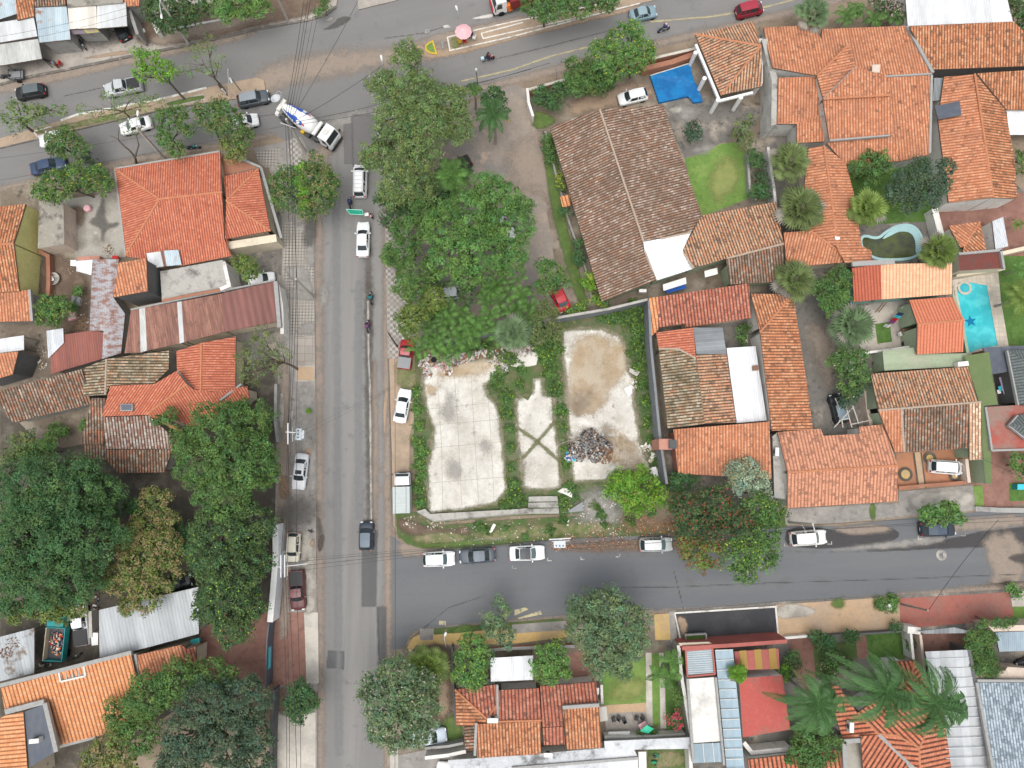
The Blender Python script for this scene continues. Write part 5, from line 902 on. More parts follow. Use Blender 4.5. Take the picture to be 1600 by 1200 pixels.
# ---------------- free-standing walls, gates and fences ----------------
def wall(name,label,line,h,wd,mat,cat='wall',capm=None,zl=None,group=None):
 """line traced along the top of the wall"""
 pts = [P(x,y,h) for x,y in line]; r = thing(name,label,cat,(pts[0].x,pts[0].y,0),group=group); mb = MB(); mc_ = MB()
 strip_solid(mb,pts,wd,-.02); strip_solid(mc_,pts,wd+.1,lambda p: p.z-.058,.06)
 mb.build('wall_panel',M[mat],r); mc_.build('coping',M[capm or mat],r); return r
wall('boundary_wall','dark grey block wall along the top of the empty lot',[(650,541),(735,525),(790,512),(885,494),(950,483),(1012,468)],3.0,.22,'block_wall',capm='conc_flat')
wall('boundary_wall','long dark grey block wall along the right side of the empty lot',[(1014,469),(1017,540),(1025,620),(1032,690),(1042,756)],3.6,.2,'block_wall',capm='block_wall')
wall('garden_wall','low brick wall with pale blocks between avenue and front garden hedge',[(827,140),(870,128),(920,114),(1000,96),(1086,76)],1.6,.25,'brick_wall',capm='pavelight')
wall('garden_wall','white end wall at the drive mouth of the front garden',[(824,138),(826,160),(833,182)],1.8,.25,'white_wall')
wall('garden_wall','terracotta panel wall between avenue and blue tarpaulin',[(1003,108),(1050,97),(1086,84)],1.3,.6,'brick_wall')
wall('garden_wall','thin kerb wall along the bed beside the biggest brown roof',[(852,205),(868,270),(890,350),(915,420),(925,470)],.5,.15,'grey_wall')
wall('garden_wall','grey stained wall right of the round lawn',[(1168,238),(1172,300),(1182,312)],1.2,.2,'grey_wall')
wall('garden_wall','mould stained wall along the ridge of the sprawling orange house yard',[(1200,230),(1210,300),(1222,440),(1224,470)],2.2,.25,'stained_wall')
wall('street_wall','tall white billboard wall with peeling paint beside the maroon pickup',[(430,820),(431,870),(427,920),(422,972)],2.6,.6,'billboard',capm='whitepaint')
wall('garden_wall','dark block wall on the pavement behind the two dark green trees',[(428,1078),(424,1140),(423,1200),(424,1260)],2.0,.3,'dark_wall')
wall('garden_wall','grey wall at the left of the concrete strip beside the feathery tree',[(431,600),(430,660),(434,690)],1.2,.25,'grey_wall')
wall('street_wall','white wall with green sign panel at the end of the long rusty shed',[(434,446),(440,480),(441,522)],2.6,.35,'white_wall')
wall('garden_wall','white double wall and hedge strip below the silver pickup garden',[(664,1169),(700,1166),(724,1161)],1.6,.2,'grey_wall')
wall('garden_wall','white coped wall above the bottom driveway',[(664,1184),(700,1180),(728,1174)],2.0,.3,'white_wall')
wall('garden_wall','dark green mesh fence left of the patchwork house',[(706,1010),(707,1050),(710,1100),(712,1135)],1.8,.1,'dark_wall','fence')
wall('garden_wall','low brick wall along the top of the patchwork house garden',[(716,1020),(800,1013),(898,1010)],1.0,.25,'brick_wall',capm='grey_wall')
wall('garden_wall','tall stained wall between the garden and the modern building',[(1060,1008),(1064,1050),(1072,1100),(1082,1160)],2.6,.3,'grey_wall',capm='white_wall')
wall('garden_wall','white wall below the red flowered shrub',[(945,1152),(1010,1152),(1070,1148)],1.4,.3,'white_wall')
wall('garden_wall','white wall of the small rear lawn at the bottom',[(1078,1170),(1082,1240)],2.4,.3,'white_wall')
wall('garden_wall','white strip wall separating tan pavement and garden beds',[(1226,997),(1262,994)],.9,.2,'white_wall')
wall('garden_wall','dark railing wall along the tan pavement gardens',[(1262,996),(1320,992),(1370,989),(1414,986)],1.2,.1,'dark_wall','fence')
wall('gate_pillar','white rendered gate pillars beside the grey entrance canopy',[(1418,984),(1438,986)],2.4,.7,'white_wall','gate pillar')
wall('garden_wall','narrow white wall left of the translucent canopy',[(1423,990),(1427,1030)],2.0,.2,'white_wall')
wall('garden_wall','grey wall at the left side of the translucent canopy',[(1438,992),(1446,1060)],2.2,.2,'beige_wall')
wall('garden_wall','dark parapet between translucent canopy and blue grey tiles',[(1514,1015),(1530,1100),(1552,1210)],3.6,.25,'dark_wall')
wall('garden_wall','white curved walls at the bottom edge under the palms',[(1162,1160),(1175,1176),(1236,1170)],2.0,.4,'white_wall')
wall('garden_wall','grey kerb wall with service pipe along the lane at the right edge',[(1524,795),(1560,797),(1640,798)],.5,.5,'white_wall',capm='grey_wall')
wall('garden_wall','brick front wall of the paved driveway',[(1404,762),(1450,758),(1512,753)],.8,.25,'brick_wall')
wall('garden_wall','cream side wall between driveway and mossy green roof',[(1510,717),(1514,754)],1.4,.3,'beige_wall')
wall('garden_wall','white wall under the two tone roof of the paved patio',[(1345,552),(1380,548),(1428,541)],1.6,.2,'white_wall')
wall('garden_wall','green rendered wall between patio house and swimming pool',[(1490,462),(1502,500),(1512,552)],2.4,.25,'green_wall')
wall('garden_wall','cream wall across the top of the swimming pool',[(1494,431),(1570,420)],1.6,.2,'cream_wall')
wall('garden_wall','white pool side wall with a red band near the fan palm',[(1460,326),(1466,350),(1474,380)],1.8,.7,'white_wall')
wall('garden_wall','cream wall along the lawn at the right edge',[(1566,396),(1600,388),(1640,380)],1.6,.4,'cream_wall')
wall('garden_wall','old wall between the grey courtyard and the paved car space',[(1350,590),(1356,640),(1362,668)],1.6,.35,'beige_wall')
wall('street_wall','concrete wall running up beside the black parked car at the top',[(201,12),(215,54)],2.6,.3,'grey_wall')
wall('garden_wall','pink ledge wall below the concrete court',[(121,405),(156,403)],.8,.5,'pink_wall')
wall('garden_wall','brick paved strip wall beside the yellow gable',[(60,392),(75,400),(76,440),(74,470)],1.0,.4,'brick_wall')
wall('parapet','white parapet around the roof terrace behind the red corner house',[(350,410),(358,446),(344,452)],4.0,.35,'white_wall','parapet')
wall('parapet','orange brick coping along the front of the roof terrace',[(253,470),(300,461),(344,453)],3.5,.25,'brick_wall','parapet')
wall('garden_wall','grey wall with white cap left of the ash coloured roof yard',[(560 if False else 940,1070),(941,1100)],1.4,.2,'white_wall')
wall('balcony','cream balcony slab under the wing of the red corner house',[(356,384),(432,372)],2.9,.9,'cream_wall','balcony')
gt = thing('sliding_gate','tall black sheet gate with a long cyan panel between two pavements','gate',P(418,1025,0))
GT = [P(420,974,2.3),P(417,1000,2.3),P(414.5,1076,2.3)]
mb = MB()
for a,b in zip(GT,GT[1:]): T = [a+Vector((.08,0,0)),b+Vector((.08,0,0)),b-Vector((.08,0,0)),a-Vector((.08,0,0))]; mb.prism(T,[Vector((p.x,p.y,.1)) for p in T])
mb.build('gate_leaf',M['slate'],gt); a = GT[1].lerp(GT[2],.18); b = GT[1].lerp(GT[2],.64)
pn = MB(); f = Vector((.10,0,0)); pn.add([a+f+Vector((0,0,-.35)),b+f+Vector((0,0,-.35)),b+f+Vector((0,0,-1.45)),a+f+Vector((0,0,-1.45))],[(0,1,2,3)]); sp_ = pn.build('sign_panel',M['p_cyan'],gt)
rnd = random.Random(4); pn = MB(); f = Vector((.108,0,0))
for i in range(22):
 t0 = .06+i*.04; q = a.lerp(b,t0)+f; r2 = a.lerp(b,t0+.018)+f; zz = -.75-.06*rnd.random(); pn.add([q+Vector((0,0,zz)),r2+Vector((0,0,zz)),r2+Vector((0,0,zz-.2-.15*rnd.random())),q+Vector((0,0,zz-.25))],[(0,1,2,3)])
pn.build('sign_marks',M['whitepaint'],sp_)
gp = thing('wall_sign','plain green panel on the white wall at the end of the rusty shed','sign',P(439,485,0)); pn = MB(); a,b = P(437,466,2.2),P(440.5,500,2.2); f = Vector((.2,0,0)); pn.prism([a+f,b+f,b,a],[Vector((p.x,p.y,.7)) for p in (a+f,b+f,b,a)]); pn.build('panel',M['greentin'],gp)
# ---------------- vegetation ----------------
def leaf_mat(name,rough=.55,trans=.22):
 t = NT(name); a = t.n('Attribute',attribute_name='tint'); col = a.outputs['Color']
 t.fin(col,rough,.3); tl = t.n('BsdfTranslucent'); t.l(col,tl.inputs[0]); ms = t.n('MixShader'); ms.inputs[0].default_value = trans
 t.l(t.b.outputs[0],ms.inputs[1]); t.l(tl.outputs[0],ms.inputs[2]); t.l(ms.outputs[0],t.out.inputs[0]); return t.m
LEAF = leaf_mat('foliage')
def quads(name,Q,col,mat,parent,kind=None,local=False):
 """Q: (n,4,3) world, col: (n,3)"""
 n = len(Q); og = ORG.get(parent.name,Vector((0,0,0))) if parent and not local else None
 V = Q.reshape(-1,3).astype(np.float32)
 if parent is None: c = np.array([V[:,0].mean(),V[:,1].mean(),0]); V = V-c
 elif not local: V = V-np.array(og)
 me = bpy.data.meshes.new(name); me.vertices.add(n*4); me.vertices.foreach_set('co',V.astype(np.float32).ravel()); me.loops.add(n*4); me.loops.foreach_set('vertex_index',np.arange(n*4,dtype=np.int32))
 me.polygons.add(n); me.polygons.foreach_set('loop_start',np.arange(0,n*4,4,dtype=np.int32)); me.polygons.foreach_set('loop_total',np.full(n,4,dtype=np.int32))
 me.update(calc_edges=True); at = me.color_attributes.new('tint','FLOAT_COLOR','POINT'); cc = np.ones((n*4,4),dtype=np.float32); cc[:,:3] = np.repeat(col,4,axis=0); at.data.foreach_set('color',cc.ravel())
 me.materials.append(mat); o = bpy.data.objects.new(name,me); link(o,parent)
 if parent is None: o.location = tuple(c)
 return tag(o,kind=kind)
def nrm(a): return a/np.maximum(1e-6,np.linalg.norm(a,axis=1,keepdims=True))
def leaves(pos,nor,ln,wd,rng):
 n = len(pos); r = rng.normal(size=(n,3)); t = nrm(np.cross(nor,r)); b = np.cross(nor,t)
 L = (ln*rng.uniform(.7,1.25,n))[:,None]; W_ = (wd*rng.uniform(.7,1.25,n))[:,None]
 return np.stack([pos-t*L/2,pos+b*W_/2-t*L*.05,pos+t*L/2,pos-b*W_/2-t*L*.05],axis=1)
PAL = dict(mid=(.098,.190,.050),dark=(.070,.132,.046),deep=(.034,.072,.026),lime=(.15,.31,.035),bright=(.118,.240,.060),olive=(.140,.188,.066),greyg=(.145,.225,.108),silver=(.29,.37,.25),cool=(.072,.122,.070),feather=(.155,.235,.076),warm=(.145,.210,.050),rich=(.070,.155,.052))
FL = dict(mango=(.32,.245,.12),red=(.34,.085,.06),pinkf=(.45,.30,.33),yellow=(.50,.50,.05),pale=(.42,.38,.30),magenta=(.62,.07,.14),lime=(.30,.45,.04),brown=(.20,.13,.06))
TREEN = [0]
def crown(blobs,pal,seed,leaf=.27,dens=105,clump=.55,fl=None,flp=0,thin=1.0,flat=.75,name='crown',root=None,kind=None,jitter=.22,under=True,flsz=1.0):
 """blobs: (x, y, z, r) in world metres"""
 rng = np.random.default_rng(seed); Q = []; Cc = []; base = np.array(PAL[pal]); fc = np.array(FL[fl]) if fl else None
 for bi,(cx,cy,cz,r) in enumerate(blobs):
  rz = r*flat; nc = max(6,int(3.6*r*r/(clump*clump)*1.0*thin)); d = rng.normal(size=(nc*3,3)); d = nrm(d); d = d[d[:,2] > -.25][:nc]; nc = len(d)
  ph = np.arctan2(d[:,1],d[:,0]); a1,a2,a3 = rng.uniform(0,6.28,3); lump = 1+.09*np.sin(3*ph+a1)+.07*np.sin(5*ph+a2)+.06*np.sin(9*ph+a3)
  f = (1-jitter*rng.uniform(0,1,nc)**1.5*1.6)*lump; pos = np.array([cx,cy,cz])+d*np.array([r,r,rz])*f[:,None]
  keep = np.ones(nc,bool)
  for bj,(x2,y2,z2,r2) in enumerate(blobs):
   if bj != bi:
    e = (pos-np.array([x2,y2,z2]))/np.array([r2,r2,r2*flat]); keep &= (e**2).sum(1) > .5
  pos = pos[keep]; d = d[keep]; nc = len(pos)
  if nc == 0: continue
  nl = max(4,int(dens*clump*clump*math.pi/3.6)); cb = rng.uniform(.72,1.28,nc)*(1+.12*rng.normal(size=nc)); chue = rng.uniform(-.14,.14,nc); cf = rng.uniform(0,1,nc)
  cr = clump*rng.uniform(.7,1.3,nc)
  lp = rng.normal(size=(nc,nl,3)); lp /= np.linalg.norm(lp,axis=2,keepdims=True); lp[:,:,2] = np.abs(lp[:,:,2])*.9-.22; rad = rng.uniform(.55,1.05,(nc,nl,1))
  off = lp*rad*cr[:,None,None]; p = (pos[:,None,:]+off).reshape(-1,3); out = (lp*.8+d[:,None,:]*.35).reshape(-1,3)
  nn = nrm(out+np.array([0,0,.75])+rng.normal(size=out.shape)*.45); Q.append(leaves(p,nn,leaf,leaf*.6,rng))
  br = np.repeat(cb,nl)*rng.uniform(.75,1.25,nc*nl); hue = np.repeat(chue,nl)+rng.normal(size=nc*nl)*.07
  c = base[None,:]*br[:,None]; c[:,0] *= 1+hue*1.3; c[:,2] *= 1-hue
  if fl is not None:
   pr = np.clip(flp*2*np.repeat(cf,nl),0,1)*(lp[:,:,2].reshape(-1) > .1); m = rng.uniform(0,1,nc*nl) < pr; c[m] = fc*rng.uniform(.6,1.25,m.sum())[:,None]
  Cc.append(c)
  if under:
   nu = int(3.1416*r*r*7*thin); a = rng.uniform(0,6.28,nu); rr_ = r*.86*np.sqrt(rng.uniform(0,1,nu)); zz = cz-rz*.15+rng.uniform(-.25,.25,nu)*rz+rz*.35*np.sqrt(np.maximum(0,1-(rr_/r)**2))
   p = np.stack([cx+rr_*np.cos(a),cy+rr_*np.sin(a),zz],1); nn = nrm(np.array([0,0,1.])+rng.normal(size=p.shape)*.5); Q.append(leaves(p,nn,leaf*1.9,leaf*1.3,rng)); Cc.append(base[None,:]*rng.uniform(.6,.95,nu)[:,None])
 Q = np.concatenate(Q); Cc = np.clip(np.concatenate(Cc),.004,.9); keep = Q[:,:,2].min(1) > .03
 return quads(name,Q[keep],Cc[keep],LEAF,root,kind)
def limb(mb,a,b,r0,r1,rnd,bend=.12,n=5):
 L = (b-a).length; pts = []; rs = []; o = Vector((rnd.uniform(-1,1),rnd.uniform(-1,1),rnd.uniform(-.3,.6)))*L*bend
 for i in range(n+1):
  t = i/n; pts.append(a.lerp(b,t)+o*math.sin(math.pi*t)); rs.append(r0+(r1-r0)*t)
 mb.tube(pts,rs,6); return pts
def tree(name,label,blobs,z,pal,base=None,cat='tree',group=None,tr=None,bark='bark',low=None,**k):
 """blobs: pixel circles (x, y, r[, z]) seen at crown height z"""
 TREEN[0] += 1; rnd = random.Random(TREEN[0]); W_ = []
 for b in blobs:
  zz = b[3] if len(b) > 3 else z; p = P(b[0],b[1],zz); q = P(b[0]+b[2],b[1],zz); r = (q-p).length; fl_ = k.get('flat',.75); W_.append((p.x,p.y,max(.3,zz-.35*r*fl_) if low is None else low,r*.96))
 if base: bp = P(*base,0)
 else: s_ = sum(b[3]**2 for b in W_); bp = Vector((sum(b[0]*b[3]**2 for b in W_)/s_,sum(b[1]*b[3]**2 for b in W_)/s_,0))
 root = thing(name,label,cat,bp,group=group); crown(W_,pal,TREEN[0]*7+3,root=root,**k)
 R_ = max(b[3] for b in W_); tr = tr or min(.5,.06+R_*.05); mb = MB(); zt = max(.2,min(b[2] for b in W_)*.55)
 fork = bp.lerp(Vector((W_[0][0],W_[0][1],bp.z)),.3)+Vector((0,0,zt)); limb(mb,bp-Vector((0,0,.1)),fork,tr,tr*.75,rnd,.04)
 for b in W_:
  e = Vector((b[0],b[1],b[2])); pts = limb(mb,fork,e,tr*.6,tr*.22,rnd)
  for j in range(4 if b[3] > 1.2 else 2):
   a = rnd.uniform(0,6.28); limb(mb,pts[3],e+Vector((math.cos(a)*b[3]*.8,math.sin(a)*b[3]*.8,b[3]*.2)),tr*.26,tr*.06,rnd)
 mb.build('trunk',M[bark],root); return root
def frond_quads(p0,az,L,rise,droop,lw,nl,rng,curve=0,wind=None,lfw=.5):
 """pinnate frond: leaflets either side of an arching midrib"""
 Qs = []; pts = []; d = np.array([math.cos(az),math.sin(az)]); s = np.array([-d[1],d[0]]); N = nl
 for i in range(N+1):
  t = i/N; h = rise*math.sin(t*math.pi*.62)*L-droop*L*t**2.4; xy = d*L*t*(1-.18*t)+s*curve*L*t*t
  if wind is not None: xy = xy+np.array(wind)*L*t*t*.55
  pts.append(np.array([p0[0]+xy[0],p0[1]+xy[1],p0[2]+h]))
 for i in range(1,N+1):
  t = i/N; a = pts[i-1]; b = pts[i]; tg = (b-a)/max(1e-6,np.linalg.norm(b-a)); sd = np.cross(tg,[0,0,1]); sd = sd/max(1e-6,np.linalg.norm(sd)); ll = lw*math.sin(math.pi*min(1,.14+t*.80))**.8*rng.uniform(.75,1.15)
  for sg in (1,-1):
   dr = sd*sg*.82+tg*.62+np.array([0,0,-.32-.3*rng.random()]);
   if wind is not None: dr = dr+np.array([wind[0],wind[1],0])*.45
   dr = dr/np.linalg.norm(dr); e = a+dr*ll; w_ = tg*(L/N)*lfw; m_ = a+dr*ll*.5+np.array([0,0,.06*ll]); Qs.append([a-w_*.6,m_-w_,e,m_+w_])
  w_ = sd*.035; Qs.append([a-w_,b-w_,b+w_,a+w_])
 return Qs
def palm(name,label,x,y,z,L,n=16,pal='mid',base=None,cat='palm tree',group=None,lw=.9,nl=22,wind=None,rise=.5,droop=.55,trunk=.16,seed=1,stems=1,spread=0,bright=1.0,bark='barkpale',old=.1,lfw=.6):
 rng = np.random.default_rng(seed+100); c = P(x,y,z); bp = P(*base,0) if base else Vector((c.x,c.y,0)); root = thing(name,label,cat,bp,group=group)
 for s_ in range(stems):
  off = np.array([rng.normal()*spread,rng.normal()*spread,rng.uniform(-.3,.3)*spread*.6]) if stems > 1 else np.zeros(3); top = np.array(c)+off; nn = max(5,n//stems if stems > 1 else n)
  mb = MB(); a = Vector(bp)+Vector((off[0]*.3,off[1]*.3,-.1)); b = Vector(top); pts = [a.lerp(b,t)+Vector((.12*math.sin(t*3),0,0)) for t in (0,.25,.5,.75,1)]; mb.tube(pts,[trunk*1.25,trunk,trunk*.9,trunk*.85,trunk*.8],8); mb.build('trunk',M[bark],root)
  for i in range(nn):
   az = i*2.39996+rng.uniform(-.2,.2); t = (i+.5)/nn; Q = frond_quads(top,az,L*rng.uniform(.82,1.05)*(.75+.25*t),rise*(1.25-.9*t),droop*(.35+.75*t),lw,nl,rng,rng.uniform(-.18,.18),wind,lfw)
   Q = np.array(Q); br = bright*rng.uniform(.75,1.25); base_c = np.array(PAL[pal]); isold = rng.random() < old and t > .7
   if isold: base_c = np.array((.26,.22,.12))
   col = base_c[None,:]*br*rng.uniform(.8,1.25,len(Q))[:,None]; quads('frond',Q,col,LEAF,root)
 return root
def fanpalm(name,label,x,y,z,R_,n=20,pal='olive',group=None,seed=1,base=None,cat='palm tree',trunk=.2,bright=1.0,old=.12):
 rng = np.random.default_rng(seed+500); c = P(x,y,z); bp = P(*base,0) if base else Vector((c.x,c.y,0)); root = thing(name,label,cat,bp,group=group)
 mb = MB(); mb.tube([bp-Vector((0,0,.1)),bp.lerp(c,.5),c],[trunk*1.2,trunk,trunk],8); mb.build('trunk',M['bark'],root); top = np.array(c)
 for i in range(n):
  az = i*2.39996; t = (i+.5)/n; pl_ = R_*(.25+.38*t); el = 1.2-1.35*t; d = np.array([math.cos(az)*math.cos(el),math.sin(az)*math.cos(el),math.sin(el)]); h = top+d*pl_; s = np.array([-math.sin(az),math.cos(az),0.]); up = np.cross(d,s); Q = []; fl = R_*.50*rng.uniform(.85,1.15); N = 13
  up = -up if up[2] < 0 else up
  Q.append([top-s*.03,h-s*.03,h+s*.03,top+s*.03])
  for j in range(N):
   a = -1.55+3.1*j/(N-1); dr = d*math.cos(a)+s*math.sin(a)-np.array([0,0,.25+.2*abs(a)]); dr /= np.linalg.norm(dr); e = h+dr*fl*(1-.12*abs(a)); w_ = np.cross(dr,up); w_ /= max(1e-6,np.linalg.norm(w_)); w_ = w_*fl*.085; Q.append([h,h+dr*fl*.5-w_,e,h+dr*fl*.5+w_])
  Q = np.array(Q); bc = np.array(PAL[pal])*bright
  if rng.random() < old*1.6 and t > .6: bc = np.array((.28,.26,.22))
  col = bc[None,:]*rng.uniform(.7,1.3)*rng.uniform(.8,1.2,len(Q))[:,None]; quads('leaf',Q,col,LEAF,root)
 return root
def cover(name,label,cat,blobs,pal,h=.5,leaf=.26,dens=85,clump=.38,seed=1,**k):
 W_ = []
 for x,y,r in blobs:
  p = P(x,y,.3); q = P(x+r*1.12,y,.3); W_.append((p.x,p.y,.15,(q-p).length))
 o = crown(W_,pal,seed,leaf=leaf,dens=dens,clump=clump,flat=h,name=name,root=None,kind='stuff',under=True,jitter=.5,thin=1.3,**k); return tag(o,label,cat)
T = tree
# avenue
T('street_tree','lime green feathery tree leaning over the north carriageway',[(232,92,20),(222,112,18),(252,108,20),(268,115,10),(215,80,10)],5.5,'lime',base=(290,157),thin=.75,leaf=.28,dens=75,tr=.16)
T('street_tree','thin dull green feathery tree beside the lime green one',[(312,88,28),(322,65,16),(330,108,14),(295,105,16),(340,95,10)],5.5,'feather',base=(352,146),thin=.42,leaf=.24,dens=60,tr=.14,under=False)
T('street_tree','thin green tree on the median at the left edge',[(22,178,26),(55,178,20),(75,175,13),(95,175,9),(25,160,12)],5.0,'feather',base=(52,206),thin=.6,leaf=.26,dens=70,tr=.2)
T('street_tree','sparse wide tree over the silver pickup on the median',[(170,158,18),(200,155,24),(235,163,20),(130,172,11),(150,180,12)],5.5,'feather',base=(213,190),thin=.5,leaf=.26,dens=60,tr=.14,under=False)
T('street_tree','round tree hiding a white car at the left of the south carriageway',[(100,222,24),(84,216,13),(85,232,14),(128,230,13),(105,203,12)],4.5,'mid',base=(123,250),fl='brown',flp=.12,leaf=.26)
T('street_tree','dark tree beside the white sedan on the south carriageway',[(262,186,22),(280,175,15),(255,215,15),(275,232,14),(290,200,12)],5.5,'mid',base=(282,240),fl='brown',flp=.1)
T('mango_tree','mango tree with yellowish blossom above the red corner house',[(330,180,26),(355,185,26),(380,210,18),(312,172,14),(345,165,14)],6,'mid',base=(352,232),fl='mango',flp=.22)
T('mango_tree','small bright blossoming mango in front of the brick roof terrace',[(363,232,17),(352,222,11),(374,240,11)],4.5,'warm',fl='mango',flp=.25,base=(365,248))
T('mango_tree','bushy mango with yellow tips west of the red corner house',[(80,290,27),(112,275,26),(145,280,24),(165,290,14),(60,300,14)],5,'mid',fl='yellow',flp=.06)
T('shrub','small dark shrub behind the bushy mango near the curb',[(142,255,9),(134,245,6)],2.5,'cool',cat='shrub')
T('mango_tree','mango covered in brown blossom by the mixer truck corner',[(490,280,30),(500,310,24),(478,325,18),(512,290,18),(490,258,20),(505,285,26),(488,330,14)],6,'mid',fl='mango',flp=.34,base=(480,310))
T('mango_tree','dark mango crown under the cable bundle on the west pavement',[(443,285,22),(452,310,20),(438,304,17),(448,268,16)],5,'mid',fl='mango',flp=.22)
T('sapling','bright yellow green new growth between the two corner mangoes',[(470,280,11),(472,300,9),(470,262,9),(475,318,7)],6.6,'lime',cat='tree',base=(466,300))
bt = thing('street_tree','bare pruned tree with forked branches beside the red corner house','tree',P(213,256,0)); mb = MB(); rnd = random.Random(5); b0 = P(213,256,0)
f1 = P(211,246,2.4); limb(mb,b0,f1,.2,.17,rnd,.03)
for (ax,ay,az),(bx,by,bz),r in [((211,246,2.4),(196,230,4),.14),((196,230,4),(185,218,4.8),.12),((185,218,4.8),(172,212,5.2),.08),((211,246,2.4),(217,226,4),.13),((217,226,4),(213,212,5.2),.09),((185,218,4.8),(187,200,6),.06),((213,212,5.2),(203,196,6.2),.05),((213,212,5.2),(222,195,6.2),.05)]: limb(mb,P(ax,ay,az),P(bx,by,bz),r,r*.7,rnd,.06)
mb.build('trunk',M['bark'],bt); w_ = [tuple(P(x,y,6))+(r,) for x,y,r in [(192,190,1.3),(215,195,1.2),(170,185,1.0),(205,205,.8)]]; crown(w_,'feather',77,root=bt,thin=.3,leaf=.24,dens=45,under=False)
T('tree','dark dense tree behind the lamp at the top left',[(250,10,30),(280,22,28),(300,5,26),(262,35,18)],5.5,'dark',base=(275,35))
T('tree','light green tree cut off by the top edge',[(345,5,22),(375,2,24),(400,8,20),(352,22,14)],5.5,'bright',base=(370,25))
T('shrub','small tuft of green at the top corner of the side street',[(508,5,9),(500,15,7)],2,'mid',cat='shrub')
T('street_tree','dark spreading median tree at the top left of the pair',[(840,6,26),(865,-2,24),(855,18,18)],6,'mid',base=(850,42),thin=.9)
T('street_tree','dark spreading median tree next to the fire coloured truck',[(905,-2,26),(930,-8,24),(885,8,20),(950,-3,20)],6,'mid',base=(900,25))
T('tree','light green street tree leaning over the avenue beside the blue tarpaulin',[(975,60,30),(945,85,24),(985,90,26),(990,45,18),(1005,75,22),(965,110,20),(1015,72,12),(940,70,14)],6,'bright',base=(985,122),fl='yellow',flp=.05)
T('hedge','rounded dark hedge tree left of the avenue garden tree',[(912,108,20),(925,120,22),(905,130,16),(940,120,18)],3.4,'mid',cat='hedge')
T('hedge','tall narrow bush behind the brick garden wall',[(890,98,10),(892,118,13),(898,138,14)],3.4,'mid',cat='hedge')
T('hedge','low spreading bush in the corner of the front garden',[(850,150,16),(865,158,14),(875,140,13),(842,142,9)],2.2,'rich',cat='hedge')
T('shrub','loose dark thicket between hedge and white parked car',[(940,132,15),(955,128,13)],2.5,'dark',cat='shrub',thin=.7)
# big trees of the wooded parcel
T('feathery_tree','huge feathery grey green tree at the street corner',[(635,85,26,8),(600,130,30,9),(650,140,42,11),(695,155,38,10),(615,185,36,10),(665,200,44,11),(715,195,30,9),(590,240,30,8),(640,250,40,9),(620,290,34,8),(578,250,18,7),(660,300,26,7)],9,'feather',base=(650,220),leaf=.22,dens=150,clump=.55,thin=1.3,tr=.6,fl='pale',flp=.05,jitter=.35)
T('broadleaf_tree','big bright green tree spreading over the wooded parking yard',[(740,330,46,10),(780,310,36,9),(700,350,42,10),(800,350,38,9),(750,390,46,9),(700,400,34,9),(800,400,30,8),(760,290,26,9),(730,430,26,7),(820,320,18,8)],9,'bright',base=(760,370),leaf=.26,dens=115,tr=.55)
T('broadleaf_tree','dark crown along the east pavement below the feathery tree',[(640,360,30),(620,395,24),(650,420,34),(660,330,22),(635,445,24)],7,'mid',base=(650,400),leaf=.26,dens=115)
T('broadleaf_tree','yellow green crown along the east pavement near the red pickup',[(650,480,26),(635,500,20),(675,465,24),(640,520,14)],6,'warm',base=(660,490),leaf=.28)
T('broadleaf_tree','low dark crowns filling the gap under the feathery tree',[(670,330,22),(640,320,20),(610,345,16),(600,310,14),(700,315,18),(680,440,18),(730,460,16)],5,'dark')
T('broadleaf_tree','dark lower crown between the feathery tree and the bright tree',[(690,290,24),(660,310,22),(720,265,18)],6,'dark',base=(690,300))
T('tree','small light green tree above the red car on the dirt drive',[(862,428,24),(850,415,15),(878,440,14),(850,445,16)],5,'mid',base=(872,455),thin=.8,leaf=.28)
T('tree','brownish green crown over the lot wall',[(850,500,24),(838,520,18),(865,515,16),(858,480,16)],4.5,'olive',leaf=.26,thin=.8)
palm('palm_tree','slender trunked palm standing clear in the dirt drive',771,180,6.5,3.4,16,'rich',base=(774,225),seed=3,nl=24,trunk=.17,droop=.5,wind=(.05,-.1),bright=1.1,lw=.8)
palm('palm_tree','small palm tuft behind the feathery tree near the avenue',740,140,5,1.7,12,'mid',seed=4,nl=16,lw=.5)
T('tree','dense round crown above the slender trunked palm',[(775,145,16),(765,155,14),(782,158,10)],4.5,'rich')
palm('palm_tree','arching palm between the feathery tree and the bright green tree',705,275,6.5,3.4,16,'bright',seed=5,nl=22,bright=1.0)
palm('palm_tree','small palm poking over the east pavement kerb',608,405,4.5,2.0,12,'warm',seed=6,nl=18,lw=.6,stems=2,spread=.3)
palm('palm_tree','dark palm over the east pavement next to the overhead cables',620,320,5,2.6,14,'dark',seed=61,nl=18,lw=.7)
rr0 = random.Random(11); AR = [(672,520),(700,505),(690,535),(722,520),(745,505),(768,492),(720,490),(745,530),(778,515),(800,490),(760,470),(820,470),(790,460),(832,500),(690,480),(665,495),(812,450),(700,545),(665,540),(775,440)]
for i,(x,y) in enumerate(AR):
 palm('areca_palm','clump of arching yellow stemmed palm fronds massed north of the lot wall',x,y,2.6+rr0.random()*1.2,2.4,14,'bright',cat='palm clump',group='palm clumps crowding behind the lot wall',stems=3,spread=.6,nl=15,lw=.5,seed=20+i,trunk=.05,rise=.75,droop=.7,bright=1.05,lfw=.5)
fanpalm('fan_palm','pale green fan palm at the gap in the lot wall',802,520,5,2.6,26,'greyg',seed=7,bright=.95)
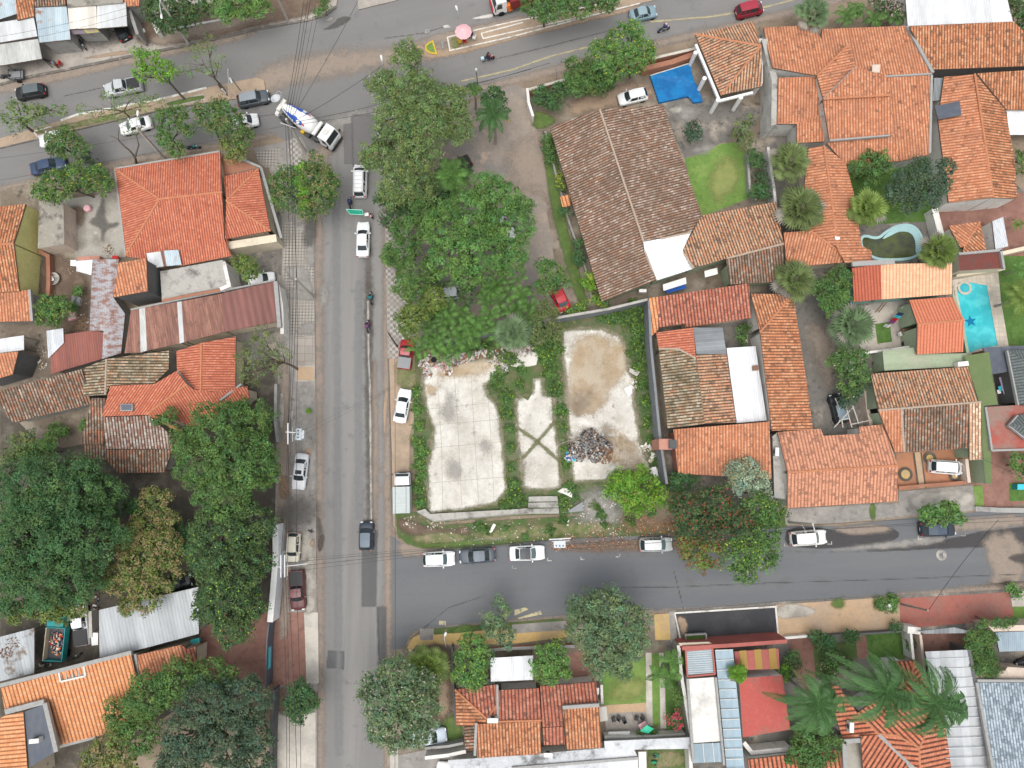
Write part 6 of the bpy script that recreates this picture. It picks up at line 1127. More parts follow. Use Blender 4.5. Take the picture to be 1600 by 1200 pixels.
# gardens north-east
T('shrub','grey green bush on the cracked terrace',[(1083,200,14),(1084,212,10)],2,'cool',cat='shrub',fl='pale',flp=.06)
T('shrub','loose light green bush beside the tall stained wall',[(1160,205,18),(1165,220,14),(1168,188,12)],3,'olive',cat='shrub',thin=.7)
T('shrub','round green bush right of the lawn',[(1184,250,14),(1180,240,10)],2.4,'rich',cat='shrub'); T('shrub','bush at the lower right corner of the lawn',[(1192,296,14),(1182,302,10)],2,'rich',cat='shrub'); T('shrub','small dark shrub under the stained wall',[(1188,275,10)],1.8,'dark',cat='shrub')
T('shrub','green bush in the bed at the top left of the biggest brown roof',[(852,218,10),(858,235,9),(862,250,8)],1.6,'mid',cat='shrub')
T('shrub','narrow bushes in the middle of the bed beside the biggest brown roof',[(882,330,7),(905,380,8),(908,408,10),(903,395,8)],1.8,'rich',cat='shrub')
T('shrub','yellow leaved croton bush at the lower end of the bed',[(922,432,11),(926,448,9),(935,466,9),(914,440,8)],1.8,'lime',cat='shrub',fl='yellow',flp=.2)
T('shrub','small yellow flowered bush half way along the bed',[(872,278,6),(876,290,5)],1.4,'mid',cat='shrub',fl='yellow',flp=.3)
T('shrub','row of low bushes on top of the lot wall end',[(900,482,9),(912,478,9),(890,488,8),(945,476,8)],1.8,'bright',cat='shrub',fl='yellow',flp=.15)
fanpalm('fan_palm','fan palm left of the long orange ridge, upper one',1234,253,5,2.9,24,'olive',seed=8,bright=1.05,old=.25); fanpalm('fan_palm','larger fan palm standing against the long orange roof',1252,326,5.5,3.3,28,'olive',seed=9,bright=.9)
fanpalm('fan_palm','yellowish fan palm above the murky pool',1357,325,4.5,2.7,26,'warm',seed=10,bright=1.25); fanpalm('fan_palm','fan palm at the right tip of the murky pool',1468,391,4.5,2.6,26,'warm',seed=11,bright=.95)
fanpalm('fan_palm','fan palm with grey dead fronds at the top of the grey courtyard',1242,437,4.5,2.9,26,'olive',seed=12,bright=.95,old=.3); fanpalm('fan_palm','wide pale fan palm beside the paved patio',1330,508,4.5,3.1,30,'greyg',seed=13,bright=.85)
T('tree','leafy green tree over the lower edge of the sprawling orange roof',[(1362,255,22),(1378,250,16),(1345,262,16),(1360,275,16),(1385,262,12)],4,'mid'); T('conifer','dark blue green conifer between the pool and the salmon roof',[(1420,285,26),(1450,300,28),(1440,265,22),(1480,260,16),(1425,315,20),(1400,300,18),(1478,285,14)],6,'cool',leaf=.28,dens=80,clump=.5)
T('tree','round green tree beside the two tone roof',[(1305,445,24),(1290,455,20),(1315,432,18),(1275,445,12)],4.5,'mid'); T('tree','lighter green tree just below the round green tree',[(1305,470,20),(1298,485,14),(1315,460,14)],4,'bright')
T('tree','loose dark tree at the side of the grey courtyard',[(1325,570,26),(1340,585,22),(1310,560,18),(1345,560,16),(1330,600,18)],4.5,'mid',fl='pale',flp=.03,thin=.85); T('tree','dark bush leaning over the black car in the courtyard',[(1330,615,16),(1345,600,16),(1320,630,9)],3.6,'cool')
fanpalm('fan_palm','light green fan palm at the top edge above the sprawling orange house',1270,22,4.5,2.6,24,'greyg',seed=14)
for i,(x,y) in enumerate([(1320,25),(1342,12),(1370,28),(1395,30)]): palm('areca_palm',['leftmost green palm clump above the sprawling orange house','second palm clump from the left above the sprawling orange house','palm clump left of the pale pink blossom','palm clump below the pale pink blossom'][i],x,y,3,2.0,12,'mid',cat='palm clump',group='palm clumps along the avenue wall',stems=2,spread=.4,nl=12,lw=.6,seed=50+i,trunk=.05)
T('flowering_shrub','shrub with pale pink blossom beside the white warehouse',[(1378,4,16),(1395,8,14),(1400,22,10)],3.5,'dark',cat='shrub',fl='pinkf',flp=.45)
T('tree','dark crown in the far top right corner',[(1592,12,18),(1602,35,16),(1605,60,14)],4,'dark'); T('shrub','orange flowered shrub at the right edge beside the salmon gable',[(1597,240,12),(1600,262,10)],2.5,'mid',cat='shrub',fl='mango',flp=.4)
palm('banana_plant','banana plant at the right edge above the pool lawn',1590,420,2.5,1.9,9,'bright',cat='banana plant',seed=70,nl=8,lw=.5,trunk=.1); palm('palm_tree','yellow green palm overhanging the pool lawn at the right edge',1597,465,5,3.4,16,'warm',seed=71,nl=24,bright=1.3)
palm('banana_plant','row of potted palms on the terrace at the upper right edge',1588,350,2.2,1.3,8,'warm',cat='potted palm',seed=72,nl=8,lw=.3,trunk=.06)
# lot and lane
T('tree','compact lime green tree at the bottom of the lot',[(980,755,26),(1010,765,26),(995,785,22),(965,765,18),(1030,775,16),(1005,740,14)],4.2,'lime',base=(1000,775),fl='mango',flp=.06,leaf=.26,dens=115)
T('tree','green bush beside the foot of the long lot wall',[(1065,752,18),(1080,748,14),(1055,760,12)],3,'rich')
T('tree','silvery green tree over the orange roof by the lane',[(1165,745,26),(1150,735,20),(1185,755,20),(1175,730,16),(1195,770,14),(1155,760,14)],5,'silver',base=(1165,770),leaf=.26,dens=75)
T('flowering_tree','wide dark tree dotted with red flowers above the lane',[(1080,800,34,6),(1120,785,30,6),(1110,820,30,6),(1150,815,30,6.5),(1070,830,18,5),(1060,785,16,5)],6,'dark',base=(1110,822),fl='red',flp=.16,tr=.35)
T('flowering_tree','tree with many red leaf tips hanging over the silver parked car',[(1085,860,26),(1110,865,22),(1070,850,14),(1095,882,12)],5,'warm',base=(1100,840),fl='red',flp=.22)
T('broadleaf_tree','dark green tree reaching across the lane beside the white off-roader',[(1170,850,32),(1190,870,28),(1150,870,26),(1200,830,26),(1165,895,18),(1205,800,24),(1185,790,22)],6,'mid',base=(1180,828),fl='lime',flp=.08)
T('sapling','small light green street tree over the dark parked car in the lane',[(1455,802,16),(1485,800,18),(1497,808,12),(1445,805,8),(1478,815,8)],3.5,'bright',base=(1478,800),leaf=.4,dens=42,tr=.09)
cover('weeds','tall green weeds between street verge and the left slab','weeds',[(648,620,8),(652,640,10),(655,665,10),(652,690,10),(660,705,12),(655,725,11),(658,745,10),(655,765,11),(658,785,9),(650,610,7)],'bright',.9,seed=201,fl='yellow',flp=.03)
cover('weeds','weed belt between the left slab and the middle slab','weeds',[(775,600,12),(782,580,10),(790,620,13),(792,645,11),(797,670,9),(798,700,8),(800,730,8),(803,755,11),(806,780,16),(792,790,12),(800,560,12),(815,575,9),(845,545,12),(835,535,10),(812,600,8),(788,560,10),(772,590,8)],'mid',.6,seed=202,fl='lime',flp=.1)
cover('weeds','weed belt between the middle slab and the right slab','weeds',[(855,560,13),(862,585,14),(868,610,12),(876,640,11),(880,668,8),(884,700,6),(885,725,8),(870,545,11),(890,765,12),(880,785,10),(860,530,10)],'mid',.6,seed=203,fl='lime',flp=.1)
cover('weeds','thick weeds along the right hand lot wall','weeds',[(985,500,16),(1000,520,16),(995,545,15),(1002,570,14),(1004,600,12),(1008,630,11),(1012,660,9),(1018,690,8),(1022,720,8),(960,496,12),(940,494,9),(990,480,12),(1006,490,9)],'mid',.7,seed=204,fl='lime',flp=.12)
cover('weeds','weeds along the rubbish strip below the palm clumps','weeds',[(735,550,10),(760,545,12),(700,552,8),(850,520,10),(830,528,8)],'mid',.6,seed=205)
cover('weeds','scattered weed tufts on the verge below the lot','weeds',[(750,822,9),(760,830,6),(790,825,5),(860,828,8),(940,805,8),(930,790,7),(880,810,7),(945,820,6),(820,838,6),(900,780,7),(985,815,7),(1020,800,7)],'mid',.6,seed=206)
palm('sapling','tiny yellow green plant alone on the west pavement',482,642,.9,.55,10,'lime',cat='plant',seed=80,nl=8,lw=.3,trunk=.04)
# west side
T('broadleaf_tree','gigantic round dark green tree filling the left edge',[(95,780,74,10),(60,830,76,11),(120,840,66,11),(40,770,60,9),(130,770,50,9),(60,890,64,10),(110,900,50,9),(20,860,60,10),(155,800,36,8),(10,930,40,8)],10,'rich',base=(90,830),leaf=.26,dens=115,clump=.7,tr=.8,fl='brown',flp=.0)
T('broadleaf_tree','large dark green tree beside the west pavement, upper crown',[(340,670,52,9),(390,660,40,8),(370,720,56,10),(310,720,44,9),(400,730,38,8),(290,690,26,7),(345,770,46,9),(265,650,14,6),(245,655,8,6)],9,'mid',base=(360,720),leaf=.26,dens=115,tr=.6)
T('broadleaf_tree','large dark green tree beside the billboard wall, lower crown',[(340,840,50,9),(385,820,44,8),(355,890,50,9),(320,870,36,8),(390,880,34,8),(350,940,46,8),(360,980,34,7),(320,950,26,7),(385,945,30,7)],9,'dark',base=(360,890),leaf=.26,dens=115,fl='lime',flp=.05,tr=.6)
T('mango_tree','mango thick with brown blossom beside the gigantic tree',[(240,785,26,6),(225,830,32,7),(180,835,24,6),(215,880,38,7),(250,850,28,7),(190,900,30,6),(225,930,28,6),(250,900,30,6),(265,870,24,6),(258,815,20,6),(160,905,20,5),(200,945,18,5)],7,'warm',base=(220,860),fl='mango',flp=.55,leaf=.26)
T('tree','yellow green tree above the rubbish truck',[(85,950,26),(115,945,22),(60,945,24),(35,955,18),(100,965,16),(15,960,16)],6,'warm',base=(80,960),fl='mango',flp=.12)
T('tree','dark tree in the shade between mango and upper crown',[(200,790,12),(212,790,12),(283,830,14),(290,850,14)],5,'rich')
T('tree','bright green crown above the orange roof at bottom left',[(230,1085,40,7),(275,1065,34,7),(320,1060,30,7),(190,1120,34,6),(215,1150,34,6),(350,1060,22,6)],7,'mid',base=(250,1100),leaf=.26)
T('broadleaf_tree','dark blue green tree at the bottom beside the street',[(320,1110,48,8),(380,1100,44,8),(350,1160,54,8),(290,1150,44,8),(395,1150,34,7),(280,1190,40,7),(390,1190,34,7)],8,'cool',base=(345,1140),leaf=.26,dens=115,tr=.5)
T('mango_tree','brown blossomed mango at the bottom left edge',[(165,1175,26),(190,1190,28),(140,1190,20),(180,1155,18)],6,'warm',fl='mango',flp=.5,base=(165,1185))
T('feathery_tree','loose olive feathery tree beside the concrete planter',[(400,545,22),(420,560,22),(385,560,20),(410,525,16),(400,580,20),(440,550,14),(385,585,16),(430,575,14)],6,'olive',base=(466,578),thin=.6,leaf=.25,dens=75,tr=.16,under=False)
T('tree','small yellow green tree beside the roof terrace',[(385,415,18),(392,425,14),(375,408,12)],4.5,'warm')
T('tree','round green yard tree beside the yellow gable',[(78,480,20),(90,490,18),(70,495,16),(95,472,12),(68,470,12)],4,'mid',fl='yellow',flp=.05)
T('shrub','flat round shrub in the sandy yard under the long tiled wing',[(82,674,13),(94,674,11)],1.5,'mid',cat='shrub'); T('shrub','light green shrub against the lichen roof',[(131,664,8)],1.5,'bright',cat='shrub')
T('shrub','loose grey green shrubs at the left edge of the yard',[(20,700,20),(40,685,14),(55,700,16),(10,715,14)],3,'olive',cat='shrub',thin=.8); T('tree','light green crown at the top of the gigantic tree',[(62,705,16),(75,695,14),(40,715,14)],4.5,'mid')
T('street_tree','lone pointed deep green pavement tree at the bottom',[(470,1095,26),(466,1080,18),(480,1090,16),(458,1105,16),(465,1122,12)],4.5,'rich',base=(470,1115),leaf=.27)
# bottom centre
T('broadleaf_tree','big grey green tree overhanging the street at the bottom',[(620,1060,38,8),(600,1100,40,8),(650,1110,42,8),(620,1140,36,8),(660,1075,30,7),(585,1070,26,7),(595,1140,28,7),(650,1145,28,7)],8,'greyg',base=(650,1110),leaf=.28,dens=75,fl='pale',flp=.08,tr=.45,thin=1.1)
fanpalm('palm_tree','spiky light green palm at the street corner garden',667,1043,4.5,2.8,30,'warm',seed=15,bright=1.15,old=.05)
T('tree','bright green upright tree left of the white canopy',[(738,1010,24),(735,1040,28),(745,1060,20),(725,1055,18),(755,1025,16),(740,1070,10)],5,'bright',base=(738,1035),fl='lime',flp=.1)
T('street_tree','loose grey green tree standing on the corner verge',[(775,985,20),(785,955,12),(765,975,16),(790,995,16),(778,940,9)],5,'greyg',base=(785,1010),thin=.7,leaf=.28)
T('tree','round bright green tree right of the white canopy',[(860,1030,26),(848,1045,20),(875,1045,18),(865,1058,14),(870,1018,16)],5,'bright',base=(862,1040),fl='lime',flp=.1)
T('broadleaf_tree','large egg shaped green tree at the south side of the lane',[(945,960,44,8),(920,975,38,8),(975,975,42,8),(950,1010,44,8),(915,950,28,7),(985,1005,32,7),(940,1030,30,7),(968,1040,24,6)],8,'greyg',base=(955,1000),leaf=.27,dens=85,tr=.5)
palm('banana_plant','banana plants against the tall stained garden wall',1052,1040,3.2,2.3,12,'bright',cat='banana plant',seed=81,nl=12,lw=.7,trunk=.12,stems=3,spread=.9,bright=.9)
T('shrub','creeper below the banana plants',[(1058,1080,10),(1062,1092,8)],2.2,'mid',cat='shrub'); T('flowering_shrub','bougainvillea with magenta flowers in the garden corner',[(1055,1122,13),(1060,1134,9)],2.2,'rich',cat='shrub',fl='magenta',flp=.75,leaf=.22,dens=110)
T('shrub','low flower bed above the white wall',[(1000,1147,5),(1012,1146,6),(1022,1145,4)],.8,'mid',cat='shrub',fl='mango',flp=.1)
palm('palm_tree','yellow green bushy palm in front of the striped awning',1153,1052,4.4,1.7,26,'lime',base=(1163,1090),seed=82,nl=14,lw=.5,trunk=.09,bright=.85)
for i,(x,y,z,L,wd,lb,s_) in enumerate([(1278,1098,8,5.0,(-.42,-.12),'wind blown coconut palm next to the red flat roof',83),(1385,1082,9,6.2,(-.75,.12),'wind blown coconut palm in the middle of the three',84),(1462,1100,9,6.0,(-.45,.2),'wind blown coconut palm over the translucent canopy',85)]):
 palm('coconut_palm',lb,x,y,z,L,18,'rich',seed=s_,nl=40,lw=1.1,wind=wd,trunk=.18,droop=.6,bright=1.2,lfw=.72,old=.05,group='wind blown coconut palms')
T('tree','dark green crown under the left coconut palm',[(1265,1155,28),(1285,1175,24),(1250,1180,22),(1300,1160,18),(1268,1200,20)],4,'mid',leaf=.28)
T('shrub','dark hedge bush behind the red parapet end',[(1240,1030,13),(1236,1050,12),(1228,1052,9)],2,'rich',cat='shrub'); T('shrub','round clipped bush on the tan pavement edge, left one',[(1277,997,14),(1284,1008,12),(1300,1004,11)],1.8,'rich',cat='shrub'); T('shrub','round clipped bush on the tan pavement edge, right one',[(1328,992,13),(1332,998,10)],1.8,'rich',cat='shrub')
T('shrub','rose bed bush speckled with pale flowers',[(1295,1035,13),(1310,1030,12),(1300,1048,12),(1325,1035,10)],1.2,'mid',cat='shrub',fl='pale',flp=.12); T('shrub','small bush above the gate pillars',[(1402,980,8),(1422,1008,4)],1.3,'rich',cat='shrub')
T('hedge','tall rectangular ivy block beside the dark blue porch',[(1530,1000,18),(1540,1025,18),(1532,1042,16),(1550,1045,15),(1525,1015,14),(1545,998,12)],3.4,'mid',cat='hedge',leaf=.2,dens=160,flat=.6,thin=1.8); T('hedge','planted strip of small bushes along the pink parapet',[(1535,974,6),(1556,973,6),(1572,974,5),(1584,972,5)],3.9,'mid',cat='hedge')
T('shrub','shrub at the right edge on the pavement corner',[(1590,926,8),(1580,920,6)],1,'bright',cat='shrub'); T('shrub','leafy bush at the right edge beside the red terrace',[(1592,720,14),(1598,738,12)],2.5,'bright',cat='shrub')
T('shrub','green patch of weeds on the tan pavement with litter',[(1376,942,8),(1390,948,8),(1396,938,8)],.5,'bright',cat='shrub',thin=.5)
T('shrub','small plants on the bed beside the rusty lean-to',[(118,455,8),(112,480,6)],1.2,'bright',cat='shrub')
T('shrub','climbing plant at the edge of the mid block courtyard',[(1163,515,8),(1160,530,8)],1.6,'mid',cat='shrub')
T('shrub','yellow green bush at the end of the red parapet',[(1228,1050,10),(1222,1056,8)],1.8,'lime',cat='shrub')
# ---------------- vehicles ----------------
PAINT = {}
def paint(c):
 if c not in PAINT: PAINT[c] = flat_mat('car_paint_%d' % len(PAINT),c,.42,.4,.10,coat=.12)
 return PAINT[c]
WM = {}
def wheel(parent,x,y,r=.32,wd=.21,side=1):
 key = (r,wd)
 if key not in WM:
  a = MB(); a.lathe([(r*.62,-wd/2),(r*.9,-wd/2),(r,-wd*.35),(r,wd*.35),(r*.9,wd/2),(r*.62,wd/2)],axis=(0,1,0),n=18)
  b = MB(); b.lathe([(0,wd*.42),(r*.25,wd*.44),(r*.6,wd*.36),(r*.64,wd*.5),(r*.66,-wd*.4)],axis=(0,1,0),n=18,smooth=False) if False else b.lathe([(0,wd*.42),(r*.25,wd*.44),(r*.6,wd*.36),(r*.64,wd*.5),(r*.66,-wd*.4)],axis=(0,1,0),n=18)
  WM[key] = (a,b)
 a,b = WM[key]
 if isinstance(a,MB):
  o = a.build('tyre',M['rubber'],None,local=True,smooth=True); q = b.build('rim',M['rim'],None,local=True); WM[key] = (o.data,q.data); bpy.data.objects.remove(o); bpy.data.objects.remove(q); a,b = WM[key]
 w_ = bpy.data.objects.new('wheel',a); link(w_,parent); w_.location = (x,y,r); w_.scale = (1,side,1)
 q = bpy.data.objects.new('rim',b); link(q,w_); return w_
SPEC = dict(
 sedan=dict(H=1.44,belt=.94,cowl=.27,rf=.41,rr=.70,dk=.84,hood=.86,tail=.97,tz=.97),
 hatch=dict(H=1.48,belt=.96,cowl=.24,rf=.38,rr=.86,dk=.97,hood=.88,tail=.98,tz=.95),
 suv=dict(H=1.66,belt=1.08,cowl=.26,rf=.37,rr=.87,dk=.975,hood=1.0,tail=1.06,tz=1.04),
 van=dict(H=1.78,belt=1.08,cowl=.15,rf=.29,rr=.91,dk=.98,hood=.95,tail=1.05,tz=1.05),
 pickup=dict(H=1.68,belt=1.08,cowl=.26,rf=.36,rr=.56,dk=.61,hood=1.02,tail=1.05,tz=1.05,bed=True))
def car(name,label,front,rear,typ,col,W_=1.76,roofc=None,group=None,glass='glass',cat='car',rails=False,sunroof=False,bedcover=None,bed=True,z=0,rack=False,cab2=None,roofz=None):
 S = dict(SPEC[typ]); a = P(*front,.6); b = P(*rear,.6); d = a-b; L = math.hypot(d.x,d.y); c = (a+b)/2; az = math.atan2(d.y,d.x)
 root = thing(name,label,cat,(c.x,c.y,z),az,group); ORG[root.name] = Vector((0,0,0)); hw = W_/2; X = lambda t: L/2-L*t
 pm = paint(col)
 # lower body
 st = [(0,.70,.60),(.012,.80,.70),(.035,.90,S['hood']-.10),(.09,.975,S['hood']-.03),(S['cowl']*.6,1,S['hood']+.02),(S['cowl'],1,S['belt']),(.45,1,S['belt']),(.62,1,S['belt']),(S['dk'] if S['dk'] < .95 else .9,.99,S['tail'] if S['dk'] < .95 else S['belt']),(.965,.95,S['tz']),(.988,.88,S['tz']-.12),(1,.80,.70)]
 if typ == 'pickup': st = st[:6]+[(.45,1,S['belt']),(.60,1,S['belt']),(.61,1,S['belt']-.02),(.8,1,S['belt']-.02),(.985,.985,S['belt']-.02),(1,.96,.9)]
 ring = lambda w_,zt: [(0,zt+.035),(.45*w_,zt+.028),(.80*w_,zt+.005),(.955*w_,zt-.07),(w_,zt-.20),(w_*.995,.50),(w_*.95,.24),(0,.20)]
 V = []; n = 0
 for t,k,zt in st:
  rg = ring(hw*k,zt); full = [(y,zz) for y,zz in rg]+[(-y,zz) for y,zz in rg[1:-1][::-1]]; n = len(full); V += [(X(t),y,zz) for y,zz in full]
 Fc = [(i*n+j,(i+1)*n+j,(i+1)*n+(j+1) % n,i*n+(j+1) % n) for i in range(len(st)-1) for j in range(n)]+[tuple(range(n)),tuple(range((len(st)-1)*n,len(st)*n))[::-1]]
 raw('body',V,Fc,pm,root,smooth=True)
 # cabin
 zb = S['belt']-.02; zr = S['H']; xc,xf,xr,xd = X(S['cowl']-.01),X(S['rf']),X(S['rr']),X(S['dk']); yb = hw*.86; yt = hw*.70; fw = hw*.80; bw = hw*.80
 rows = []
 for (x,y,zz,bulge) in [(xc,fw,zb,.10),(xf,yt*.97,zr-.04,.05),((xf+xr)/2,yt,zr+.015,0),(xr,yt*.94,zr-.06,-.03),(xd,bw,zb,-.07)]:
  rows.append([(x+bulge*(1-(j/2)**2),y*j/2,zz+.035*(1-(j/2)**2) if 0 < rows.__len__() < 4 else zz) for j in (-2,-1,0,1,2)])
 V = [v for r_ in rows for v in r_]; Fc = [(i*5+j,i*5+j+1,(i+1)*5+j+1,(i+1)*5+j) for i in range(4) for j in range(4)]
 k0 = len(V); V += [(xc-.1,-yb,zb),(xd+.05,-yb,zb),(xc-.1,yb,zb),(xd+.05,yb,zb)]
 Fc += [(k0,5,0),(k0,10,5),(k0,k0+1,10),(k0+1,15,10),(k0+1,20,15),(k0+2,4,9),(k0+2,9,14),(k0+2,14,k0+3),(k0+3,14,19),(k0+3,19,24)]
 rm = paint(roofc) if roofc else pm; cabm = [pm,rm]; mi = [1 if 4 <= i < 12 else 0 for i in range(len(Fc))]; raw('cabin',V,Fc,cabm,root,mi=mi)
 def panel(nm,A,B_,C_,D_,off,m,sh=.90,par=root):
  ce = (A+B_+C_+D_)/4; q = [ce+(p-ce)*sh+off for p in (A,B_,C_,D_)]; return raw(nm,q+[p-off*.8 for p in q],[(0,1,2,3),(4,7,6,5),(0,4,5,1),(1,5,6,2),(2,6,7,3),(3,7,4,0)],m,par)
 v = lambda t: Vector(t); G = M[glass]; G2 = M['glass']
 # windscreens follow the bulge: 4 columns
 def screen(nm,r0,r1,off,m):
  A = [v(rows[r0][j]) for j in range(5)]; B2 = [v(rows[r1][j]) for j in range(5)]; cv = [];
  for j,f in enumerate((.86,.86,.86,.86,.86)):
   p,q = A[j].copy(),B2[j].copy(); p.y *= f+.05; q.y *= f+.05; cv += [p.lerp(q,.06)+off,p.lerp(q,.90)+off]
  raw(nm,cv,[(2*j,2*j+2,2*j+3,2*j+1) for j in range(4)],m,root,smooth=True)
 screen('windscreen',0,1,Vector((.014,0,.014)),G); screen('rear_window',4,3,Vector((-.014,0,.014)),G2)
 for s in (-1,1):
  ii = 0 if s < 0 else 4; f0 = v((xc-.1,s*yb,zb)); f1 = v(rows[1][ii]); m1 = v(rows[2][ii]); r1 = v(rows[3][ii]); r0 = v((xd+.05,s*yb,zb)); mid = v(((xf+xr)/2,s*yb,zb)); o_ = Vector((0,s*.014,.008))
  panel('side_window',f0.lerp(mid,.18),mid,m1,f1,o_,G2,.86); panel('side_window',mid,r0.lerp(mid,.16),r1,m1,o_,G2,.86)
  mb = MB(); mb.box((xc-.42,s*(hw+.10),zb+.06),(.13,.20,.13)); mb.build('mirror',pm,root,local=True)
  mb = MB(); mb.box((X(.022),s*hw*.66,S['hood']-.17),(.16,.30,.13)); mb.build('headlight',M['lamp'],root,local=True)
  mb = MB(); mb.box((X(.985),s*hw*.74,S['tz']-.17),(.12,.26,.20)); mb.build('taillight',M['tail'],root,local=True)
  for t in (.18,.80): wheel(root,X(t),s*(hw-.12),.32 if typ in ('sedan','hatch') else .36,.21,s)
 mb = MB(); mb.box((X(.004),0,.42),(.10,W_*.62,.16)); mb.build('grille',M['black_plastic'],root,local=True)
 mb = MB(); mb.box((X(1.0),0,.62),(.03,.42,.13)); mb.build('number_plate',M['plate'],root,local=True)
 if rails:
  for s in (-1,1): mb = MB(); mb.tube([(xf-.1,s*yt*.9,zr+.07),(xr+.1,s*yt*.88,zr+.03)],.025,5); mb.build('roof_rail',M['steel'],root,local=True)
 if sunroof: mb = MB(); mb.box(((xf+xr)/2+.35,0,zr+.055),(.5,.8,.02)); mb.build('sunroof',M['glass'],root,local=True)
 if typ == 'pickup' and bed:
  x0,x1 = X(.625),X(.985); zz = S['belt']+.03
  if bedcover: mb = MB(); mb.box(((x0+x1)/2,0,zz+.05),(x0-x1,W_*.92,.09)); mb.build('bed_cover',M[bedcover],root,local=True)
  else:
   mb = MB(); mb.box(((x0+x1)/2,0,zz-.005),(x0-x1-.08,W_*.84,.03)); mb.build('bed',M['black_plastic'],root,local=True)
   for s in (-1,1): mb = MB(); mb.tube([(x0,s*hw*.9,zz+.02),(x1,s*hw*.9,zz+.02)],.05,5); mb.build('bed_rail',pm,root,local=True)
   mb = MB(); mb.box((x1,0,zz),(.06,W_*.86,.10)); mb.build('tailgate',pm,root,local=True)
 if rack:
  x0,x1 = X(.34),X(.93)
  for s in (-1,1): mb = MB(); mb.tube([(x0,s*.55,zr+.22),(x1,s*.55,zr+.22)],.03,5); mb.build('rack_rail',M['steel'],root,local=True)
  for i in range(6): x = x0+(x1-x0)*i/5; mb = MB(); mb.tube([(x,-.55,zr+.22),(x,.55,zr+.22)],.025,5); mb.build('rack_bar',M['steel'],root,local=True)
  for i in (0,5):
   for s in (-1,1): x = x0+(x1-x0)*i/5; mb = MB(); mb.tube([(x,s*.55,zr+.22),(x,s*.58,S['belt'])],.025,5); mb.build('rack_leg',M['steel'],root,local=True)
 return root
WH = (.80,.81,.82); WC = (.70,.67,.58); SV = (.46,.48,.50); LG = (.33,.36,.38); DG = (.055,.065,.08); BK = (.014,.015,.017); BL = (.035,.06,.12); RD = (.36,.015,.02); MR = (.11,.035,.035)
car('parked_car','black hatchback with grey sheen roof driving on the north carriageway at the far left',(25,148),(71,140),'hatch',BK,roofc=(.10,.12,.13))
car('pickup_truck','silver pickup with open dark bed driving under the sparse median tree',(164,143),(222,131),'pickup',SV,cat='pickup',W_=1.85)
car('car','white sedan half hidden by the median tree on the south carriageway',(188,203),(237,190),'sedan',WH,glass='glass2')
car('parked_car','dark blue sedan near the left edge of the south carriageway',(103,253),(49,266),'sedan',BL)
car('car','dark grey off-roader with pale hood waiting near the mixer truck',(421,150),(372,160),'suv',(.08,.095,.11),roofc=(.24,.27,.30))
car('car','small white hatchback just left of the mixer truck',(404,186),(362,195),'hatch',WH)
car('car','white hatchback almost hidden under the round carriageway tree',(62,222),(106,212),'hatch',WH)
car('pickup_truck','white utility vehicle with ladder rack on its roof driving up the street',(563.5,258),(562.5,309),'van',WH,cat='van',rack=True,W_=1.85)
car('car','plain white sedan driving up the street behind the banner',(568,347),(567,402),'sedan',(.74,.77,.78),W_=1.74)
car('car','dark blue grey hatchback on the street at the lane junction',(573,815),(572,860),'hatch',(.035,.045,.065),roofc=(.10,.14,.18),W_=1.78)
car('parked_car','white sedan with its rear hatch ajar parked on the sandy verge',(634,608),(624,661),'sedan',WH)
car('pickup_truck','faded red pickup with grey bed cover parked on checkered pavement',(638,530),(631,577),'pickup',RD,cat='pickup',bedcover='p_grey',roofc=(.42,.10,.11),W_=1.80)
car('parked_car','silver sedan with sunroof parked on the west pavement',(466,765),(473,708),'sedan',(.56,.58,.61),sunroof=True,W_=1.80)
car('parked_car','cream hatchback with roof rails parked near the double crossarm pole',(457,878),(460,832),'hatch',(.60,.57,.47),rails=True,W_=1.75)
car('pickup_truck','maroon pickup parked beside the white billboard wall',(467,953),(464,891),'pickup',MR,cat='pickup',roofc=(.19,.08,.085),W_=1.92,bedcover=None)
car('parked_car','white off-roader, leftmost of the three cars parked below the lot',(711,872),(661,874),'suv',WH,rails=True,glass='glass2',W_=1.85)
car('parked_car','dark slate grey sedan, middle of the three cars parked below the lot',(718,870),(774,866),'sedan',(.07,.085,.105),W_=1.84,roofc=(.12,.15,.18))
car('parked_car','white coupe with black roof, rightmost of the three cars parked below the lot',(851,863),(796,865),'sedan',WH,roofc=(.03,.035,.045),glass='glass2',W_=1.84)
car('parked_car','silver grey car parked under the red tipped tree',(1050,850),(999,851),'hatch',(.42,.46,.46),glass='glass2',roofc=(.60,.62,.62))
car('parked_car','pearl white off-roader parked beside the lamp arm in the lane',(1290,838),(1234,842),'suv',(.74,.74,.70),glass='glass2',W_=1.86)
car('parked_car','near black off-roader parked under the small light green street tree',(1491,825),(1437,827),'suv',(.03,.04,.055),roofc=(.06,.085,.12),W_=1.84)
car('parked_car','white minivan parked on the patterned terracotta driveway',(1502,732),(1451,728),'van',WH,W_=1.74)
car('parked_car','black car with blue grey roof squeezed in the grey courtyard',(1303,616),(1316,662),'hatch',(.02,.022,.028),roofc=(.20,.26,.31))
car('parked_car','pale silver car among the palm clumps in the wooded yard',(678,461),(719,457),'hatch',(.55,.60,.64))
car('parked_car','bright red car on the dirt drive under the small tree',(884,487),(868,452),'hatch',(.62,.01,.04),glass='glass2',roofc=(.50,.04,.05))
car('parked_car','white hatchback in the front garden beside the blue tarpaulin',(966,157),(1011,146),'hatch',WH,W_=1.78)
car('parked_car','black car in the shade of the feathery tree on the dirt drive',(712,262),(735,250),'hatch',BK)
car('car','blue grey sedan driving under the median trees at the top',(1025,17),(984,26),'sedan',(.20,.30,.34),roofc=(.24,.33,.37))
car('car','dark red minivan on the avenue at the top right',(1191,11),(1150,21),'van',(.25,.012,.03),roofc=(.32,.03,.05))
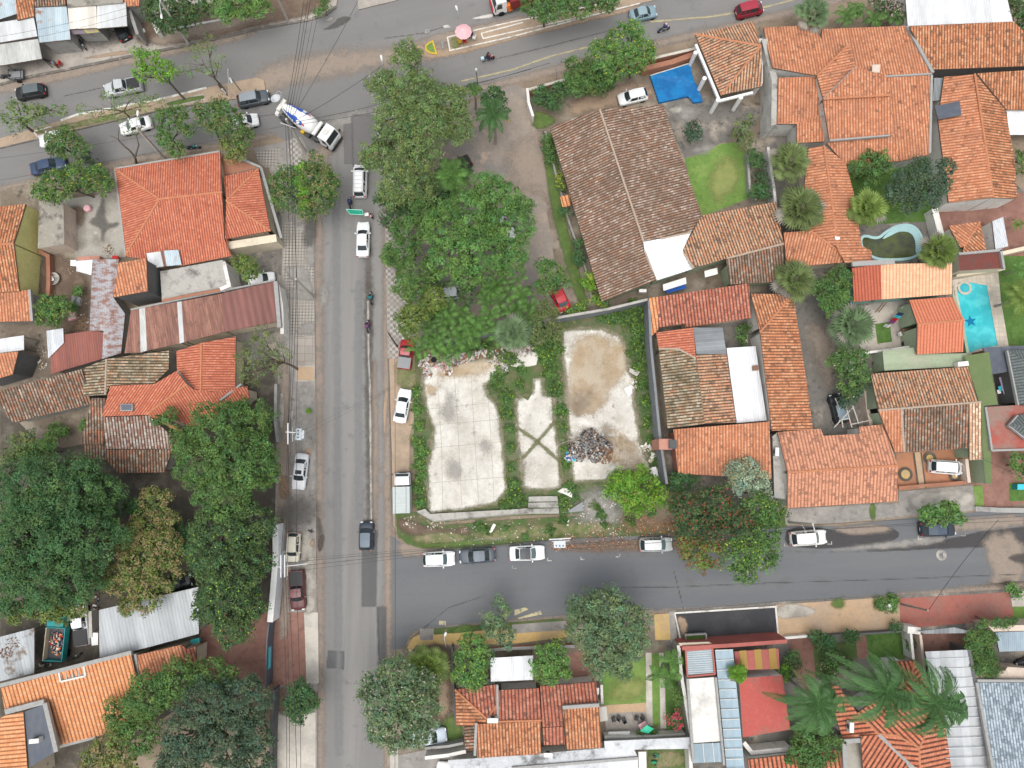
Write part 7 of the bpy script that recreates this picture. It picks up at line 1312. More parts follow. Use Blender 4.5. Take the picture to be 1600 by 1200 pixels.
car('parked_car','black car backed under the pale grey shop roof',(186,38),(197,62),'hatch',BK)
car('pickup_truck','white cab pickup with black bed parked in the shady yard at bottom left',(124,940),(131,1008),'pickup',WH,cat='pickup',W_=1.85,bedcover='black_plastic')
car('parked_car','light blue grey van under the big grey green street tree',(698,1147),(640,1156),'sedan',(.46,.53,.60),W_=1.85)
car('parked_car','white car cut off by the bottom edge on the walled driveway',(694,1190),(690,1245),'sedan',WH)
car('parked_car','white car nosing out behind the maroon end of the long shed',(430,434),(385,441),'hatch',WH)
car('parked_car','white car barely visible through the bright green tree, upper one',(758,342),(790,350),'hatch',(.6,.66,.72)); car('parked_car','white car barely visible through the bright green tree, right one',(790,392),(806,355),'hatch',WH)
car('parked_car','dark car hidden between mango and lower dark crown',(300,905),(262,915),'hatch',BK); car('parked_car','dark car under the blue porch at the right edge',(1590,1045),(1640,1025),'hatch',(.03,.03,.045))
# concrete mixer
def truck_frame(root,L,W_=2.2,z=.9):
 for s in (-1,1): mb = MB(); mb.box((0,s*.42,z),(L,.12,.25)); mb.build('chassis_rail',M['darksteel'],root,local=True)
def cab(root,x,W_,L,H_,col,visor=None):
 pm = paint(col); hw = W_/2; mb = MB(); x0,x1 = x+L/2,x-L/2
 pr = [(x0,.65),(x0+.02,1.35),(x0-.10,1.65),(x0-.42,H_-.10),(x0-.62,H_),(x1+.08,H_),(x1,H_-.1),(x1,.65)]
 V = [(px,s*hw*(1 if zz < 1.8 else .94),zz) for s in (-1,1) for px,zz in pr]; n = len(pr); mb.add(V,[tuple(range(n)),tuple(range(n,2*n))[::-1]]+[(i,n+i,n+(i+1) % n,(i+1) % n) for i in range(n)]); mb.build('cab',pm,root,local=True)
 A = Vector((x0-.085,0,1.68)); B_ = Vector((x0-.40,0,H_-.14)); o_ = Vector((.02,0,.012)); y1 = hw*.86; raw('windscreen',[A+o_+Vector((0,-y1,0)),A+o_+Vector((0,y1,0)),B_+o_+Vector((0,y1*.95,0)),B_+o_+Vector((0,-y1*.95,0))],[(0,1,2,3)],M['glass'],root)
 for s in (-1,1):
  raw('side_window',[(x0-.35,s*(hw+.012),1.62),(x0-1.15,s*(hw+.012),1.62),(x0-1.1,s*(hw*.955+.012),H_-.25),(x0-.52,s*(hw*.955+.012),H_-.25)],[(0,1,2,3)],M['glass'],root)
  mb = MB(); mb.box((x0-.1,s*(hw+.25),1.95),(.12,.22,.5)); mb.tube([(x0-.2,s*hw,2.2),(x0-.1,s*(hw+.25),2.2)],.02,4); mb.build('mirror',M['black_plastic'],root,local=True)
  mb = MB(); mb.box((x0+.03,s*hw*.72,.85),(.08,.4,.2)); mb.build('headlight',M['lamp'],root,local=True)
 mb = MB(); mb.box((x0+.06,0,.62),(.22,W_,.35)); mb.build('bumper',M['black_plastic'],root,local=True)
a,b = P(525,222,1.2),P(437,168,1.2); d = a-b; cx = (a+b)/2; az = math.atan2(d.y,d.x); L = math.hypot(d.x,d.y)
mx = thing('concrete_mixer_truck','white concrete mixer truck with blue streaked drum turning at the corner','mixer truck',(cx.x,cx.y,0),az); ORG[mx.name] = Vector((0,0,0))
truck_frame(mx,L*.96); cab(mx,L/2-.95,2.35,1.75,2.75,WH); mb = MB(); mb.box((L/2-1.15,0,2.80),(.62,.75,.10)); mb.build('roof_hatch',M['offwhite'],mx,local=True)
for x in (L/2-1.1,L/2-2.9,-L/2+2.4,-L/2+1.1):
 for s in (-1,1): wheel(mx,x,s*1.0,.50,.32,s)
for x in (-L/2+1.75,L/2-2.6):
 for s in (-1,1): mb = MB(); mb.box((x,s*1.05,1.1),(2.2 if x < 0 else 1.0,.45,.06)); mb.build('mudguard',M['darksteel'],mx,local=True)
x0 = L/2-3.0; dl = L-4.35; ax = Vector((-1,0,.20)).normalized(); pr = [(0,0),(.75,0),(.98,.25),(1.12,.9),(1.17,dl*.38),(1.15,dl*.5),(1.0,dl*.68),(.80,dl*.84),(.55,dl*.98),(.50,dl*1.02),(.36,dl*1.02)]
fine = [];
for (r0,h0),(r1,h1) in zip(pr,pr[1:]):
 m_ = max(1,int((h1-h0)/.18)); fine += [(r0+(r1-r0)*i/m_,h0+(h1-h0)*i/m_) for i in range(m_)]
fine.append(pr[-1]); NS = 48
def drum_m(i,k):
 h = fine[i][1]; t = h/dl; a_ = k % 12;
 if not (.28 < t < .97): return 2 if .20 < t <= .28 and a_ in (4,5,6,7) and abs(a_-5.5) < (t-.16)*14 else 0
 wd = 1.0+3.4*min(1,(.97-t)/.45) if t > .45 else 3.6
 return 1 if abs(a_-5.5) < wd*.62 else 0
mb = MB(); mb.lathe(fine,(x0,0,1.72),ax,NS,mfun=drum_m,up=(0,0,1)); mb.build('drum',[M['whitepaint'],flat_mat('drum_blue',(.02,.10,.48),.4,.5),flat_mat('drum_red',(.62,.10,.12),.4,.5)],mx,local=True,smooth=True)
for k_ in (5.5,17.5,41.5,29.5):
 an = 2*math.pi*(k_+.5)/NS; bv = ax.cross(Vector((0,0,1)-ax*ax.z).normalized() if False else Vector((0,0,1))); up_ = Vector((0,0,1)); side = ax.cross(up_); rad_ = up_*math.cos(an)+side*math.sin(an); ce = Vector((x0,0,1.72))+ax*(dl*.42)+rad_*1.19; tn = ax.cross(rad_).normalized()
 mb = MB(); mb.add([ce+ax*math.cos(i*math.pi/8)*.26+tn*math.sin(i*math.pi/8)*.26+rad_*.01 for i in range(16)],[tuple(range(16))]); mb.build('emblem',M['whitepaint'],mx,local=True)
mb = MB(); mb.lathe([(0,-1.05),(.22,-1.05),(.27,-.98),(.27,.98),(.22,1.05),(0,1.05)],(L/2-2.65,0,2.2),(0,1,0),16); mb.build('water_tank',M['whitepaint'],mx,local=True,smooth=True)
xh = -L/2+.15; mb = MB(); mb.lathe([(.15,0),(.35,.3),(.62,.75),(.66,.8),(.60,.8),(.3,.35)],(xh+.1,.1,2.55),(-.25,.15,1),18); mb.build('hopper',M['steel'],mx,local=True)
mb = MB(); mb.box((xh+.55,-.75,2.2),(.5,1.3,.14),tilt=Matrix.Rotation(.35,3,'X')); mb.build('chute',M['offwhite'],mx,local=True); mb = MB(); mb.box((xh+.75,0,2.35),(.5,1.7,.9)); mb.build('rear_frame',M['offwhite'],mx,local=True)
mb = MB()
for s in (.75,1.15): mb.tube([(xh+.1,s,.7),(xh+.1,s,3.3)],.025,4)
for i in range(8): mb.tube([(xh+.1,.75,.9+i*.32),(xh+.1,1.15,.9+i*.32)],.02,4)
mb.tube([(xh-.1,.7,3.3),(xh-.4,.7,3.3),(xh-.4,1.25,3.3),(xh+.2,1.25,3.3)],.03,4); mb.build('ladder',M['steel'],mx,local=True)
mb = MB(); mb.box((-.1,-1.15,.95),(.5,.4,.45)); mb.build('tool_box',M['p_yellow'],mx,local=True); mb = MB(); mb.box((.7,-1.1,.85),(.6,.5,.5)); mb.build('fuel_tank',M['darksteel'],mx,local=True); mb = MB(); mb.box((L/2-2.05,0,1.4),(.5,1.6,.8)); mb.build('engine_housing',M['p_brown'],mx,local=True)
# red and white truck at the top
a,b = P(768,8,1.2),P(850,-12,1.2); d = a-b; cx = (a+b)/2; az = math.atan2(d.y,d.x); L = math.hypot(d.x,d.y)
ft = thing('red_truck','white and red truck with an orange step cut off by the top edge','truck',(cx.x,cx.y,0),az); ORG[ft.name] = Vector((0,0,0)); truck_frame(ft,L*.96); cab(ft,L/2-1.0,2.3,1.8,2.7,WH); mb = MB(); mb.box((L/2+.06,0,1.15),(.1,2.0,.5)); mb.build('grille',M['p_red'],ft,local=True)
mb = MB(); mb.box((-1.1,0,1.75),(L-2.6,2.3,1.5)); mb.build('cargo_body',paint((.20,.012,.015)),ft,local=True); mb = MB(); mb.box((L/2-2.25,.9,1.2),(.6,.5,1.2),tilt=Matrix.Rotation(.3,3,'Y')); mb.build('step',M['p_orange_p'],ft,local=True)
for x in (L/2-1.1,-L/2+1.4):
 for s in (-1,1): wheel(ft,x,s*1.0,.5,.32,s)
# small box truck
a,b = P(629.5,739,1.0),P(630,801,1.0); d = a-b; cx = (a+b)/2; az = math.atan2(d.y,d.x); L = math.hypot(d.x,d.y)
bt_ = thing('box_truck','small truck with white cab and grey panelled box parked on the sandy verge','box truck',(cx.x,cx.y,0),az); ORG[bt_.name] = Vector((0,0,0)); truck_frame(bt_,L*.95,z=.6); cab(bt_,L/2-.78,1.9,1.5,2.0,WH)
mb = MB(); mb.box((-.80,0,1.6),(L-1.75,2.1,1.9)); bx_ = mb.build('cargo_box',flat_mat('box_grey',(.42,.47,.46),.5,.4,.12),bt_,local=True)
for i in range(4): x = L/2-1.72-i*(L-1.8)/3; mb = MB(); mb.box((x-.02,0,2.56),(.05,2.12,.03)); mb.build('seam',M['steel'],bx_,local=True)
mb = MB(); mb.box((-.80,-.62,2.565),(L-1.75,.04,.03)); mb.build('seam',M['darksteel'],bx_,local=True)
for x in (L/2-.8,-L/2+1.0):
 for s in (-1,1): wheel(bt_,x,s*.82,.36,.22,s)
# rubbish truck
c_ = P(91,1003,1.0); rt = thing('tipper_truck','old teal open truck body heaped with colourful rubbish','truck',(c_.x,c_.y,0),R(88)); ORG[rt.name] = Vector((0,0,0)); truck_frame(rt,4.6,z=.7)
for s in (-1,1): mb = MB(); mb.box((-.1,s*1.15,1.35),(3.9,.10,.9)); mb.build('side_board',M['p_teal'] if s < 0 else M['p_cream'],rt,local=True)
for x in (-2.05,1.85): mb = MB(); mb.box((x,0,1.35),(.1,2.3,.9)); mb.build('end_board',M['p_teal'],rt,local=True)
mb = MB(); mb.box((-.1,0,1.0),(3.8,2.2,.1)); mb.build('floor',M['darksteel'],rt,local=True); mb = MB(); mb.box((2.7,0,1.3),(1.3,2.0,1.4)); mb.build('cab',M['p_teal'],rt,local=True)
for x in (2.4,-1.4):
 for s in (-1,1): wheel(rt,x,s*.95,.42,.26,s)
def scatter(name,label,cat,pts,n,cols,sz,seed,z0=0,hmax=.4,kind='stuff',up=None,rootloc=None):
 rng = random.Random(seed); mb = MB(); ms = [M[c] for c in cols]
 for _ in range(n):
  x,y,r = rng.choice(pts); a_ = rng.uniform(0,6.28); q = r*math.sqrt(rng.random()); p = P(x+q*math.cos(a_),y+q*math.sin(a_)*.9,z0); h = z0+rng.random()**1.5*hmax; s1 = sz*rng.uniform(.3,1.3)
  mb.box((p.x,p.y,h+.03),(s1,s1*rng.uniform(.25,.9),s1*rng.uniform(.1,.5)),rng.uniform(0,3.14),rng.randrange(len(ms)),Matrix.Rotation(rng.uniform(-.6,.6),3,'X') @ Matrix.Rotation(rng.uniform(-.6,.6),3,'Y'))
 return tag(mb.build(name,ms),label,cat,kind=kind)
scatter('rubbish','colourful rubbish heaped in the teal truck body','rubbish',[(90,1005,11),(90,995,9),(91,1015,8)],220,['p_grey','p_orange_p','p_cream','p_brown','black_plastic','offwhite','p_navy','p_red'],.28,31,1.1,.35)
tipc = ['offwhite','concrete','whitepaint','p_cream','p_grey','concrete','p_brown','concrete','offwhite','brick_wall','concrete','wood','p_pink','offwhite','p_grey','p_brown']
scatter('rubbish','long strip of dumped rubbish along the top of the left slab','rubbish',[(665,570,10),(680,562,12),(695,570,12),(710,562,12),(700,578,8),(725,560,10),(740,556,8),(755,552,7),(668,585,7),(690,566,12)],1100,tipc,.34,32,.2,.35)
scatter('rubbish','rubble and broken tiles at the top of the middle slab','rubble',[(775,560,14),(795,552,14),(815,545,14),(830,545,10),(785,575,10)],420,['concrete','offwhite','p_brown','p_cream','concrete','p_grey'],.35,33,.15,.2)
bp_ = [(900,700,12),(915,690,15),(925,700,16),(935,690,14),(945,700,12),(905,712,10),(930,712,12),(920,680,12),(895,710,9)]
scatter('burnt_rubbish','heap of half burnt rubbish and ash on the right slab','rubbish heap',bp_,2000,['black_plastic','p_grey','darksteel','concrete','p_brown','p_grey','p_grey','darksteel','wood','p_brown','concrete','darksteel'],.24,34,.22,.32)
scatter('rubbish','blue and white plastic litter at the left of the burnt heap','litter',[(893,712,9),(888,716,6)],90,['p_blue','whitepaint','p_cyan','offwhite','whitepaint'],.30,35,.3,.2)
scatter('rubbish','brown leaves at the right of the burnt heap','debris',[(945,715,10),(950,705,8)],260,['p_brown','wood','p_cream','p_brown'],.22,36,.26,.15)
scatter('litter','white litter and rubble scattered over the verge below the lot','litter',[(700,830,30),(760,835,30),(820,835,30),(900,800,30),(930,810,25),(960,820,25),(680,815,15),(640,815,12),(950,780,15)],420,['offwhite','concrete','whitepaint','p_cream','p_brown','p_grey'],.17,37,.1,.04)
scatter('litter','debris along the foot of the long lot wall','litter',[(1020,715,8),(1022,735,7),(988,600,8),(985,610,6),(1010,700,8)],130,['offwhite','whitepaint','p_cream','concrete'],.3,38,.2,.15)
scatter('fallen_leaves','brown fallen leaves along the lane kerb under the red dotted tree','leaves',[(890,846,14),(930,842,20),(970,838,18),(1010,825,20),(1050,825,20),(1100,830,25),(870,852,10)],1500,['p_brown','p_orange_p','wood','p_cream','p_brown'],.11,39,.1,.02)
scatter('litter','clutter in the shady scrap yard at bottom left','scrap',[(150,935,6),(148,950,6),(145,965,5),(60,1060,10),(70,1040,10)],90,['p_brown','p_grey','offwhite','darksteel'],.35,40,.1,.2)
scatter('litter','washing and household clutter on the patio beside the red gable','clutter',[(1425,480,6),(1420,492,7),(1415,485,5)],60,['p_purple','p_navy','p_lilac','whitepaint','p_pink','p_cyan'],.6,41,.8,.5)
scatter('litter','wet leaves and rubble in the small yard beside the rusty lean-to','debris',[(125,500,14),(125,470,12),(65,550,10),(66,570,8),(110,420,12),(170,392,10)],260,['p_brown','wood','offwhite','concrete','p_cream'],.2,42,.08,.08)
for nm,lb,ct,pts,z_,th_,m in [('board','pale half round board lying at the foot of the middle slab','board',[(871,768),(880,762),(888,764),(894,771),(894,778),(884,773)],.5,.06,'offwhite'),('slab_piece','grey slab leaning over the verge right of the broad steps','slab',[(888,798),(910,784),(912,798),(890,801)],.5,.1,'p_grey'),('board','white board leaning at the foot of the long lot wall','board',[(1018,730),(1025,729),(1029,744),(1022,747)],.6,.08,'whitepaint'),('board','white sheet lying near the top right of the right slab','board',[(975,607),(986,602),(988,614),(982,620)],.4,.05,'whitepaint'),('pallet','grey timber pallet in the weeds by the lot wall','pallet',[(984,575),(1000,581),(995,588),(983,581)],.5,.1,'concrete'),('board','white broken board on the verge below the left slab','board',[(771,818),(775,820),(768,833),(764,831)],.35,.08,'whitepaint')]:
 mb = MB(); T_ = [P(x,y,z_) for x,y in pts]; mb.prism(T_,[p-Vector((0,0,th_)) for p in T_]); tag(mb.build(nm,M[m]),lb,ct)
tag((lambda mb: (mb.tube([P(870,696,.6),P(890,688,.7),P(905,690,.6),P(925,700,.5)],[.05,.06,.05,.04],5),mb.tube([P(905,684,.7),P(915,690,.6),P(930,696,.5)],.05,5),mb.build('driftwood',M['barkpale']))[-1])(MB()),'pale dead branch sticking out of the burnt heap','branch')
ty = MB(); p = P(678,562,.55); ty.lathe([(.20,-.1),(.36,-.1),(.38,0),(.36,.1),(.20,.1)],p,n=18); tag(ty.build('old_tyre',M['rubber']),'black old tyre lying in the dumped rubbish strip','rubber ring')  # a dumped old tyre, turned as a plain ring
# ---------------- people and motorcycles ----------------
def person(label,x,y,z0,az,shirt,trousers,pose='stand',hold=None,helmet=None,hair=True):
 g0 = P(x,y,z0); root = thing('person',label,'person',g0,az); ORG[root.name] = Vector((0,0,0))
 if pose == 'ride': J = dict(pel=(0,0,.82),ch=(.12,0,1.22),nk=(.17,0,1.42),hd=(.20,0,1.60),kn=(.38,.20,.78),ft=(.25,.20,.32),el=(.34,.27,1.12),hn=(.55,.28,1.05))
 elif pose == 'sit': J = dict(pel=(0,0,.48),ch=(-.03,0,.88),nk=(0,0,1.08),hd=(.02,0,1.26),kn=(.42,.13,.48),ft=(.42,.13,.05),el=(.10,.26,.80),hn=(.34,.16,.68))
 else: J = dict(pel=(0,0,.92),ch=(0,0,1.32),nk=(0,0,1.50),hd=(.02,0,1.66),kn=(.03,.11,.50),ft=(-.02,.12,.05),el=(.12,.28,1.18),hn=(.36,.22,1.22) if hold else (.05,.30,.88))
 V = [J['pel'],J['ch'],J['nk'],J['hd']]; E = [(0,1),(1,2),(2,3)]; Rr = [.16,.18,.07,.11]
 for s in (-1,1):
  k,f,e,h = [(a_[0],a_[1]*s,a_[2]) for a_ in (J['kn'],J['ft'],J['el'],J['hn'])]; n = len(V)
  sh = (J['ch'][0],.19*s,J['ch'][2]+.08); hp = (J['pel'][0],.10*s,J['pel'][2]-.04); V += [hp,k,f,(f[0]+.16,f[1],f[2]),sh,e,h]; E += [(0,n),(n,n+1),(n+1,n+2),(n+2,n+3),(1,n+4),(n+4,n+5),(n+5,n+6)]; Rr += [.10,.075,.05,.045,.08,.05,.035]
 me = bpy.data.meshes.new('body'); me.from_pydata(V,E,[]); me.materials.append(M['skin']); o = bpy.data.objects.new('body',me); link(o,root); md = o.modifiers.new('s','SKIN'); me.skin_vertices or me.attributes
 if not me.skin_vertices:
  bm_ = __import__('bmesh').new(); bm_.from_mesh(me); bm_.verts.layers.skin.verify(); bm_.to_mesh(me); bm_.free()
 for i,sv in enumerate(me.skin_vertices[0].data): sv.radius = (Rr[i]*(1 if i > 1 else .75),Rr[i]); sv.use_root = (i == 0)
 o.modifiers.new('d','SUBSURF').levels = 1; o.modifiers['d'].render_levels = 1
 def garment(nm,ids,edges,rr,m):
  me2 = bpy.data.meshes.new(nm); me2.from_pydata([V[i] for i in ids],edges,[]); me2.materials.append(m); g_ = bpy.data.objects.new(nm,me2); link(g_,root); bm_ = __import__('bmesh').new(); bm_.from_mesh(me2); bm_.verts.layers.skin.verify(); bm_.to_mesh(me2); bm_.free(); g_.modifiers.new('s','SKIN')
  for i,sv in enumerate(me2.skin_vertices[0].data): sv.radius = (rr[i],rr[i]*1.1); sv.use_root = (i == 0)
  g_.modifiers.new('d','SUBSURF').levels = 1; return g_
 garment('shirt',[0,1,8,9,15,16],[(0,1),(1,2),(2,3),(1,4),(4,5)],[.17,.20,.11,.075,.11,.075],M[shirt]); garment('trousers',[0,4,5,6,11,12,13],[(0,1),(1,2),(2,3),(0,4),(4,5),(5,6)],[.16,.12,.095,.07,.12,.095,.07],M[trousers])
 mb = MB(); hx = J['hd']; r_ = .155 if helmet else .125; mb.lathe([(0,-.02)]+[(r_*math.cos(t),r_*math.sin(t)) for t in (-.1,.3,.7,1.1,1.4)]+[(0,r_)],(hx[0]-.01,0,hx[2]+.01),n=14); mb.build('helmet' if helmet else 'hair',M[helmet] if helmet else M['hair'],root,local=True,smooth=True)
 return root
def motorbike(label,x,y,az,col,cargo=False,lean=0):
 g0 = P(x,y,0); root = thing('motorcycle',label,'motorcycle',g0,az); ORG[root.name] = Vector((0,0,0))
 for xx in (.64,-.62):
  w_ = wheel(root,xx,0,.30,.11,1)
 mb = MB(); mb.tube([(.42,0,.88),(.30,0,.84),(.05,0,.72),(-.3,0,.62)],[.10,.15,.13,.08],8); mb.build('fuel_tank',M[col],root,local=True,smooth=True)
 mb = MB(); mb.tube([(.05,0,.80),(-.35,0,.80),(-.75,0,.86)],[.11,.13,.07],8); mb.build('seat',M['black_plastic'],root,local=True,smooth=True)
 mb = MB(); mb.box((.02,0,.42),(.40,.26,.34)); mb.tube([(.1,.1,.35),(-.6,.18,.35)],.045,6); mb.build('engine',M['darksteel'],root,local=True)
 mb = MB()
 for s in (-1,1): mb.tube([(.62,s*.08,.32),(.42,s*.08,.95)],.028,5); mb.tube([(-.6,s*.09,.32),(-.2,s*.09,.5)],.03,5)
 mb.build('fork',M['steel'],root,local=True); mb = MB(); mb.tube([(.30,-.36,1.0),(.42,-.12,.98),(.42,.12,.98),(.30,.36,1.0)],.022,5); mb.build('handlebar',M['darksteel'],root,local=True)
 mb = MB(); mb.lathe([(0,0),(.09,.01),(.09,.08),(0,.1)],(.50,0,.86),(1,0,0),10); mb.build('headlight',M['lamp'],root,local=True); mb = MB(); mb.tube([(.42,0,.64),(.64,0,.66),(.86,0,.5)],.06,5); mb.tube([(-.5,0,.66),(-.8,0,.62),(-.94,0,.45)],.07,5); mb.build('mudguard',M[col],root,local=True,smooth=True)
 return root
def rider(bl,pl_,x,y,fx,fy,col,shirt,tr,helm):
 a = P(x,y,.6); b = P(fx,fy,.6); az = math.atan2(b.y-a.y,b.x-a.x); motorbike(bl,x,y,az,col); r = person(pl_,x,y,0,az,shirt,tr,'ride',helmet=helm); r.location.x -= .12*math.cos(az); r.location.y -= .12*math.sin(az)
rider('motorcycle ahead of the banner on the street','rider in dark clothes on the motorcycle ahead of the banner',549,320,549,300,'p_navy','p_navy','black_plastic','p_navy')
rider('black motorcycle riding up the middle of the street, the upper one','rider in green jacket on the upper of two street motorcycles',581,467,580,450,'black_plastic','p_teal','black_plastic','black_plastic')
rider('motorcycle riding up the street on the worn centre line, the lower one','rider in dark purple jacket on the lower of two street motorcycles',576,511,576,490,'p_navy','p_purple','p_navy','black_plastic')
rider('red motorcycle with pale blue box on the avenue','rider in black on the red motorcycle on the avenue',763,94,780,90,'p_red','black_plastic','p_navy','black_plastic')
rider('dark motorcycle on the avenue beside the light green tree','rider with pink helmet on the avenue',1036,49,1050,44,'p_navy','p_navy','p_grey','p_pink')
bx1 = MB(); p = P(754,92,.9); bx1.box((p.x,p.y,.95),(.4,.4,.35),R(15)); tag(bx1.build('delivery_box',flat_mat('box_paleblue',(.40,.58,.62))),'pale blue box on the back of the red motorcycle','box')
motorbike('blue motorcycle parked under the mauve shop awning',124,66,R(-40),'p_blue'); motorbike('black motorcycle parked in front of the blue one',132,72,R(-55),'black_plastic')
motorbike('motorcycle parked on the north pavement near the white post',227,65,R(-60),'p_navy'); motorbike('green motorcycle parked beside the red corner house',305,233,R(8),'p_teal'); motorbike('white motorcycle standing on the median tip',350,143,R(-50),'offwhite')
motorbike('dark motorcycle parked by the market canopy',81,100,R(-20),'black_plastic'); motorbike('black motorcycle parked in shade in the scrap yard',120,1025,R(30),'black_plastic'); motorbike('motorcycle parked on the east pavement under the feathery tree',594,203,R(80),'offwhite')
tc = motorbike('cargo tricycle with open dark frame bed on the north kerb',14,123,R(185),'black_plastic'); tc.name = 'cargo_tricycle'; tc['category'] = 'tricycle'
mb = MB(); mb.box((-1.5,0,.62),(1.7,1.25,.05)); mb.build('bed',M['p_grey'],tc,local=True); mb = MB()
for s in (-1,1):
 for zz in (.7,1.05): mb.tube([(-.65,s*.64,zz),(-2.35,s*.64,zz)],.05,4)
 for xx in (-.65,-1.5,-2.35): mb.tube([(xx,s*.64,.6),(xx,s*.64,1.05)],.04,4)
for xx in (-.65,-2.35): mb.tube([(xx,-.64,1.05),(xx,.64,1.05)],.05,4)
mb.build('bed_frame',M['darksteel'],tc,local=True)
for s in (-1,1): wheel(tc,-1.6,s*.75,.3,.14,s)
# banner holder
pr_ = person('person in pink shirt and black trousers holding a long green banner',583,341,0,R(180),'p_pink','black_plastic','stand',hold=True)
bn = thing('banner','long green banner with pale border held across the street on a pole','banner',P(563,334,0)); Z1,Z2 = 2.6,1.7
A_,B_ = P(541,327,Z1),P(566,328,Z1); d_ = Vector((0,-.35,-.75)); mb = MB(); mb.prism([A_,B_,B_+d_,A_+d_+Vector((.35,0,0))],[q+Vector((0,.03,-.01)) for q in (A_,B_,B_+d_,A_+d_+Vector((.35,0,0)))]); mb.build('cloth',flat_mat('banner_green',(.0,.33,.21),.6,.3,.05),bn)
mb = MB()
for a_,b_ in [(A_,B_),(B_,B_+d_),(B_+d_,A_+d_+Vector((.35,0,0))),(A_+d_+Vector((.35,0,0)),A_)]: mb.tube([a_+Vector((0,-.02,.02)),b_+Vector((0,-.02,.02))],.05,4)
mb.build('border',flat_mat('banner_border',(.35,.72,.58)),bn); mb = MB(); rnd = random.Random(3)
for i in range(12): q = A_.lerp(B_,.14+i*.065)+d_*.42+Vector((0,-.03,.03)); mb.box(q,(.10,.02,.10+.1*rnd.random()),0,0,Matrix.Rotation(-.43,3,'X'))
mb.build('banner_marks',flat_mat('banner_marks',(.10,.50,.36)),bn); mb = MB(); mb.tube([B_,P(577,331,1.6)],.03,5); mb.build('pole',M['wood'],bn)
mb = MB(); q = P(572.5,335,1.1); mb.box(q,(.55,.4,.02),.1,0,Matrix.Rotation(.3,3,'X')); tag(mb.build('paper_sheet',M['whitepaint']),'white sheet held by the banner carrier','sheet')
# roadside stall
def parasol(label,x,y,z,r,col,tilt=0):
 g0 = P(x,y,z); root = thing('parasol',label,'parasol',(g0.x,g0.y,0)); mb = MB(); n = 10; top = Vector((g0.x,g0.y,z+.42)); rim = [Vector((g0.x+r*math.cos(2*math.pi*i/n),g0.y+r*math.sin(2*math.pi*i/n),z)) for i in range(n)]; mid = [top.lerp(p,.5)+Vector((0,0,.08)) for p in rim]
 mb.add([top]+mid+rim,[(0,1+i,1+(i+1) % n) for i in range(n)]+[(1+i,1+n+i,1+n+(i+1) % n,1+(i+1) % n) for i in range(n)]); mb.build('canopy',M[col],root)
 for i in range(n): mb = MB(); mb.tube([top+Vector((0,0,.01)),mid[i]+Vector((0,0,.01)),rim[i]+Vector((0,0,.01))],.018,4); mb.build('rib',M['offwhite'],root)
 mb = MB(); mb.tube([(g0.x,g0.y,0),(g0.x,g0.y,z+.4)],.03,6); mb.build('pole',M['steel'],root); return root
parasol('large pale pink parasol over the stall on the median',724,49.5,2.3,1.15,'p_pink')
def chair(label,x,y,az,col):
 g0 = P(x,y,.14); root = thing('plastic_chair',label,'chair',g0,az); ORG[root.name] = Vector((0,0,0)); m = M[col]
 mb = MB(); mb.box((0,0,.44),(.46,.46,.05)); mb.build('seat',m,root,local=True); mb = MB(); mb.box((-.24,0,.72),(.05,.44,.52)); mb.build('backrest',m,root,local=True)
 for a_ in (-.19,.19):
  for b_ in (-.19,.19): mb = MB(); mb.tube([(a_,b_,0),(a_*.95,b_*.95,.43)],.025,5); mb.build('leg',m,root,local=True)
  mb = MB(); mb.tube([(-.22,a_*1.2,.66),(.2,a_*1.2,.64),(.2,a_*1.2,.45)],.025,5); mb.build('armrest',m,root,local=True)
chair('red plastic chair in front of the pink parasol',726,67,R(-80),'p_red'); chair('white plastic chair right of the pink parasol',741,62,R(170),'whitepaint'); chair('small yellow seat beside the red chair',719,68,R(20),'p_yellow'); chair('red chair beside the parked motorcycle at the market canopy',96,102,R(180),'p_red')
person('vendor in dark clothes seated in the shade of the pink parasol',738,57,.14,R(200),'p_navy','p_navy','sit'); person('person in grey standing beside the red chair on the north pavement',92,106,.13,R(10),'p_grey','p_brown')
# ---------------- poles, lamps and cables ----------------
def pole(label,base,top,h,r=.16,mat='concrete',name='utility_pole',cat='utility pole',arms=(),lamp=None,square=False):
 a = P(*base,0); b = P(*top,h) if top else Vector((a.x,a.y,h)); root = thing(name,label,cat,a); mb = MB(); mb.tube([a,a.lerp(b,.5),b],[r,r*.85,r*.7],4 if square else 8); mb.build('shaft',M[mat],root)
 for (p0,p1,z_,rr_) in arms: mb = MB(); mb.tube([P(*p0,z_),P(*p1,z_)],rr_,4); mb.build('crossarm',M['steel'],root)
 if lamp:
  mb = MB(); q = P(*lamp,h+.2); mb.tube([b-Vector((0,0,.1)),b.lerp(q,.5)+Vector((0,0,.25)),q],.045,5); mb.build('arm',M['steel'],root); mb = MB(); d = (q-b).normalized(); mb.tube([q-d*.1,q+d*.15,q+d*.55,q+d*.7],[.05,.13,.15,.04],8); mb.build('lamp_head',M['whitepaint'],root,smooth=True)
 return root,b
pole('tall concrete pole at the dark tree on the north pavement',(295,69),(250,0),9,.20,square=True,lamp=(252,22)); pole('concrete pole leaning over the white sedan on the south carriageway',(257,248),(214,200),8.0,.22,square=True,lamp=(215,181))
_,t1 = pole('concrete corner pole beside the mixer truck with cable bundle',(477,238),(447,186),9,.24,square=True,arms=[((438,192),(462,200),8.4,.05)])
pole('concrete pole at the mouth of the side street by the top edge',(450,33),(433,-6),7,.18,square=True)
_,t2 = pole('concrete pole on the checkered pavement beside the street',(489,464),(462,436),8,.20,square=True)
trp,t3 = pole('concrete pole carrying a box transformer on the west pavement',(486,687),(450,674),9,.22,square=True,arms=[((450,661),(450,694),9,.09),((446,675),(462,676),9,.06),((457,668),(457,690),8,.05)])
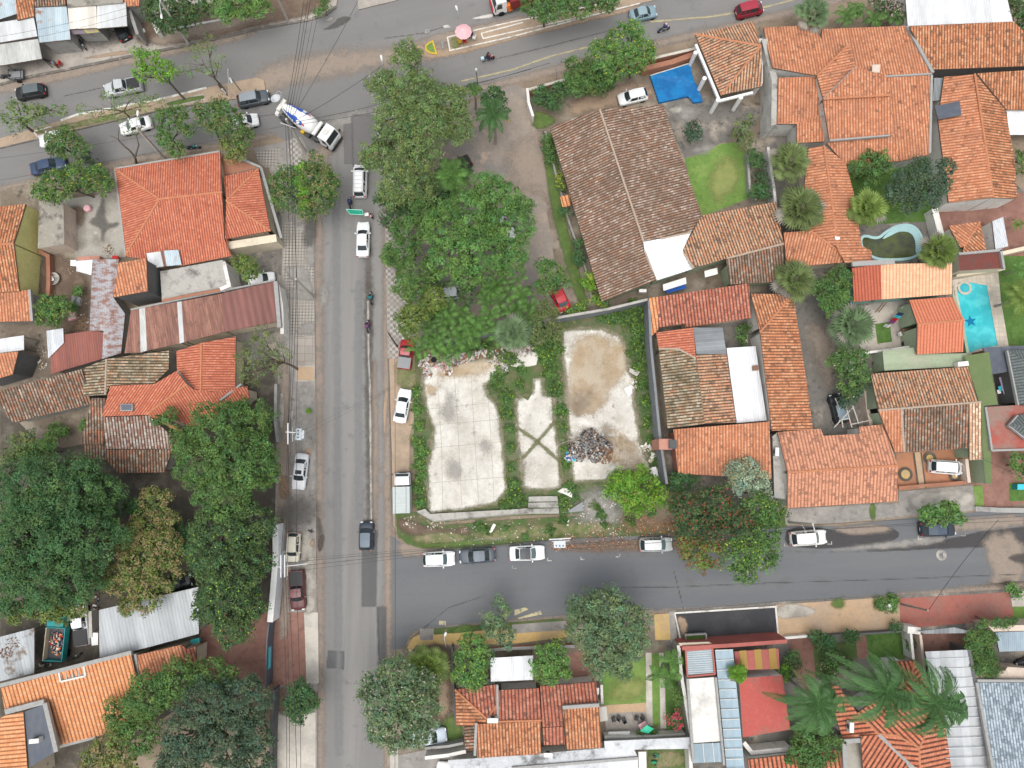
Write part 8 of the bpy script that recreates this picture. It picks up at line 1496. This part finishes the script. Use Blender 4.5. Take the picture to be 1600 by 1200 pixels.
mb = MB(); q = P(466,678.5,6.6); mb.box((q.x,q.y,6.1),(.75,1.35,1.0)); tf = mb.build('transformer',flat_mat('transformer_grey',(.46,.52,.55),.5,.4),trp); mb = MB()
for i in (-1,0,1): mb.lathe([(0,0),(.09,0),(.06,.3),(0,.3)],(q.x,q.y+i*.4,6.6),n=8)
mb.build('insulators',M['darksteel'],tf); mb = MB(); mb.box((q.x+.5,q.y,6.1),(.3,1.0,.8)); mb.build('radiator',M['steel'],tf)
dcp,t4 = pole('concrete pole with double white crossarms beside the maroon pickup',(481,876),(438,886),9,.2,square=True,arms=[((439,867),(439,902),9,.09),((445,867),(445,902),8.7,.09),((435,886),(480,881),8.4,.05),((449,866),(449,906),7.6,.04)])
trp2,t5 = pole('concrete pole with transformer and crossarm below the lot',(873,846),(877,842),9,.2,square=True,arms=[((858,843),(892,841),9,.09),((862,846),(890,845),8,.05)])
mb = MB(); q = P(874.5,851,6.8); mb.box((q.x,q.y,6.3),(1.35,.75,.9)); tf = mb.build('transformer',flat_mat('transformer_grey2',(.55,.60,.66),.5,.4),trp2); mb = MB()
for i in (-1,0,1): mb.lathe([(0,0),(.09,0),(.06,.3),(0,.3)],(q.x+i*.4,q.y-.15,6.75),n=8)
mb.build('insulators',M['darksteel'],tf)
_,t6 = pole('pale concrete pole with bent lamp bracket beside the pearl white off-roader',(1232,816),(1270,819),8,.22,square=True,arms=[((1270,819),(1273,829),8,.06),((1253,820),(1260,832),7,.03)])
pole('thin white sign post on the avenue near the blue sedan',(902,32),(905,-2),5,.07,'offwhite','sign_post','post'); pole('white lamp post behind the pink parasol',(722,50),(716,20),6,.09,'offwhite','street_lamp','street lamp',lamp=(715,17))
pole('thin post with round white lamp at the corner of the feathery tree',(603,130),(598,100),7,.07,'offwhite','street_lamp','street lamp',lamp=(597,95)); pole('thin white post on the median tip',(359,154),(356,108),6,.07,'offwhite','street_lamp','street lamp'); pole('short traffic light post beside the median tip',(376,142),(363,124),4,.06,'darksteel','traffic_light','traffic light',arms=[((359,122),(363,130),3.6,.16)])
pole('thin dark post near the slender trunked palm on the avenue',(748,142),(744,112),6,.07,'darksteel','street_lamp','street lamp',lamp=(744,111)); pole('leaning timber post on the east pavement by the overhead cables',(604,356),(592,338),4,.10,'wood','post','post'); pole('leaning timber pole beside the faded red pickup',(621,542),(606,519),6,.13,'bark','post','post')
pole('white lamp post on the ochre corner pavement',(697,1011),(694,997),5,.07,'offwhite','street_lamp','street lamp',lamp=(695,994)); pole('grey timber pole standing on the red pavement',(1408,944),(1450,954),8,.14,'barkpale'); pole('blue grey pipe post by the big grey green street tree',(622,1040),(631,1021),3,.05,'steel','post','post')
pole('thin sign post beside the front garden wall',(870,122),(869,106),3,.05,'p_lilac','sign_post','post'); pole('white post by the side street in front of the long lilac sign',(243,38),(240,36),2,.1,'offwhite','post','post')
cc_ = 0
def cable(pts,r=.026,sag=.35,label='thin dark overhead cable of the bundle along the street',group='overhead cables of the street'):
 P0,P1 = pts; mb = MB(); n = 10; L_ = []
 for i in range(n+1):
  t = i/n; q = P0.lerp(P1,t); q.z -= sag*4*t*(1-t); L_.append(q)
 mb.tube(L_,r,4,cap=False); return tag(mb.build('power_cable',M['wire']),label,'cable',group)
g1 = 'cables between the corner pole and the top edge'; l1 = 'overhead cable rising from the corner pole to the top edge'
for i,(x,y) in enumerate([(476,-8),(482,-8),(486,-8),(495,-8),(503,-8)]): cable((P(444+i*3.4,190+i,8.6),P(x,y,9)),.03 if i < 3 else .02,.3,l1,g1)
for i,(a_,b_) in enumerate([((446,192),(452,437)),((451,193),(458,437)),((455,194),(463,437)),((449,193),(464,440))]): cable((P(*a_,8.4),P(*b_,7.8-.3*(i == 3))),.03,.4,'overhead cable between corner pole and checkered pavement pole','cables from corner pole to checkered pavement pole')
for i,(a_,b_) in enumerate([((452,437),(450,664)),((458,437),(450,672)),((463,437),(452,690)),((464,440),(462,678))]): cable((P(*a_,7.8),P(*b_,8.6)),.03,.4,'overhead cable between checkered pavement pole and the transformer pole','cables from checkered pavement pole to transformer pole')
for i,(a_,b_) in enumerate([((450,664),(439,870)),((450,675),(445,872)),((450,690),(449,880)),((462,678),(462,880))]): cable((P(*a_,8.8),P(*b_,8.6)),.03,.4,'overhead cable between transformer pole and double crossarm pole','cables from transformer pole to double crossarm pole')
for i,(a_,b_) in enumerate([((441,898),(448,1230)),((446,900),(452,1230)),((449,900),(464,1230)),((462,890),(470,1230))]): cable((P(*a_,8.6),P(*b_,8.4)),.03,.5,'overhead cable running from the double crossarm pole to the bottom edge','cables from double crossarm pole to bottom edge')
for i,(a_,b_) in enumerate([((480,872),(866,843)),((480,876),(872,843)),((480,883),(880,842)),((480,890),(888,842))]): cable((P(*a_,8.2),P(*b_,8.6)),.03 if i in (1,2) else .02,.5,'overhead cable crossing the street towards the transformer below the lot','cables crossing the street below the lot')
for i,(a_,b_) in enumerate([((888,842),(1265,822)),((892,858),(1150,840)),((892,850),(1260,826))]): cable((P(*a_,8.4),P(*b_,7.8)),.03,.4,'overhead cable above the lane beside the red dotted tree','cables above the lane')
for i,(a_,b_) in enumerate([((1270,820),(1640,800)),((1272,828),(1640,812)),((1140,838),(1640,804)),((1560,812),(1450,955))]): cable((P(*a_,7.8),P(*b_,7.6)),.026,.4,'overhead cable above the lane towards the right edge','cables above the lane at the right')
for i,(a_,b_) in enumerate([((452,192),(640,150)),((452,196),(660,160)),((640,150),(830,108)),((640,155),(860,98)),((452,190),(560,0)),((455,192),(600,100))]): cable((P(*a_,8.4),P(*b_,8.0)),.024,.4,'overhead cable fanning out east from the corner pole over the avenue','cables over the avenue junction')
for i,(a_,b_) in enumerate([((-20,250),(430,178)),((-20,285),(447,196)),((-20,60),(200,12)),((-20,72),(205,22)),((235,185),(440,178)),((466,676),(640,590)),((470,682),(700,560))]): cable((P(*a_,8.2),P(*b_,8.2 if i < 5 else 6)),.014,.4,['overhead cable over the south carriageway'] [0] if i < 2 or i == 4 else 'overhead cable over the top left shops' if i < 4 else 'thin service cable crossing the street above the sandy verge',['cables over the south carriageway','cables over the top left shops','service cables crossing the street'][0 if i < 2 or i == 4 else 1 if i < 4 else 2])
cable((P(617,560,8),P(617,1230,8)),.03,.3,'single long dark cable above the east kerb',None)
cable((P(1500,700,5),P(1640,765,5)),.02,.2,'thin cable over the red driveway at the right edge',None)
# ---------------- rooftop and garden objects ----------------
def acunit(label,x,y,z,az=0,s=1.0):
 g0 = P(x,y,z); root = thing('air_conditioner',label,'air conditioner',g0,az); ORG[root.name] = Vector((0,0,0)); mb = MB(); mb.box((0,0,.32*s),(.95*s,.42*s,.62*s)); mb.build('casing',M['offwhite'],root,local=True); mb = MB(); mb.lathe([(0,0),(.22*s,0),(.24*s,.02)],(0,.215*s,.32*s),(0,1,0),14); mb.build('fan_grille',M['darksteel'],root,local=True); mb = MB(); mb.box((0,0,.65*s),(.9*s,.38*s,.02)); mb.build('top_panel',M['whitepaint'],root,local=True)
acunit('white air conditioner on the slate grey flat roof',60,1154,4.92,.1,1.2); acunit('white air conditioner on the red tiled roof under the palms',1326,1133,3.9,R(85),1.2); acunit('white air conditioner on the green wall below the red gable',1498,570,3.0,.1,1.4)
acunit('white air conditioner on the concrete ledge beside the moss speckled gable',1211,706,3.0,1.5,1.1); acunit('white unit on the step between patchwork roofs',721 if False else 770,1122,4.2,0,1.3); acunit('white unit at the lower edge of the patchwork roofs',856,1176,2.8,0,1.1); acunit('air conditioner on the side wall of the patchwork house',933,1078,1.5,1.5,.8); acunit('air conditioner at the left end of the green walled passage',1003,456,1.4,0,1.0)
def box_thing(name,label,cat,pts,z0,z1,mat,tm=None,part='body',top='lid'):
 r_ = thing(name,label,cat,P(*pts[0],z0)); T_ = [P(x,y,z1) for x,y in pts]; mb = MB(); mb.prism(T_,[Vector((p.x,p.y,z0)) for p in T_]); mb.build(part,M[mat],r_)
 U = [Vector((p.x,p.y,z1+.05)) for p in offset(T_,-.04)]; mb = MB(); mb.prism(U,[Vector((p.x,p.y,z1+.004)) for p in U]); mb.build(top,M[tm or mat],r_)
box_thing('awning_box','white sloping window canopy, wider one in the green walled passage','canopy',[(1036,445),(1071,434),(1072,443),(1037,454)],1.8,2.0,'whitepaint'); box_thing('awning_box','white window canopy, right one in the green walled passage','canopy',[(1101,424),(1120,419),(1121,428),(1102,433)],1.8,2.0,'whitepaint'); box_thing('washing','blue clothes hanging in the green walled passage','washing',[(1040,452),(1070,444),(1072,450),(1042,458)],.8,1.0,'p_blue',part='cloth',top='fold')
box_thing('roof_box','small dark red box on the white corrugated canopy','box',[(1176,572),(1184,571),(1185,578),(1177,579)],3.1,3.5,'p_brown'); box_thing('crate','white boxed unit between grey shed and white pickup','box',[(143,989),(153,989),(153,1007),(144,1008)],.3,1.4,'whitepaint'); box_thing('cardboard_box','tan box on the courtyard wall of the orange gable','box',[(1163,524),(1168,524),(1168,535),(1163,535)],.8,1.2,'p_cream')
box_thing('scrap_beam','long grey steel beam beside the white cab pickup','beam',[(139,956),(143,955),(144,995),(140,996)],.1,1.5,'concrete'); box_thing('meter_cabinet','white sign cabinet on the north pavement near the lilac post','cabinet',[(237,36),(243,34),(250,50),(245,52)],.1,1.3,'offwhite'); box_thing('paving_panel','small white panel lying on the north pavement','panel',[(219,46),(225,45),(227,50),(221,51)],.13,.25,'whitepaint')
box_thing('panel','white table in the garden corner of the patchwork house','table',[(951,1144),(984,1143),(981,1154),(949,1155)],.6,.9,'whitepaint'); box_thing('awning_box','pale side canopy on the patchwork house','canopy',[(936,1105),(947,1104),(949,1125),(938,1127)],2.4,2.5,'concrete'); box_thing('water_box','teal box on the step behind the dark wall of the orange roof','box',[(298,1000),(311,997),(312,1003),(299,1006)],1.5,1.9,'p_teal')
box_thing('canopy','white curved sheet beside the concrete roof at the bottom','canopy',[(998,1175),(1009,1175),(1010,1230),(1000,1230)],2.2,2.3,'whitepaint'); box_thing('bin','turquoise bin on the lawn at the right edge','bin',[(1590,757),(1612,757),(1612,764),(1590,765)],.1,1.1,'p_teal','p_cyan'); box_thing('roof_hatch','white bent vent on the ridge above the murky pool','vent',[(1305,370),(1312,371),(1311,374),(1306,374)],4.2,4.6,'whitepaint')
box_thing('step_stone','pink block beside the yard tree','block',[(104,487),(116,485),(118,497),(108,501)],.1,.7,'p_pink'); box_thing('kennel','grey box with a dark opening in the small yard','box',[(113,461),(126,465),(124,478),(112,473)],.1,.6,'concrete','p_grey'); box_thing('sink','white sink at the corner of the white sheet roof','sink',[(111,407),(119,407),(119,415),(111,415)],.5,1.0,'whitepaint'); box_thing('bucket_stack','red and white tubs on the edge of the concrete court','tubs',[(176,400),(184,400),(184,404),(176,404)],.5,.9,'p_red')
tb = thing('stone_basin','round concrete basin with a white tub inside in the small yard','basin',P(87,437,0)); q = P(87,437,.1); mb = MB(); mb.lathe([(.62,0),(.80,.5),(.84,.55),(.70,.55),(.60,.3),(0,.3)],q,n=20); mb.build('bowl',M['kerb'],tb); mb = MB(); mb.box((q.x-.1,q.y,.6),(.3,.6,.2),.5); mb.build('tub',M['whitepaint'],tb)
tb = MB(); q = P(139,327,.12); tb.lathe([(0,.55),(.40,.52),(.46,.45),(.46,0)],q,n=18); tag(tb.build('round_tub',M['p_pink']),'round pink tub upside down on the concrete court','tub'); tb = MB(); q = P(109,328,.1); tb.lathe([(0,.3),(.15,.28),(.18,0)],q,n=12); tag(tb.build('bucket',M['whitepaint']),'small white bucket in the court beside the mouldy outbuilding','bucket')
mb = MB(); mb.tube([P(95,328,.3),P(100,333,.3),P(102,343,.3)],[.25,.32,.28],6); tag(mb.build('rolled_sheet',M['p_navy']),'dark blue roll beside the mouldy outbuilding','roll')
def table(label,x,y,az,col,w_=1.0,d=1.0):
 g0 = P(x,y,.14); root = thing('garden_table',label,'table',g0,az); ORG[root.name] = Vector((0,0,0)); mb = MB(); mb.box((0,0,.73),(w_,d,.05)); mb.build('table_top',M[col],root,local=True)
 for a_ in (-1,1):
  for b_ in (-1,1): mb = MB(); mb.tube([(a_*w_*.42,b_*d*.42,0),(a_*w_*.42,b_*d*.42,.71)],.03,5); mb.build('leg',M['darksteel'],root,local=True)
table('pinkish square table under the green folded parasol',1004,1132,.5,'p_pink'); table('round set table on the green walled patio',1412,520,.3,'p_brown',1.1,.9)
for i,(x,y,a_) in enumerate([(958,1122,.2),(966,1120,1.0),(974,1123,2),(994,1120,-.3),(1003,1112 if False else 1119,.8)]): chair(['black metal chair at the left end of the row on the stone terrace','black metal chair second from left on the stone terrace','black metal chair third from left on the stone terrace','dark cushioned chair left of the pinkish table','dark chair behind the pinkish table'][i],x,y,a_,'black_plastic')
mb = MB(); q = P(1011,1137,1.6); mb.add([q+Vector(v_) for v_ in [(-.9,-.4,0),(-.1,.5,.5),(.8,-.1,.1),(.1,-.6,.2)]],[(0,1,3),(1,2,3)]); mb.add([q+Vector((0,0,-1.5)),q+Vector((.04,0,-1.5)),q+Vector((.04,0,.3)),q+Vector((0,0,.3))],[(0,1,2,3)]); tag(mb.build('folded_parasol',M['p_green'] if False else flat_mat('parasol_mint',(.05,.50,.30))),'bright green folded parasol over the garden terrace','parasol')
chair('white chair on the round set patio',1403,523,.3,'whitepaint'); mb = MB(); q = P(1413,537,.1); mb.lathe([(0,.5),(.42,.5),(.46,.42),(.42,0)],q,n=16); tag(mb.build('black_barrel',M['black_plastic']),'black tub on the patio near the green flat roof','tub')
ln = thing('clothes_line','dark clothes and towels on a line across the paved patio','washing line',P(1395,500,0)); mb = MB(); mb.tube([P(1378,515,1.6),P(1410,488,1.8)],.015,4); mb.build('line',M['wire'],ln)
for i,(x,y,c__) in enumerate([(1406,491,'p_navy'),(1402,495,'p_cyan'),(1398,499,'p_red'),(1394,503,'p_purple'),(1386,509,'offwhite')]): q = P(x,y,1.4); mb = MB(); mb.box(q,(.5,.08,.8),.7,0,Matrix.Rotation(.5,3,'X')); mb.build('garment',M[c__],ln)
ldr = thing('ladder','brown timber ladder leaning at the top of the paved patio','ladder',P(1375,480,0)); mb = MB()
for o_ in (0,5): mb.tube([P(1368+o_,488,.1),P(1380+o_,473,2.4)],.05,4)
for i in range(5): mb.tube([P(1370+i*2,485-i*2.8,.5+i*.4),P(1375+i*2,485-i*2.8,.5+i*.4)],.035,4)
mb.build('rails',M['wood'],ldr); pg = thing('pergola','broken grey timber pergola over the black car in the grey courtyard','pergola',P(1320,650,0))
for a_,b_ in [((1303,668),(1334,635)),((1317,668),(1315,655)),((1331,668),(1322,636)),((1342,663),(1330,628)),((1330,663),(1358,657)),((1311,657),(1326,654)),((1305,622),(1312,640))]: mb = MB(); mb.tube([P(*a_,2.2),P(*b_,2.4)],.08,4); mb.build('beam',M['concrete'],pg)
for x,y in [(1310,650),(1340,650)]: mb = MB(); mb.tube([P(x,y,0),P(x,y,2.2)],.06,5); mb.build('post',M['concrete'],pg)
for (x,y) in [(1410,773),]: pass
sh = thing('washing','lilac sheet and clothes drying beside the olive green roof','washing',P(1567,605,0));
for i,(x,y,c__,w_,h_) in enumerate([(1568,602,'p_lilac',.7,2.2),(1563,607,'p_cyan',.5,.6),(1561,612,'whitepaint',.5,.5)]): q = P(x,y,1.3); mb = MB(); mb.box(q,(w_,h_,.06),.2,0,Matrix.Rotation(.2,3,'Y')); mb.build('cloth',M[c__],sh)
bird = MB(); p0 = P(485,829.5,4.5); bird.tube([p0+Vector((-.35,.12,0)),p0+Vector((-.1,.03,.02)),p0+Vector((.2,-.05,0)),p0+Vector((.5,-.15,0))],[.03,.12,.10,.02],6); bird.add([p0+Vector(v_) for v_ in [(0,.1,.03),(.25,.02,.03),(.30,.35,.1),(0,-.1,.03),(.25,-.12,.03),(.1,-.35,.08)]],[(0,1,2),(3,5,4)]); tag(bird.build('bird',M['black_plastic']),'black bird flying low over the west pavement near the damp kerb','bird')
mb = MB(); q = P(1587,933,.15); mb.tube([q+Vector((-.6,0,.1)),q+Vector((.6,.1,.1))],.15,6); tag(mb.build('bag',M['p_grey']),'grey bag on the pavement corner at the right edge','bag'); scatter('litter','white bags on the tan pavement weeds','litter',[(1379,945,4),(1388,948,3)],16,['whitepaint','p_pink','offwhite'],.5,43,.2,.2)
scatter('leaf_litter','dry brown leaves on the grey metal carport roof','leaves',[(20,1005,12),(10,1020,10)],160,['p_brown','wood'],.14,44,3.2,.04)
scatter('garden_pots','dark pots in the small rear lawn at the bottom','pots',[(1025,1178,4),(1022,1190,4)],8,['black_plastic','p_green'],.5,45,.2,.2)
pf = thing('pot_plants','dark pots and plants at the left of the green flat roof','pots',P(1370,560,0));
for i,(x,y) in enumerate([(1366,556),(1370,563),(1364,568),(1375,572),(1372,552)]): q = P(x,y,0); mb = MB(); mb.lathe([(0,0),(.2,0),(.28,.5),(0,.45)],q,n=10); mb.build('pot',M['black_plastic' if i % 2 else 'p_brown'],pf)
